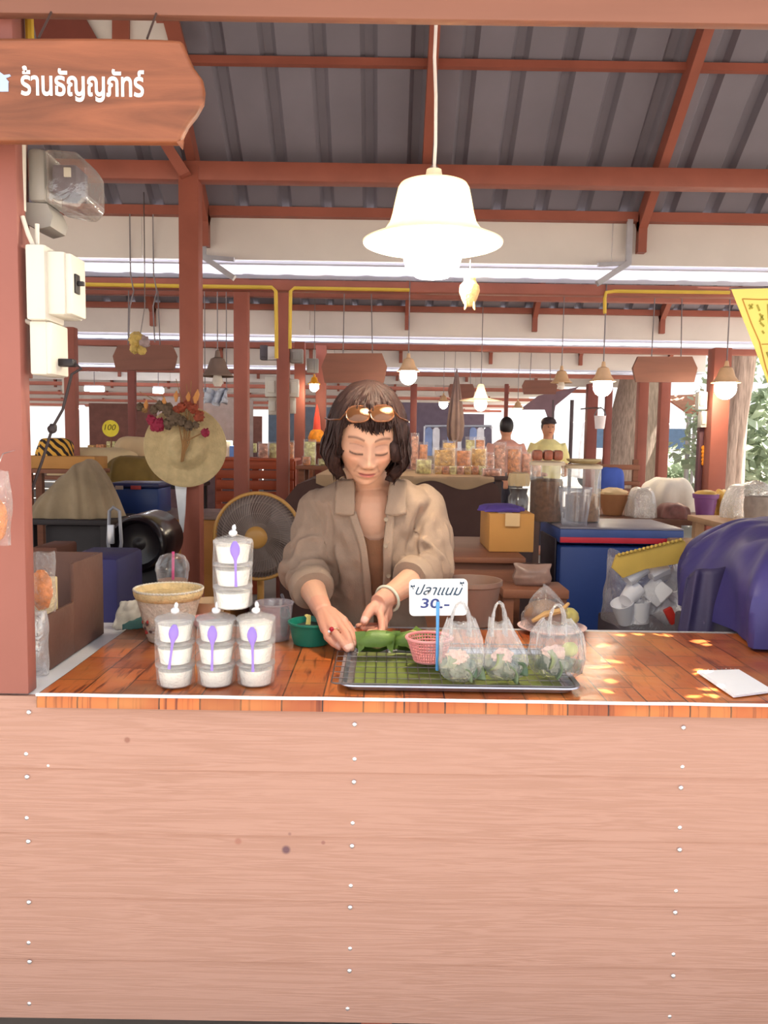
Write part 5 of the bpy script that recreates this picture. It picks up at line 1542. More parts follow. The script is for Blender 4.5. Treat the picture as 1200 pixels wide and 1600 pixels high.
for pts in ([(283, 722), (286, 690), (292, 655), (275, 592)], [(284, 722), (290, 688), (294, 650), (299, 595)], [(286, 721), (292, 690), (300, 660), (308, 608)], [(284, 720), (288, 690), (286, 650), (218, 612)], [(290, 690), (305, 682), (322, 674)], [(285, 715), (296, 690), (298, 650), (291, 600)], [(286, 700), (280, 665), (252, 615)]):
    m = MB(); m.tube([hpx(x, y) for x, y in pts], [.0035, .0032, .0028, .0015][:len(pts)], 6); part(t, 'stem', m, DRY)
for x, y, r, mat in ((248, 664, .030, BURG), (236, 656, .022, BURG), (240, 668, .018, BURG), (311, 650, .024, RUST), (321, 676, .018, BURG), (283, 636, .022, RUST), (293, 632, .020, RUST), (302, 638, .022, RUST), (276, 640, .018, RUST), (226, 640, .014, DRY), (262, 640, .028, GREYM), (272, 654, .030, GREYM), (252, 634, .024, GREYM), (262, 662, .024, GREYM), (284, 658, .024, GREYM), (295, 665, .022, GREYM), (240, 640, .02, GREYM), (219, 636, .018, GREYM), (306, 664, .016, GREYM)):
    m = MB(); m.ball(hpx(x, y, .09), (r, r * .7, r), 14, 9, lambda d: .6 * N3(d, 6.5, x)); part(t, 'dried_flower', m, mat, smooth=20)
for x, y in ((275, 618), (294, 620), (305, 622), (308, 616), (228, 632), (256, 628)):
    m = MB(); m.tube([hpx(x, y + 10, .09), hpx(x, y, .09), hpx(x + 1, y - 8, .09)], [.004, .012, .001], 8); part(t, 'seed_head', m, M('wheat', (204, 140, 78), .7, var=.2))
m = MB(); q = [P(x, y, 3.9) for x, y in ((273, 757), (291, 757), (289, 800), (286, 832), (282, 832), (277, 790))]
m.prism([(a.x, a.z) for a in q], .012, (0, 3.9, 0)); t_ = solo('plastic_strip', m, M('white_strip', (222, 226, 232), .4), 'white tapered plastic strip hanging below the straw hat', 'strip', q[0])

# ---- round fan
FY = 3.55
fc = P(403, 838, FY); fr_ = 68 * FY / F
t = thing('standing_fan', 'round standing fan with a gold rim and gold hub', 'fan', (fc.x, FY, 0))
GILT = M('gilt_plastic', (196, 146, 78), .35, var=.06)
FGREY = M('fan_wire_grey', (160, 144, 136), .4, metal=.3)
m = MB(); n = 64
m.tube([(fc.x + fr_ * math.cos(2 * math.pi * k / n), FY, fc.z + fr_ * math.sin(2 * math.pi * k / n)) for k in range(n)], .0085, 10, closed=True); wpart(t, 'rim', m, GILT)
nwire = 76
for k in range(nwire):
    a = 2 * math.pi * k / nwire; m = MB()
    pts = []
    for i in range(7):
        s = .16 + (.97 - .16) * i / 6; aa = a + .55 * (1 - s)
        pts.append((fc.x + fr_ * s * math.cos(aa), FY - .055 * (1 - s ** 2.2) ** .6 + .004, fc.z + fr_ * s * math.sin(aa)))
    m.tube(pts, .0016, 4, caps=False); wpart(t, 'spoke', m, FGREY)
for s in (.55, .8):
    m = MB(); m.tube([(fc.x + fr_ * s * math.cos(2 * math.pi * k / n), FY - .055 * (1 - s ** 2.2) ** .6 + .006, fc.z + fr_ * s * math.sin(2 * math.pi * k / n)) for k in range(n)], .0014, 4, closed=True); wpart(t, 'guard_ring', m, FGREY)
m = MB().lathe([(0, .012), (.03, .011), (.046, .004), (.05, -.004), (.046, -.012), (0, -.012)], (fc.x, FY - .056, fc.z), 32, rot=Matrix.Rotation(rad(90), 3, 'X')); wpart(t, 'hub_badge', m, GILT, 'gold hub badge')
for k in range(3):
    a0 = 2 * math.pi * k / 3 + .4; m = MB()
    m.grid(lambda u, v: (fc.x + fr_ * (.18 + .72 * v) * math.cos(a0 + (u - .5) * 1.5 * (.6 + .5 * v)), FY + .012 + .035 * (u - .5), fc.z + fr_ * (.18 + .72 * v) * math.sin(a0 + (u - .5) * 1.5 * (.6 + .5 * v))), 10, 8); o_ = wpart(t, 'blade', m, M('smoky_blade', (136, 120, 114), .35)); sm = o_.modifiers.new('Solidify', 'SOLIDIFY'); sm.thickness = .003
m = MB(); m.lathe([(0, .0), (.05, 0), (.055, -.06), (.045, -.12), (0, -.13)], (fc.x, FY + .05, fc.z), 24, rot=Matrix.Rotation(rad(90), 3, 'X')); wpart(t, 'motor', m, FGREY)
m = MB(); m.grid(lambda u, v: (fc.x + fr_ * v * math.cos(6.2832 * u), FY + .05 + .02 * (1 - v), fc.z + fr_ * v * math.sin(6.2832 * u)), 48, 6, cu=True); wpart(t, 'rear_guard', m, M('rear_guard_grey', (140, 122, 116), .6))
m = MB(); m.cyl((fc.x, FY + .08, .03), (fc.x, FY + .08, fc.z - .02), .016, n=14); wpart(t, 'pole', m, GILT)
m = MB().lathe([(0, .03), (.05, .03), (.16, .012), (.165, 0), (0, 0)], (fc.x, FY + .08, 0), 32); wpart(t, 'base', m, GILT)

# ---- left side: ochre cabinet, blue cooler, black drum, draped heap
m = boxat(150, 802, 360, 1010, 4.65, .45, .006); zc_ = zat(802, 4.65, 250)
t = thing('low_cabinet', 'ochre wooden cabinet with a grey top behind the fan', 'cabinet', (P(255, 802, 4.65).x, 4.65, 0))
c, w, h = rect(150, 806, 360, 900, 4.65); zc_ = c.z + h
m = MB(); m.box((c.x, 4.9, (zc_ - .02) / 2), (w, .5, zc_ - .02), b=.006); wpart(t, 'body', m, OCHRE)
m = MB(); m.box((c.x, 4.9, zc_ - .008), (w + .02, .54, .02), b=.004); wpart(t, 'top', m, M('grey_top', (122, 98, 88), .5))
for x in (205, 262, 318):
    m = boxat(x - 26, 818, x + 26, 898, 4.645, .006, .002); d_ = wpart(t, 'door', m, OCHRE)
t = thing('blue_cooler', 'small dark blue cooler box on the cabinet left of the hat', 'cooler', (P(208, 790, 4.7).x, 4.7, zc_ + .002))
c, w, h = rect(171, 755, 247, 790, 4.7); zl = c.z + h
BLUEC = M('cooler_blue', (34, 62, 122), .4, var=.1)
m = MB(); m.box((c.x, 4.85, (zc_ + .002 + zl - .03) / 2), (w, .28, zl - .03 - zc_ - .002), b=.008); wpart(t, 'body', m, BLUEC)
m = MB(); m.box((c.x, 4.85, zl - .014), (w + .012, .3, .028), b=.008); wpart(t, 'lid', m, M('cooler_navy', (36, 40, 84), .4))
for x0, x1, cmat in ((180, 192, M('pale_label', (170, 150, 140), .5)), (204, 220, M('red_label', (168, 52, 50), .5))):
    m = boxat(x0, 759, x1, 765, 4.69, .008, .001); wpart(t, 'latch', m, cmat)
# black round drum on its stand
KY = 3.35; kc = P(212, 852, KY); kr = 47 * KY / F
t = thing('black_drum', 'black round drum lying on its side with a recessed face', 'drum', (kc.x, KY, 0))
m = MB().lathe([(0, .03), (kr * .45, .035), (kr * .70, .045), (kr * .78, .085), (kr * .86, .095), (kr * .95, .08), (kr, .04), (kr, -.22), (kr * .9, -.24), (0, -.24)], (kc.x, KY + .08, kc.z), 56, rot=Matrix.Rotation(rad(90), 3, 'X')); wpart(t, 'shell', m, M('gloss_black', (22, 17, 22), .22, var=.1))
m = MB().lathe([(0, .05), (.012, .045), (.03, .032), (.06, .03)], (kc.x, KY + .08, kc.z), 24, rot=Matrix.Rotation(rad(90), 3, 'X')); wpart(t, 'centre_cone', m, BLACKP)
m = MB(); m.box((kc.x, KY + .2, (kc.z - kr * .85) / 2), (kr * 2, .3, kc.z - kr * .85), b=.01); wpart(t, 'stand', m, M('black_stand', (24, 20, 26), .5))
m = MB(); q = [P(x, y, 3.1) for x, y in ((164, 800), (170, 794), (180, 800), (183, 850), (177, 896), (167, 892), (162, 850))]
for v_ in q: v_.y = 3.15
t = thing('plastic_holder', 'narrow grey clear plastic holder standing left of the black drum', 'holder', (q[0].x + .03, 3.15, 0))
m.tube(q, .007, 8, closed=True); wpart(t, 'rim', m, M('grey_clear', (130, 130, 138), .2, spec=.8))
m = boxat(168, 820, 178, 850, 3.14, .012, .003); wpart(t, 'clip', m, M('silver_clip', (170, 170, 176), .3, metal=.5))
m = MB(); b0 = P(172, 894, 3.1); m.cyl((b0.x, 3.15, .0), (b0.x, 3.15, b0.z + .01), .008, n=8); m.lathe([(0, .02), (.07, .015), (.075, 0), (0, 0)], (b0.x, 3.15, 0), 20); wpart(t, 'stand', m, BLACKP)
# dark stand with the draped heap
t, z = table('dark_table', 'dark table under the grey brown draped heap', 30, 172, 812, 4.2, .42, M('black_table', (38, 30, 34), .6))
m = boxat(70, 822, 168, 900, 4.28, .3); q = P(110, 900, 4.28)
c, w, h = rect(70, 822, 168, 900, 4.28); m = MB(); m.box((c.x, 4.45, (c.z + h) / 2), (w, .3, c.z + h), b=.006); solo('black_crate', m, M('black_crate', (40, 34, 38), .6, var=.2), 'black crate pushed under the dark table', 'crate', (c.x, 4.45, 0))
DRAPE = M('grey_brown_drape', (150, 132, 106), .85, var=.22, scale=7, bump=.2, bscale=30)
c, w, h = rect(20, 718, 172, 811, 4.22); zd = z + .001; h = c.z + h - zd
def tent(u, v):
    a = 2 * math.pi * u; ca, sa = math.cos(a), math.sin(a); s = 1 - v
    k = 1 + .05 * math.sin(a * 17 + 3 * N3((ca, sa, 0), 2, 1)) * (1 - v) + .10 * N3((ca * 2, sa * 2, v), 1, 4)
    x = w / 2 * (s ** .75 * k * math.copysign(abs(ca) ** .75, ca)); y = .19 * s ** .6 * k * math.copysign(abs(sa) ** .75, sa)
    pk = smst(-.42, .22, x / w) * (1 - .25 * smst(.30, .5, x / w))
    zz_ = (1 - s ** 2.4) * (.42 + .60 * pk) + .05 * N3((x * 14, y * 10, v * 3), 1, 3) * v ** .5 + .025 * math.sin(x * 70 + 4 * N3((x * 6, y * 6, 0))) * v * (1 - v) * 3
    return (c.x + x, 4.41 + y, zd + max(0, h * zz_))
m = MB(); m.grid(tent, 120, 46, cu=True)
c = Vector((c.x, 4.41, zd))
solo('draped_heap', m, DRAPE, 'grey brown cloth draped over a peaked heap at left', 'drape', c, smooth=60)
# navy boxes low at the left
c, w, h = rect(95, 872, 185, 985, 2.75); m = MB(); m.box((c.x, 2.9, (c.z + h) / 2), (w, .3, c.z + h), b=.02); solo('navy_bin', m, NAVY, 'navy blue bin behind the brown box', 'bin', (c.x, 2.9, 0))
c, w, h = rect(52, 855, 92, 985, 3.0); m = MB(); m.box((c.x, 3.1, (c.z + h) / 2), (w, .2, c.z + h), b=.01); solo('brown_carton', m, M('dark_carton', (104, 62, 46), .7), 'dark brown carton behind the snack pouch at left', 'carton', (c.x, 3.1, 0))
# farther left
t, z_market = table('market_table', 'long table under the pale tan tarps at left', 30, 250, 745, 6.6, 1.0, BRWOOD)
m, c = mound(60, 700, 200, 742, 6.68, .38, 5, .12, .35, 48, .05, zbase=z_market + .001); solo('tarp_heap', m, TAN, 'pale tan tarp over goods, with slim red posts before it', 'tarp', c, smooth=60)
m, c = mound(165, 683, 262, 742, 7.14, .4, 9, .10, .3, 40, zbase=z_market + .001); solo('tarp_heap', m, M('tan_tarp_b', (216, 188, 146), .8, var=.08, scale=4), 'taller tan tarp bundle just left of the straw hat', 'tarp', c, smooth=60)
t, z3 = table('low_table', 'dark low table behind the blue cooler', 140, 300, 757, 5.7, .6, M('black_table', (38, 30, 34), .6))
m, c = mound(152, 713, 232, 757, 5.75, .45, 12, .12, .5, 40, zbase=z3 + .001); solo('olive_bundle', m, M('olive_canvas', (134, 108, 52), .85, var=.15), 'olive canvas bundle above the small blue cooler', 'bundle', c, smooth=60)
c, w, h = rect(30, 711, 147, 731, 5.4); t, z = table('card_table', 'small table holding the flat cardboard tray', 30, 150, 733, 5.4, .28, BRWOOD)
m = MB(); m.box((c.x, 5.54, z + .001 + h / 2), (w, .25, h), b=.004); solo('cardboard_tray', m, KRAFT, 'wide flat kraft cardboard tray at left', 'box', (c.x, 5.54, z)); zt_ = z + .001 + h
m, c = mound(50, 684, 106, 711, 5.43, .2, 15, .18, .45, 36, zbase=zt_ + .001)
o_ = solo('striped_cloth', m, None, 'yellow and black striped cloth lying on the cardboard tray', 'cloth', c, smooth=60)
def stripes():
    m = bpy.data.materials.new('yellow_black_stripes'); m.use_nodes = True; nt = m.node_tree; b = nt.nodes['Principled BSDF']
    tc = nt.nodes.new('ShaderNodeTexCoord'); wv = nt.nodes.new('ShaderNodeTexWave'); wv.bands_direction = 'DIAGONAL'; wv.inputs['Scale'].default_value = 9; wv.inputs['Distortion'].default_value = 3
    r = nt.nodes.new('ShaderNodeValToRGB'); r.color_ramp.interpolation = 'CONSTANT'; r.color_ramp.elements[0].color = lin((44, 26, 20)); r.color_ramp.elements[1].color = lin((226, 170, 66)); r.color_ramp.elements[1].position = .48
    nt.links.new(tc.outputs['Object'], wv.inputs[0]); nt.links.new(wv.outputs['Fac'], r.inputs[0]); nt.links.new(r.outputs[0], b.inputs['Base Color']); b.inputs['Roughness'].default_value = .8; return m
o_.data.materials.clear(); o_.data.materials.append(stripes())
# yellow round price placard
c, w, h = rect(160, 657, 186, 682, 7.1)
q0 = P(173, 684, 7.1)
t = thing('price_placard', 'round yellow price placard on a thin stick above the tan tarps', 'sign', (c.x, 7.1, z_market + .001))
m = MB(); m.lathe([(0, .004), (w * .5, .004), (w * .5, -.004), (0, -.004)], (c.x, 7.1, c.z + h / 2), 28, rot=Matrix.Rotation(rad(90), 3, 'X')); wpart(t, 'disc', m, M('bright_yellow', (248, 226, 60), .5))
letter('100', 163, 672, 9, M('dark_olive_ink', (96, 84, 10), .6), 'lettering', .2, wpx=18, parent=t, Y=7.095)
m = MB(); m.cyl((c.x, 7.11, t.location.z), (c.x, 7.11, c.z + h * .3), .006, n=6); wpart(t, 'stick', m, BRWOOD)

# ---- right: wooden chest, cardboard box, cooler, jars
c, w, h = rect(632, 869, 812, 990, 2.62); zt = c.z + h
t = thing('wooden_chest', 'red brown wooden chest behind the brown basin', 'chest', (c.x, 2.62, 0))
m = MB(); m.box((c.x, 2.9, (zt - .02) / 2), (w, .54, zt - .02), b=.006); wpart(t, 'body', m, BRWOOD)
m = MB(); m.box((c.x, 2.89, zt - .01), (w + .02, .58, .02), b=.004); wpart(t, 'lid', m, BRWOOD)
c, w, h = rect(764, 803, 834, 872, 2.72); 
t = thing('cardboard_box', 'plain kraft cardboard box standing on the wooden chest', 'box', (c.x, 2.72, zt + .001))
zb2 = c.z + h
m = MB(); m.box((c.x, 2.86, (zt + .001 + zb2) / 2), (w, .26, zb2 - zt - .001), b=.003); wpart(t, 'carton', m, KRAFT)
m = MB(); m.box((c.x - .02, 2.715 + .142, zb2 + .0006), (.05, .26, .001)); wpart(t, 'tape', m, M('tape', (206, 170, 120), .3))
m = MB(); m.box((c.x, 2.7185, zb2 - .02), (.05, .001, .045)); wpart(t, 'tape', m, M('tape', (206, 170, 120), .3))
m, c_ = mound(752, 790, 822, 804, 2.76, .16, 4, .25, .5, 36, zbase=zb2 + .002); solo('purple_cloth', m, M('purple_cloth', (82, 62, 138), .85, var=.2), 'crumpled purple cloth on top of the cardboard box', 'cloth', c_, smooth=60)
# striped foil pack at the chest's right end
pp = pouch('foil_pack', 802, 880, 858, 940, 2.45, M('brown_foil', (150, 120, 108), .3, var=.3, scale=14), 'crinkled brown foil pack behind the sticky food bag', 8, .06, None, .84)
t = thing('low_stool', 'small wooden stool under the brown foil pack', 'stool', (P(830, 940, 2.45).x, 2.45, 0)); m = MB(); m.box((t.location.x, 2.45, .825), (.2, .15, .028), b=.004); wpart(t, 'seat', m, BRWOOD)
for sx in (-.08, .08):
    for sy in (-.05, .05): m = MB(); m.box((t.location.x + sx, 2.45 + sy, .405), (.03, .03, .81)); wpart(t, 'leg', m, BRWOOD)
CY = 3.2
c, w, h = rect(870, 826, 1060, 1000, CY); zt = c.z + h
t = thing('large_cooler', 'large blue cooler with a red stripe and grey lid at right', 'cooler', (c.x, CY, 0))
CB = M('cooler_body_blue', (36, 66, 136), .45, var=.10, scale=3)
m = MB(); m.box((c.x, CY + .2, (zt - .075) / 2), (w, .40, zt - .075), b=.012); wpart(t, 'body', m, CB)
m = MB(); m.box((c.x, CY + .2, zt - .034), (w + .006, .406, .06), b=.008); wpart(t, 'lid', m, M('cooler_lid_blue', (66, 88, 150), .45))
m = MB(); m.box((c.x, CY + .2, zt - .001), (w + .004, .40, .008), b=.003); wpart(t, 'lid_top', m, M('lid_grey', (142, 136, 146), .45))
m = MB(); m.box((c.x, CY - .006, zt - .048), (w + .004, .006, .022), b=.001); wpart(t, 'stripe', m, M('red_stripe', (206, 48, 66), .5))
m = MB(); m.box((c.x - w / 2 - .006, CY + .2, zt - .2), (.008, .3, .3), b=.003); wpart(t, 'side_face', m, M('dark_side', (52, 44, 56), .5, var=.3, scale=20))  # left side coloured darker than the cooler body
zl = zt + .004
JARG = film('jar_plastic', .10, .5, (225, 238, 236), bump=.08, bscale=10)
def jar(px0, px1, py0, Y, lab, fillc, fillh, seed, zb=zl):
    c, w, h = rect(px0, py0, px1, 812, Y); h = c.z + h - zb; c.z = zb; r = w / 2
    t = thing('storage_jar', lab, 'jar', c)
    part(t, 'wall', MB().lathe([(0, .001), (r * .97, .001), (r, .008), (r, h)], n=40, disp=lambda a, z: .0012 * math.sin(a * 20)), JARG)
    part(t, 'contents', MB().lathe([(0, .004), (r * .93, .004), (r * .93, h * fillh), (r * .6, h * (fillh + .04)), (0, h * fillh)], n=32, disp=lambda a, z: .004 * N3((a * 3, z * 40, seed))), fillc, 'brown dried contents')
    part(t, 'lid', MB().lathe([(r * 1.0, h), (r * 1.05, h), (r * 1.06, h + .012), (r * .9, h + .018), (0, h + .02)], n=40), M('pale_lid', (226, 206, 176), .45))
    return t, h + .02, c
BRN = M('brown_dried', (122, 84, 62), .8, var=.3, scale=60)
j1, jh1, jc1 = jar(826, 879, 727, 3.42, 'tall clear jar of brown dried food on the blue cooler', BRN, .72, 1)
j2, jh2, jc2 = jar(882, 936, 732, 3.45, 'clear jar half full of brown food, behind the ribbed tumbler', M('brown_dried_b', (150, 108, 76), .8, var=.3, scale=60), .5, 2)
for i, (x, s) in enumerate(((-.045, 0), (.0, 1), (.042, 2))):
    m = MB(); cc_ = jc1 + Vector((x, .0, jh1 + .001)); m.box(cc_ + Vector((0, 0, .022)), (.04, .06, .044), b=.012)
    solo('brown_packet', m, M('red_brown_packet', (164, 96, 74), .4, var=.3, scale=40), 'red brown packet, %s of three on the tall jar lid' % ('first', 'second', 'third')[i], 'packet', cc_)
m = MB().lathe([(0, 0), (.05, 0), (.072, .012), (.074, .02), (.07, .02), (.05, .006), (0, .005)], jc2 + Vector((0, 0, jh2 + .001)), 36); solo('straw_tray', m, STRAW, 'shallow straw tray resting on the second jar lid', 'tray', jc2 + Vector((0, 0, jh2 + .001)))
c, w, h = rect(872, 762, 922, 818, 3.28); c.z = zl
t = thing('ribbed_tumbler', 'clear ribbed plastic tumbler in front of the jars', 'tumbler', c); r = w / 2; h = zat(762, 3.28, 897) - zl
part(t, 'wall', MB().lathe([(0, 0), (r * .74, 0), (r * .76, .004), (r, h)], n=60, disp=lambda a, z: .0016 * math.sin(a * 14)), film('tumbler_plastic', .25, .75, (206, 208, 222), bump=.1))
part(t, 'rim', MB().tube([(r * math.cos(2 * math.pi * k / 40), r * math.sin(2 * math.pi * k / 40), h) for k in range(40)], .003, 6, closed=True), film('tumbler_plastic'))
c, w, h = rect(793, 738, 826, 808, 3.32); 
t = thing('bottle_stand', 'narrow wooden stand just left of the big cooler', 'stand', (c.x, 3.32, 0)); zs = zat(805, 3.32, 810)
m = MB(); m.box((c.x, 3.32, zs / 2), (.11, .12, zs), b=.004); wpart(t, 'post', m, M('dark_wood_stand', (84, 60, 56), .6))
t = thing('squat_bottle', 'squat clear bottle of dark syrup with a tan cap', 'bottle', (c.x, 3.32, zs + .001)); r = w / 2; h = zat(738, 3.32, 810) - zs
part(t, 'glass', MB().lathe([(0, 0), (r * .9, 0), (r, .01), (r, h * .42), (r * .8, h * .5), (r * .95, h * .6), (r * .9, h * .85)], n=32), JARG)
part(t, 'syrup', MB().lathe([(0, .003), (r * .86, .003), (r * .93, h * .4), (r * .74, h * .5), (r * .85, h * .62), (0, h * .63)], n=28), M('dark_syrup', (64, 44, 40), .3, var=.2))
part(t, 'cloth_cap', MB().lathe([(r * .92, h * .68), (r * 1.02, h * .8), (r * .9, h * .97), (r * .5, h), (0, h)], n=28, disp=lambda a, z: .003 * math.sin(a * 9)), M('tan_cap', (204, 176, 132), .5), 'gathered tan cap')

# ---- right table with baskets and bags
t, zr = table('goods_table', 'dark edged table of bags and baskets at the right', 925, 1150, 812, 4.25, .8, M('table_brown', (112, 72, 54), .6))
def onr(px0, py0, px1, Y, dep, mat, lab, cat, seed, name, **k):
    m, c = mound(px0, py0, px1, 812, Y, dep, seed, zbase=zr + .001, **k); return solo(name, m, mat, lab, cat, c, smooth=60)
c = P(957, 806, 4.5); c.z = zr + .001; s = 4.5 / F
t = thing('tapered_basket', 'tan tapered wooden basket heaped with pale food', 'basket', c); h = zat(772, 4.5, 957) - zr
part(t, 'body', MB().lathe([(0, 0), (14 * s, 0), (24 * s, h), (22 * s, h), (12 * s, .01), (0, .01)], n=24), M('tan_wood', (176, 120, 78), .6, var=.15, scale=6))
part(t, 'food', MB().ball((0, 0, h), (21 * s, 20 * s, 9 * s), 18, 10, lambda d: .3 * N3(d, 6, 2)), M('pale_crackers', (226, 192, 140), .6, var=.15), 'pale heaped food')
onr(989, 764, 1032, 4.3, .2, film('white_bag', .5, .9, (240, 236, 226), bump=.9), 'puffy pale clear bag beside the tapered basket', 'bag', 5, 'puffy_bag', bump_=.2)
onr(1012, 748, 1098, 4.72, .25, M('white_cloth', (228, 220, 206), .8, var=.1), 'pale cloth bundle at the back of the goods table', 'bundle', 6, 'cloth_bundle', bump_=.2)
onr(1038, 788, 1084, 4.3, .18, M('maroon_food', (140, 92, 84), .5, var=.3, scale=20), 'maroon food in a clear bag before the purple bucket', 'bag', 7, 'maroon_bag', bump_=.2)
c = P(1101, 810, 4.4); c.z = zr + .001; s = 4.4 / F; h = zat(772, 4.4, 1100) - zr
t = thing('purple_bucket', 'purple bucket with yellow contents on the goods table', 'bucket', c)
part(t, 'body', MB().lathe([(0, 0), (13 * s, 0), (17 * s, h * .8), (19 * s, h * .82), (20 * s, h), (18 * s, h), (12 * s, .01), (0, .01)], n=28), M('violet_plastic', (150, 96, 158), .4))
part(t, 'contents', MB().ball((0, 0, h), (17 * s, 16 * s, 6 * s), 16, 8, lambda d: .25 * N3(d, 5, 2)), M('yellow_chips', (232, 186, 90), .6, var=.2))
onr(1127, 768, 1150, 4.35, .2, M('yellow_bag', (226, 178, 74), .4, var=.3, scale=18), 'bulging yellow bag beside the purple bucket', 'bag', 8, 'yellow_bag', bump_=.22)
t, zq = table('corner_table', 'pale wooden table edge at the far right', 1145, 1235, 822, 3.62, .55, M('pale_wood', (190, 150, 112), .6))
c = P(1188, 822, 3.78); c.z = zq + .001; s = 3.78 / F; h = zat(776, 3.78, 1188) - zq
solo('cloth_pot', MB().lathe([(0, 0), (22 * s, 0), (25 * s, h * .5), (24 * s, h), (21 * s, h), (20 * s, .02), (0, .02)], c, 32, disp=lambda a, z: .004 * math.sin(a * 11 + z * 30)), M('grey_burlap', (168, 152, 140), .85, var=.15, scale=30), 'grey burlap covered pot at the right edge', 'pot', c)
m, c_ = mound(1146, 756, 1222, 822, 3.92, .2, 31, .22, .5, 40, zbase=zq + .001); solo('pale_bag', m, film('white_bag'), 'pale puffy bag behind the burlap pot', 'bag', c_, smooth=60)
t, zz3 = table('plank_table', 'low tan plank table half hidden by the navy tarp', 1068, 1250, 850, 3.0, .18, M('pale_wood', (190, 150, 112), .6), cat='table')
# bench and blue cushion
t = thing('wooden_bench', 'wooden bench back in front of the big tree trunk', 'bench', (P(968, 775, 6.6).x, 6.6, 0))
m = boxat(930, 726, 1000, 734, 6.6, .04); wpart(t, 'top_rail', m, BRWOOD); m = boxat(930, 752, 1000, 758, 6.6, .04); wpart(t, 'lower_rail', m, BRWOOD)
zseat = zat(764, 6.5, 968); m = MB(); cx_ = t.location.x; m.box((cx_, 6.42, zseat - .02), (.4, .34, .04), b=.004); wpart(t, 'seat', m, BRWOOD)
for px in (934, 992):
    c, w, h = rect(px - 3, 718, px + 3, 770, 6.62); m = MB(); m.box((c.x, 6.64, (c.z + h) / 2), (.04, .04, c.z + h)); wpart(t, 'leg', m, BRWOOD)
    m = MB(); m.box((c.x, 6.3, (zseat - .04) / 2), (.04, .04, zseat - .04)); wpart(t, 'leg', m, BRWOOD)
m, c_ = mound(937, 731, 978, 762, 6.45, .12, 3, .08, .3, 32, zbase=zseat + .001); solo('blue_cushion', m, M('blue_cushion', (62, 88, 176), .8), 'blue cushion leaning on the wooden bench', 'cushion', c_, smooth=60)
# clear sack of foam cups with a yellow card on top, on a crate
c, w, h = rect(960, 905, 1078, 1040, 2.55); zcr = c.z + .12
m = MB(); m.box((c.x, 2.67, zcr / 2), (w * .9, .3, zcr), b=.01); solo('grey_crate', m, M('grey_crate', (96, 88, 96), .6), 'grey crate below the clear sack of foam cups', 'crate', (c.x, 2.67, 0))
c, w, h = rect(958, 880, 1082, 990, 2.55); zt = zat(876, 2.55, 1020)
t = thing('clear_sack', 'clear sack stuffed with white foam cups behind the counter', 'sack', (c.x, 2.67, zcr + .001)); H_ = zt - zcr
m = MB(); m.grid(lambda u, v: (w / 2 * (1 - .06 * v) * math.copysign(abs(math.cos(6.2832 * u)) ** .7, math.cos(6.2832 * u)) * (1 + .07 * N3((6.28 * u, v * 4, 0), 1, 4)), .13 * math.sin(6.2832 * u) * (1 - .3 * v) * (1 + .1 * N3((6.28 * u, v * 4, 2), 1, 4)), H_ * v + .025 * v * math.sin(6.2832 * u * 2 + 1)), 48, 24, cu=True); part(t, 'film', m, film('milky_sack', .22, .7, (236, 232, 232), bump=.8, bscale=30), smooth=30)
random.seed(8)
FOAM = M('white_foam', (238, 236, 240), .7, var=.03)
for i, (px, py) in enumerate(((985, 930), (1025, 925), (1060, 930), (1000, 965), (1040, 965), (1060, 900), (990, 895), (1030, 895), (1015, 945), (975, 960))):
    q = P(px, py, 2.57 + .02 * (i % 3)) - t.location; m = MB(); r = random.uniform(.030, .042)
    if q.z < .05: q.z = .05
    Rr = Matrix.Rotation(random.uniform(-1, 1), 3, 'Y') @ Matrix.Rotation(random.uniform(-.8, .8), 3, 'X')
    if i % 3 == 1: m.box(q, (r * 2, r * 1.4, r * 2), Rr, .006)
    else: m.lathe([(0, -r), (r * .7, -r), (r, r), (r * .92, r), (0, -r * .8)], q, 20, rot=Rr)
    part(t, 'foam_cup', m, FOAM)
m = MB(); q = P(1048, 962, 2.55) - t.location; m.box(q, (.028, .02, .055), Matrix.Rotation(-.5, 3, 'Y'), .004); part(t, 'red_wrapper', m, M('red_wrapper', (206, 52, 42), .5), 'red wrapper')
q = [P(x, y, 2.52) for x, y in ((958, 888), (965, 868), (1068, 843), (1073, 848), (1070, 880), (1010, 890), (975, 904))]
m = MB(); m.prism([(a.x, a.z) for a in q], .012, (0, 2.53, 0)); t_ = thing('yellow_card', 'folded yellow card lying across the clear sack', 'card', (q[3].x, 2.53, q[6].z))
wpart(t_, 'sheet', m, M('yellow_card', (206, 172, 84), .7, var=.08), smooth=0)
for i in range(16):
    a = q[1].lerp(q[2], (i + .5) / 16); m = MB(); m.ball(a + Vector((0, .006, 0)), (.006, .006, .006), 8, 5); wpart(t_, 'scallop', m, M('yellow_card', (206, 172, 84), .7))

# ---- navy tarp heap at the right
def tarp(u, v):
    a = 2 * math.pi * u; ca, sa = math.cos(a), math.sin(a)
    s = math.cos(v * math.pi / 2) ** .42 if v < .999 else 0
    k = 1 + .09 * N3((ca * 1.5, sa * 1.5, v * 1.5), 1, 3) + .05 * math.sin(a * 13 + 4 * v + 5 * N3((ca, sa, v), 1.3, 2)) * (1 - v * .6) + .02 * math.sin(a * 31 + v * 9)
    x = 1.285 + .40 * s * k * math.copysign(abs(ca) ** .55, ca); y = 2.10 + .46 * s * k * math.copysign(abs(sa) ** .55, sa)
    rid = .011 * math.sin(x * 26 + y * 17 + 3 * N3((x * 4, y * 4, 0))) + .03 * N3((x * 5, y * 5, 1))
    return (x, y, TZ + .012 + .255 * math.sin(v * math.pi / 2) ** .62 + rid * v ** .5)
m = MB(); m.grid(tarp, 140, 48, cu=True)
TARP = M('navy_tarp', (62, 55, 116), .5, var=.12, scale=5, bump=.1, bscale=14)
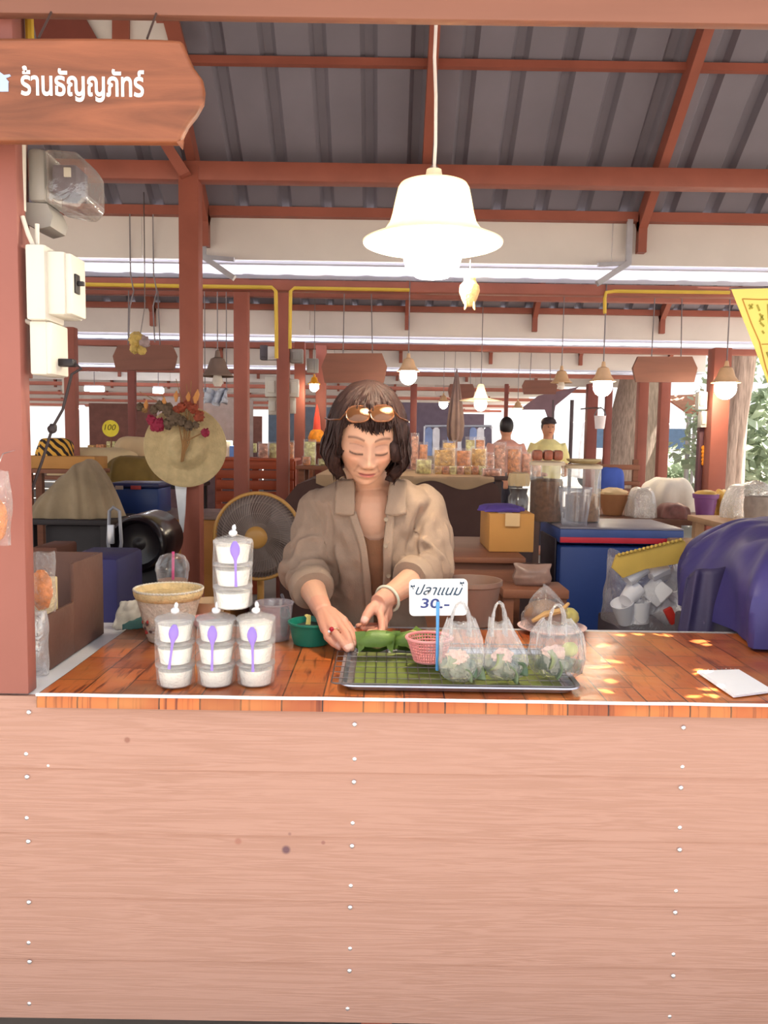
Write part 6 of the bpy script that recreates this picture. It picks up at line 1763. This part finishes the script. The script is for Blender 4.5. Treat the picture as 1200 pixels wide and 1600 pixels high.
tp = thing('navy_tarp', 'large navy blue plastic tarp heaped over the right end of the counter', 'tarp', (1.22, 2.1, TZ + .012))
wpart(tp, 'sheet', m, TARP, smooth=60)
w_ = [P(x, y, 2.16) for x, y in ((1058, 990), (1062, 960), (1074, 905), (1085, 889), (1110, 890), (1150, 880), (1260, 880), (1260, 990))]
m = MB(); nrow = 14
def flap(u, v):
    top = [P(1074, 905, 2.14), P(1086, 889, 2.13), P(1110, 889, 2.12), P(1160, 880, 2.14)]
    bot = [P(1056, 1010, 2.12), P(1074, 1012, 2.10), P(1105, 1012, 2.09), P(1160, 1012, 2.12)]
    def cat_(L_, t): i = min(int(t * 3), 2); f = t * 3 - i; return L_[i].lerp(L_[i + 1], f)
    p = cat_(top, u).lerp(cat_(bot, u), v); p.y += .007 * math.sin(u * 14 + v * 2); return p
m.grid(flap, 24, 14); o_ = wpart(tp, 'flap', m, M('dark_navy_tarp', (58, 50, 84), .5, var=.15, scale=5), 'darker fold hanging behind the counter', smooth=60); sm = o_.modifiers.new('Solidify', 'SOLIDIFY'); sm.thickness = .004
c, w, h = rect(1100, 1010, 1250, 1100, 2.3); m = MB(); m.box((1.22, 2.34, .38), (.6, .3, .76), b=.01); solo('tarp_crate', m, M('grey_crate', (96, 88, 96), .6), 'crate carrying the back of the navy tarp', 'crate', (1.22, 2.34, 0))

# ---- yellow printed pennant at the right edge
FLAGY = 1.75
t = thing('yellow_pennant', 'yellow printed cloth pennant hanging at the right edge', 'flag', P(1200, 450, FLAGY))
q = [P(x, y, FLAGY) for x, y in ((1143, 452), (1260, 449), (1260, 640), (1216, 640), (1200, 598), (1180, 545))]
m = MB(); m.prism([(a.x, a.z) for a in q], .002, (0, FLAGY, 0)); wpart(t, 'cloth', m, M('yellow_cloth', (222, 194, 104), .8, var=.07, scale=8), smooth=0)
BRP = M('brown_print', (160, 116, 46), .8); OLP = M('olive_print', (140, 130, 50), .8, var=.2)
def stroke(pts, r, mat): m = MB(); m.tube([P(x, y, FLAGY - .0008) for x, y in pts], r, 6, flat=.25, up=(0, 1, 0)); wpart(t, 'printed_line', m, mat)
stroke([(1160, 467), (1186, 468), (1260, 467)], .0013, BRP); stroke([(1160, 467), (1174, 505), (1187, 535), (1197, 575), (1212, 620)], .0013, BRP); stroke([(1190, 538), (1260, 536)], .0010, BRP)
for pts in ([(1170, 476), (1176, 482)], [(1176, 475), (1171, 483)], [(1183, 476), (1187, 486)], [(1187, 490), (1193, 500)], [(1192, 492), (1187, 503)], [(1188, 504), (1194, 510)], [(1191, 517), (1194, 521)], [(1200, 475), (1202, 505)], [(1198, 550), (1202, 560)]):
    stroke(pts, .0022, OLP)
m = MB(); m.tube([P(1140, 451, FLAGY + .002), P(1270, 448, FLAGY + .002)], .002, 6); wpart(t, 'hanging_cord', m, WIRE)

bpy.context.view_layer.update()
# ---- hanging brown sign boards in the rows behind
SB = M('sign_brown', (124, 78, 62), .6, var=.14, scale=4, stretch=(.6, 1, 5))
def hang_sign(x0, y0, x1, y1, Y, lab, ztop_py, strings):
    pts = [(x0 + (x1 - x0) * .08, y0), (x1 - (x1 - x0) * .08, y0), (x1, (y0 + y1) / 2 - 2), (x1 - (x1 - x0) * .05, y1), (x0 + (x1 - x0) * .05, y1), (x0, (y0 + y1) / 2 - 2)]
    q = [P(x, y, Y) for x, y in pts]; c = P((x0 + x1) / 2, y1, Y)
    t = thing('hanging_sign', lab, 'sign', c)
    m = MB(); m.prism([(a.x, a.z) for a in q], .03, (0, Y, 0)); wpart(t, 'board', m, SB, smooth=0)
    for xa, xb in strings:
        pa = P(xa, y0 + 2, Y + .015); pb = P(xb, y0 - 40, Y + .015); pb.z = roof_above((pb.x, pb.y, pa.z + .02)); m = MB(); m.tube([pa, pb], .004, 5); wpart(t, 'string', m, WIRE)
hang_sign(176, 539, 276, 578, 5.3, 'dark brown eight sided sign board hung left of the thick post', 440, [(200, 207), (250, 240)])
hang_sign(502, 552, 605, 598, 5.4, 'brown eight sided sign board hung over the woman\'s head', 465, [(536, 540), (582, 572)])
hang_sign(989, 557, 1090, 597, 5.6, 'blank orange brown sign board hung at right', 470, [(1018, 1024), (1064, 1056)])
hang_sign(816, 594, 871, 616, 8.6, 'small brown sign board hung beside the unlit lamp', 560, [(828, 834), (860, 852)])
hang_sign(700, 600, 742, 622, 9.4, 'faint brown sign board behind the wide glowing lamp', 570, [(710, 714), (735, 732)])

# ---- lamps of the other stalls
bpy.context.view_layer.update()
BULB2 = M('far_bulb_glow', (255, 236, 196), .4, emit=45, ecol=(1, .88, .66, 1))
def pend(px, py, hw, Y, lab, lit, top_py, W=10, shade_mat=None, fz=1.0):
    s = Y / F; c = P(px, py, Y); t = thing('stall_lamp', lab, 'lamp', c)
    r = hw * s
    m = MB().lathe([(r, 0), (r * .86, .10 * r * fz), (r * (.62 if fz == 1 else .34), .42 * r * fz), (r * (.50 if fz == 1 else .28), .80 * r * fz), (r * (.40 if fz == 1 else .20), 1.02 * r * (1 if fz == 1 else .5)), (r * .18, 1.12 * r * (1 if fz == 1 else .5)), (r * .12, 1.5 * r * (1 if fz == 1 else .5)), (0, 1.55 * r * (1 if fz == 1 else .5))], n=36)
    o_ = part(t, 'shade', m, shade_mat or M('lamp_shade_tan', (206, 168, 128), .5)); sm = o_.modifiers.new('Solidify', 'SOLIDIFY'); sm.thickness = .003
    m = MB(); zr_ = roof_above(c + Vector((0, 0, 1.7 * r))) - c.z; m.cyl((0, 0, 1.5 * r * (1 if fz == 1 else .5)), (0, 0, zr_), .004, n=6); part(t, 'cord', m, WIRE)
    if lit:
        m = MB(); bw = .74 if fz == 1 else .30; m.ball((0, 0, -.36 * r * (1 if fz == 1 else .45)), (r * bw, r * bw, r * bw * 1.1), 18, 12); part(t, 'bulb', m, BULB2)
    else:
        m = MB(); m.lathe([(0, .5 * r), (.2 * r, .45 * r), (.25 * r, 0), (.34 * r, -.35 * r), (.2 * r, -.6 * r), (0, -.62 * r)], n=16); part(t, 'bulb', m, M('unlit_bulb', (226, 216, 206), .2))
    return t
pend(638, 580, 18, 5.0, 'glowing bulb lamp over the woman\'s left shoulder', True, 520, 12)
pend(942, 596, 20, 5.0, 'glowing lamp hanging left of the blank sign board', True, 460, 14)
pend(1134, 598, 22, 5.3, 'glowing lamp against the broad right post', True, 540, 14)
pend(751, 626, 33, 7.4, 'wide flat glowing lamp farther back over the snack packs', True, 545, 14, translucent('glow_disc', (250, 240, 216), .6), .3)
pend(877, 598, 17, 6.8, 'unlit tan bell shaped lamp near the small sign board', False, 535)
pend(340, 588, 26, 5.6, 'unlit grey hat shaped lamp between two left posts', False, 470, shade_mat=M('grey_shade', (128, 106, 94), .6))
pend(491, 600, 10, 7.4, 'small amber lamp beside the thin red posts', True, 520, 5, M('amber_glass', (232, 160, 40), .3))
pend(809, 638, 9, 9.8, 'small glowing lamp among the far stalls', True, 600, 6)
pend(693, 628, 9, 9.6, 'small bright lamp behind the closed umbrella', True, 600, 6)
TUBE = M('tube_glow', (235, 240, 255), .4, emit=40.0, ecol=(.9, .94, 1, 1))
for x0, y0, x1, y1, Y, lab in ((133, 604, 162, 612, 12.5, 'bright white tube lamp at upper left, far back'), (240, 606, 255, 615, 13.0, 'short white tube lamp above the straw hat, far back'), (112, 634, 132, 640, 11.5, 'white tube lamp low beside the slim left post')):
    c, w, h = rect(x0, y0, x1, y1, Y); t = thing('tube_lamp', lab, 'lamp', (c.x, Y, c.z + h))
    m = MB(); m.cyl((c.x - w / 2, Y, c.z + h / 2), (c.x + w / 2, Y, c.z + h / 2), h * .45, n=12); wpart(t, 'tube', m, TUBE)
    m = MB(); m.box((c.x, Y, c.z + h * 1.1), (w * 1.02, .06, h * .3)); wpart(t, 'housing', m, GALV)
    m = MB(); m.cyl((c.x, Y, c.z + h * 1.2), (c.x, Y, roof_above((c.x, Y, c.z + h * 2))), .006, n=6); wpart(t, 'cord', m, WIRE)

# ---- electrics on the farther posts
def mini(x0, y0, x1, y1, Y, lab, mat=IVORY):
    m = boxat(x0, y0, x1, y1, Y, .07, .006); c = rect(x0, y0, x1, y1, Y)[0]
    t = thing('wall_box', lab, 'electrical box', (c.x, Y, c.z)); wpart(t, 'case', m, mat)
    m = boxat(x0 + (x1 - x0) * .2, y0 + (y1 - y0) * .2, x1 - (x1 - x0) * .2, y1 - (y1 - y0) * .2, Y - .012, .012, .003); wpart(t, 'cover', m, mat)
mini(414, 588, 433, 620, 6.2, 'pale box on the left side of the dark post'); mini(419, 621, 433, 648, 6.25, 'lower pale box on the left side of the dark post')
mini(451, 592, 466, 620, 6.2, 'pale box on the right side of the dark post'); mini(451, 621, 461, 646, 6.25, 'lower pale box on the right side of the dark post')
mini(418, 541, 433, 562, 6.2, 'white meter case with a dark dial high on the dark post', M('white_case', (216, 212, 210), .4)); mini(406, 539, 418, 562, 6.3, 'grey square box beside the white meter case', M('grey_case', (100, 92, 100), .5))
mini(453, 545, 473, 567, 6.2, 'smoky clear meter case right of the dark post', MG); mini(479, 560, 497, 582, 7.6, 'clear meter case above the amber lamp', MG)
mini(1091, 612, 1105, 640, 5.6, 'pale box on the broad right post'); mini(1095, 642, 1105, 668, 5.62, 'lower pale box on the broad right post')
mini(97, 590, 104, 615, 6.6, 'small tan box hidden behind the socket box')
# yellow conduits
YEL = M('yellow_conduit', (206, 170, 60), .5, var=.06)
def pipe(lab, pts, Y, r=.011):
    m = MB(); m.tube([P(x, y, Y) for x, y in pts], r, 8); solo('conduit', m, YEL, lab, 'conduit', P(*pts[0], Y))
pipe('yellow conduit running along the beam above the hat', [(112, 444), (280, 447), (425, 449), (431, 455), (432, 520), (432, 560)], 4.998, .012)
pipe('yellow conduit bending down the right side of the dark post', [(640, 453), (460, 450), (454, 455), (453, 520), (453, 545)], 5.0, .011)
pipe('yellow conduit along the beam at right, bending down to a lamp', [(1140, 457), (960, 455), (947, 457), (945, 466), (945, 490)], 5.0, .011)
m = MB(); m.tube([P(45, 8, 1.512), P(47, 70, 1.512), P(48, 200, 1.512)], .008, 8); solo('conduit', m, YEL, 'short yellow conduit seen above the shop sign', 'conduit', P(45, 8, 1.512))
# dried garland on a wire
t = thing('dried_garland', 'pale dried flower head hanging on a wire above the dark sign', 'garland', P(218, 552, 4.4))
for i, (x, y, r) in enumerate(((213, 530, .040), (225, 534, .032), (210, 545, .026), (221, 547, .026))):
    m = MB(); m.ball(P(x, y, 4.4) - t.location, (r, r * .7, r), 14, 9, lambda d: .35 * N3(d, 4, i)); part(t, 'flower', m, M('dry_pale', (196, 168, 96), .8, var=.25, scale=40) if i != 1 else M('dry_grey', (170, 150, 150), .8, var=.25, scale=40), smooth=20)
m = MB(); m.tube([P(219, 525, 4.4) - t.location, P(226, 480, 4.4) - t.location, P(226, 428, 4.4) - t.location, Vector((P(226, 428, 4.4).x, 4.4, roof_above(P(226, 430, 4.4)))) - t.location], .003, 5); part(t, 'wire', m, WIRE)
for i, x in enumerate((204, 240)):
    m = MB(); m.tube([(P(x, 428, 4.44).x, 4.44, roof_above(P(x, 430, 4.44))), P(x, 428, 4.5), P(x + 5, 455, 4.5), P(x - 1, 480, 4.5), P(x + (2 if i else -3), 535, 4.5)], .004, 5); solo('hanging_wire', m, WIRE, ('pale wire hanging left of the dried flower head', 'pale wire hanging right of the dried flower head')[i], 'wire', P(x, 428, 4.5))

# ---- closed umbrella, people, clothes
c = P(711, 700, 8.0)
t = thing('closed_umbrella', 'tall closed grey brown parasol behind the snack packs', 'umbrella', (c.x, 8.0, 0)); zt = zat(574, 8.0, 709); z0_ = zat(690, 8, 711)
m = MB().lathe([(0, zt), (.02, zt - .08), (.055, zt - .35), (.08, z0_ + .18), (.075, z0_ + .06), (.05, z0_), (0, z0_)], n=48, disp=lambda a, z: .012 * math.sin(a * 8) if z < zt - .1 else 0); part(t, 'canopy', m, M('umbrella_cloth', (124, 100, 92), .8, var=.15))
m = MB(); m.cyl((0, 0, .06), (0, 0, z0_ + .02), .022, n=12); part(t, 'pole', m, BRWOOD)
m = MB().lathe([(0, 0), (.2, 0), (.2, .05), (.03, .07), (0, .07)], n=24); part(t, 'base', m, M('concrete_base', (150, 142, 136), .9))
def far_person(px, py_eye, Y, lab, shirt, hairc, cap=None, facing=0):
    s = Y / F; e = P(px, py_eye, Y); H = e.z / .915
    t = thing('person', lab, 'person', (e.x, Y, 0), facing)
    k = H / 1.65; m = MB()
    m.ball((0, 0, 1.505 * k), (.076 * k, .094 * k, .118 * k), 18, 14)
    m.tube([(0, .01, 1.46 * k), (0, .01, 1.36 * k)], [.05 * k, .06 * k], 12)
    m.tube([(0, 0, 1.36 * k), (0, 0, 1.30 * k), (0, 0, 1.10 * k), (0, 0, .92 * k), (0, 0, .80 * k)], [.06 * k, .15 * k, .15 * k, .14 * k, .13 * k], 18, flat=.62, up=(0, 1, 0))
    for sx in (-1, 1):
        m.tube([(sx * .17 * k, 0, 1.30 * k), (sx * .22 * k, .02, 1.08 * k), (sx * .17 * k, -.14 * k, .96 * k), (sx * .12 * k, -.24 * k, .96 * k)], [.05 * k, .042 * k, .034 * k, .03 * k], 10)
        m.ball((sx * .11 * k, -.28 * k, .96 * k), (.035 * k, .05 * k, .022 * k), 10, 6)
        m.tube([(sx * .085 * k, 0, .84 * k), (sx * .09 * k, 0, .46 * k), (sx * .09 * k, .02, .09 * k), (sx * .09 * k, -.0, .05 * k)], [.085 * k, .06 * k, .042 * k, .04 * k], 12)
        m.tube([(sx * .09 * k, .04 * k, .04 * k), (sx * .1 * k, -.14 * k, .03 * k)], [.04 * k, .035 * k], 10)
    m.ball((0, -.092 * k, 1.49 * k), (.012 * k, .016 * k, .018 * k), 8, 6)
    me = fuse(m, .014 * k, 1); link('body', me, M('skin_far', (196, 138, 108), .6), t)
    m = MB(); m.tube([(0, 0, 1.375 * k), (0, 0, 1.31 * k), (0, 0, 1.10 * k), (0, 0, .90 * k)], [.075 * k, .168 * k, .17 * k, .165 * k], 24, flat=.66, up=(0, 1, 0))
    for sx in (-1, 1): m.tube([(sx * .15 * k, 0, 1.31 * k), (sx * .21 * k, .01, 1.17 * k), (sx * .222 * k, .02, 1.09 * k)], [.068 * k, .062 * k, .06 * k], 14)
    me = fuse(m, .016 * k, 2); link('shirt', me, shirt, t)
    m = MB()
    for sx in (-1, 1): m.tube([(sx * .085 * k, 0, .90 * k), (sx * .09 * k, 0, .46 * k), (sx * .09 * k, .02, .10 * k)], [.105 * k, .075 * k, .06 * k], 14)
    me = fuse(m, .018 * k, 1); link('trousers', me, M('dark_trousers', (52, 48, 58), .8), t)
    m = MB(); m.ball((0, .022 * k, 1.53 * k), (.082 * k, .09 * k, .105 * k), 18, 12); part(t, 'hair', m, hairc)
    for sx in (-1, 1):
        m = MB(); m.ball((sx * .028 * k, -.087 * k, 1.515 * k), (.010 * k, .006 * k, .005 * k), 8, 5); part(t, 'eye', m, M('dark_eye', (40, 26, 24), .4))
    m = MB(); m.ball((0, -.088 * k, 1.448 * k), (.022 * k, .008 * k, .006 * k), 8, 5); part(t, 'mouth', m, M('lip_far', (160, 84, 80), .6))
    if cap is not None:
        m = MB(); m.ball((0, .005, 1.575 * k), (.088 * k, .1 * k, .062 * k), 18, 10); m.tube([(0, -.06 * k, 1.57 * k), (0, -.15 * k, 1.56 * k)], [.075 * k, .06 * k], 14, flat=.15, up=(0, 0, 1)); part(t, 'cap', m, cap)
    return t
far_person(857, 668, 9.3, 'person in a cap and pale yellow shirt standing among the far stalls', M('pale_yellow_shirt', (226, 214, 150), .8), M('black_hair', (34, 26, 26), .5), M('dark_cap', (60, 46, 48), .7), .1)
far_person(791, 668, 9.0, 'person with dark hair in a salmon shirt, back turned beyond the packs', M('salmon_shirt', (206, 150, 134), .8), M('black_hair', (34, 26, 26), .5), None, math.pi)
t = thing('clothes_rail', 'rail of pale blue and white shirts hanging far back', 'rail', (P(690, 700, 12).x, 12, 0))
zr_ = zat(666, 12, 690)
m = MB(); a, b_ = P(664, 666, 12), P(768, 666, 12); m.cyl(a, b_, .02, n=8); wpart(t, 'rod', m, GALV)
for q in (a, b_): m = MB(); m.cyl((q.x, 12, 0), q, .02, n=8); wpart(t, 'post', m, GALV)
for i in range(9):
    px = 670 + i * 11.5; q = P(px, 668, 12); w_2 = .07
    m = MB(); m.prism([(-.02, 0), (.02, 0), (.05, -.03), (.06, -.25), (.05, -.42), (-.05, -.42), (-.06, -.25), (-.05, -.03)], .1, (q.x, 11.95, q.z))
    wpart(t, 'shirt', m, (M('shirt_blue', (140, 160, 206), .8), M('shirt_white', (232, 232, 240), .8), M('shirt_grey', (110, 104, 122), .8))[i % 3])
m = MB(); pp_ = P(1100, 668, 5.66); m.box((pp_.x, 5.69, pp_.z / 2), (.055, .05, pp_.z), b=.004)
t = thing('narrow_panel', 'narrow dark plum panel with an orange garland beside the broad right post', 'panel', (pp_.x, 5.69, 0)); wpart(t, 'board', m, M('plum_paint', (92, 52, 60), .6))
for i in range(5):
    q = P(1100, 700 + i * 6, 5.655); m = MB(); m.ball(q, (.02, .015, .02), 10, 6); wpart(t, 'marigold', m, MG2)
q = P(337, 608, 6.0); t = thing('hung_cloth', 'pale crumpled cloth hung between the thick post and its neighbour', 'cloth', (q.x, 6.0, P(337, 632, 6.0).z))
hh_ = P(337, 608, 6.0).z - t.location.z
m = MB(); m.grid(lambda u, v: ((u - .5) * .19 * (1 - .15 * v), .035 * math.sin(u * 16 + v * 4) + .03 * N3((u * 4, v * 4, 0), 1.5), hh_ * (1 - v) + .012 * math.sin(u * 9)), 26, 14)
o_ = part(t, 'cloth', m, M('pale_blue_cloth', (200, 204, 216), .8, var=.1), smooth=60); sm = o_.modifiers.new('Solidify', 'SOLIDIFY'); sm.thickness = .006
m = MB(); zr2 = roof_above((q.x, 6.0, q.z + .05)) - t.location.z
for sx in (-.08, .08): m.tube([(sx, 0, hh_ * .97), (sx, 0, zr2)], .004, 5)
part(t, 'string', m, WIRE)
# white bucket hung on the post
t = thing('white_bucket', 'small white bucket hanging on the grey brown post', 'bucket', P(937, 670, 8.0)); s = 8.0 / F
part(t, 'pail', MB().lathe([(0, 0), (7 * s, 0), (9 * s, 20 * s), (8 * s, 20 * s), (6 * s, .01), (0, .01)], n=20), M('white_pail', (232, 222, 222), .5))
m = MB(); m.tube([(-9 * s, 0, 20 * s), (-5 * s, 0, 30 * s), (0, 0, 33 * s), (5 * s, 0, 30 * s), (9 * s, 0, 20 * s)], .006, 6); part(t, 'handle', m, WIRE)
m = MB(); m.tube([(0, 0, 32 * s), (-.06, .2, 33 * s), (-.09, .42, 33 * s)], .008, 6); part(t, 'hook', m, WIRE)

# ------------------------------------------------------------------ open air at the right: trees, bushes, canopy, vehicle
BARK = M('bark', (172, 150, 136), .9, var=.35, scale=9, stretch=(6, 6, .6), bump=.8, bscale=12)
def trunk(pts, rs, lab, name='tree', leaves=0, seed=0):
    m = MB(); base = Vector(pts[0])
    t = thing(name, lab, 'tree', base)
    P_ = []; R_2 = []
    for i in range(len(pts) - 1):
        for k in range(5):
            f = k / 5; P_.append(Vector(pts[i]).lerp(Vector(pts[i + 1]), f)); R_2.append((rs[i] * (1 - f) + rs[i + 1] * f))
    P_.append(Vector(pts[-1])); R_2.append(rs[-1])
    m.tube([p - base for p in P_], R_2, 28)
    for i, v in enumerate(m.v):
        q = Vector(v); a = i % 28
        m.v[i] = tuple(q + Vector((math.cos(a), math.sin(a), 0)) * .05 * N3((q.x * 6, q.y * 6, q.z * .8), 1, seed))
    part(t, 'trunk', m, BARK, smooth=70)
    return t
def crown(t, c, r, n, leaf_mat, seed, size=.16):
    """leafy crown: many small bent leaves"""
    random.seed(seed); m = MB()
    for i in range(n):
        d = Vector((random.gauss(0, 1), random.gauss(0, 1), random.gauss(0, 1))).normalized() * (random.random() ** .4)
        p = Vector(c) + Vector((d.x * r[0], d.y * r[1], d.z * r[2])) + Vector((N3(d, 3, seed), N3(d, 3, seed + 2), 0)) * .3
        a = Vector((random.uniform(-1, 1), random.uniform(-1, 1), random.uniform(-.7, .4))).normalized(); b_ = a.cross(Vector((random.uniform(-1, 1), random.uniform(-1, 1), 1))).normalized()
        s = size * random.uniform(.6, 1.3)
        o = len(m.v); m.v += [tuple(p), tuple(p + a * s * .5 + b_ * s * .28), tuple(p + a * s + Vector((0, 0, -.1 * s))), tuple(p + a * s * .5 - b_ * s * .28)]
        m.f.append((o, o + 1, o + 2, o + 3))
    me = bpy.data.meshes.new('foliage'); me.from_pydata(m.v, [], m.f)
    o_ = link('foliage', me, leaf_mat, t); o_['kind'] = 'stuff'
def leafmat(name, col): return translucent(name, col, .35)
b0, b1 = P(973, 752, 13), P(1012, 560, 13)
t = trunk([(b0.x, 13, 0), (b0.x + .05, 13, b0.z), (b1.x, 13, b1.z), (b1.x + .5, 13.2, 5.2)], [.55, .44, .36, .25], 'big leaning grey tree trunk behind the wooden bench', seed=2)
crown(t, (2.0, .5, 5.6), (2.6, 2.4, 1.3), 1500, leafmat('leaf_green', (120, 146, 84)), 5, .3)
b0 = P(1141, 760, 9.5); t = trunk([(b0.x, 9.5, 0), (b0.x, 9.5, 1.2), (b0.x + .06, 9.5, 2.4), (b0.x + .1, 9.6, 4.2)], [.17, .14, .13, .10], 'pale slim tree trunk just right of the broad post', seed=6)
crown(t, (.3, .3, 4.6), (1.6, 1.6, .9), 900, leafmat('leaf_light', (178, 192, 156)), 9, .22)
for i, (px, py, Y, r, lab) in enumerate(((1172, 700, 12, (1.0, .9, .9), 'pale green leafy bush behind the yellow bag'), (1215, 640, 12.5, (1.5, 1.0, 1.4), 'tall grey green bush at the right edge'), (1030, 742, 15, (1.1, .6, .45), 'low bush between the two slim right posts'))):
    q = P(px, py, Y); t = thing('bush', lab, 'bush', (q.x, Y, 0))
    m = MB(); m.cyl((0, 0, 0), (0, 0, q.z), .05, .03, 8); part(t, 'stem', m, BARK)
    crown(t, (0, 0, q.z), r, 1300, leafmat('leaf_bush', (176, 188, 164)), 20 + i, .2)
# brown canvas canopy outside
Y = 14; q = [P(x, y, Y) for x, y in ((1036, 618), (1088, 616), (1098, 650), (1036, 650))]
t = thing('canvas_canopy', 'brown canvas canopy outside between the right posts', 'canopy', (q[0].x, Y, 0))
m = MB(); m.add([q[0], q[1], q[2] + Vector((0, -1.2, 0)), q[3] + Vector((0, -1.2, 0)), q[0] + Vector((0, 0, -.03)), q[1] + Vector((0, 0, -.03)), q[2] + Vector((0, -1.2, -.03)), q[3] + Vector((0, -1.2, -.03))], [(0, 1, 2, 3), (7, 6, 5, 4), (0, 4, 5, 1), (1, 5, 6, 2), (2, 6, 7, 3), (3, 7, 4, 0)]); wpart(t, 'sheet', m, M('brown_canvas', (186, 120, 96), .8), smooth=0)
for a in (q[0], q[1]): m = MB(); m.cyl((a.x, Y, 0), (a.x, Y, a.z), .04, n=8); wpart(t, 'post', m, GALV)
for a in (q[2], q[3]): m = MB(); m.cyl((a.x, Y - 1.2, 0), (a.x, Y - 1.2, a.z), .04, n=8); wpart(t, 'post', m, GALV)
# dark tent flap
q = [P(x, y, 10.5) for x, y in ((812, 640), (842, 618), (905, 604), (868, 634), (862, 668), (852, 640))]
t = thing('tent_flap', 'dark purple awning flap over the person in the cap', 'awning', (q[0].x, 10.5, 0))
m = MB(); m.prism([(a.x, a.z) for a in q], .04, (0, 10.5, 0)); wpart(t, 'flap', m, M('purple_canvas', (112, 88, 98), .8), smooth=0)
for px in (864, 894): a = P(px, 625, 10.52); m = MB(); m.cyl((a.x, 10.52, 0), a, .025, n=8); wpart(t, 'pole', m, M('dark_pole', (70, 56, 62), .5))
# pale parked van far outside
q = P(1012, 740, 22); t = thing('parked_van', 'pale parked van with dark windows far outside at right', 'van', (q.x, 22, 0))
WHB = M('van_white', (226, 228, 236), .3); VG = M('van_glass', (70, 92, 120), .1)
m = MB(); m.prism([(-1.9, .35), (1.9, .35), (1.9, 1.0), (1.5, 1.15), (1.1, 1.9), (-1.8, 1.95), (-1.9, 1.1)], 1.7, (0, 0, 0)); o_ = part(t, 'body', m, WHB); bv = o_.modifiers.new('Bevel', 'BEVEL'); bv.width = .08; bv.segments = 3; bv.limit_method = 'ANGLE'
for x0, x1 in ((-1.6, -.8), (-.7, .1), (.2, 1.1)): m = MB(); m.prism([(x0, 1.2), (x1, 1.2), (x1 - .12, 1.75), (x0, 1.75)], .03, (0, -.02, 0)); part(t, 'window', m, VG, smooth=0)
for x in (-1.2, 1.2):
    for y in (.1, 1.6): m = MB(); m.lathe([(0, .09), (.2, .09), (.33, .07), (.34, -.07), (.2, -.09), (0, -.09)], (x, y, .34), 24, rot=Matrix.Rotation(rad(90), 3, 'X')); part(t, 'wheel', m, M('tyre', (36, 34, 36), .8))

# ---- far market stalls deep under the roofs
random.seed(33)
DK = M('dark_stall_wood', (92, 66, 66), .8, var=.2)  # dark wood colour of the far counters
def far_stall(x, Y, w, seed):
    t = thing('market_stall', 'far stall with a %s back panel, %s of eleven from the left' % (('mauve grey', 'rust brown', 'pale grey', 'slate blue')[seed % 4], ORD[FAR_ORDER.index(seed)]), 'stall', (x, Y, 0), 0, 'far market stalls')
    random.seed(seed)
    m = MB(); m.box((0, 0, .45), (w, .7, .9), b=.02); part(t, 'counter', m, DK)
    m = MB(); m.box((0, .5, 1.0), (w, .05, 2.0)); part(t, 'back_panel', m, M(f'panel_{seed % 4}', ((110, 96, 112), (126, 84, 74), (150, 134, 128), (96, 110, 128))[seed % 4], .8))
    for k in range(7):
        m = MB(); s = random.uniform(.10, .18); m.box((-w / 2 + .2 + k * (w - .4) / 6, random.uniform(-.15, .1), .902 + s), (s * 1.4, s, s * 2), Matrix.Rotation(random.uniform(-.3, .3), 3, 'Z'), .02)
        part(t, 'goods', m, GOLDP[k % 4] if seed % 2 else M(f'goods_{k % 4}', ((206, 90, 80), (226, 206, 170), (90, 120, 170), (216, 170, 80))[k % 4], .6))
FARS = ((-7.6, 13.2), (-5.4, 16.5), (-3.2, 13.8), (-1.3, 16.8), (.4, 14.2), (-9.5, 19), (-6.6, 21), (-2.2, 20.5), (1.6, 19.5), (-4.6, 24), (.2, 24))
ORD = ('first', 'second', 'third', 'fourth', 'fifth', 'sixth', 'seventh', 'eighth', 'ninth', 'tenth', 'last')
FAR_ORDER = sorted(range(11), key=lambda i: FARS[i][0] / FARS[i][1])
for i, (x, Y) in enumerate(FARS): far_stall(x, Y, 1.7, i)
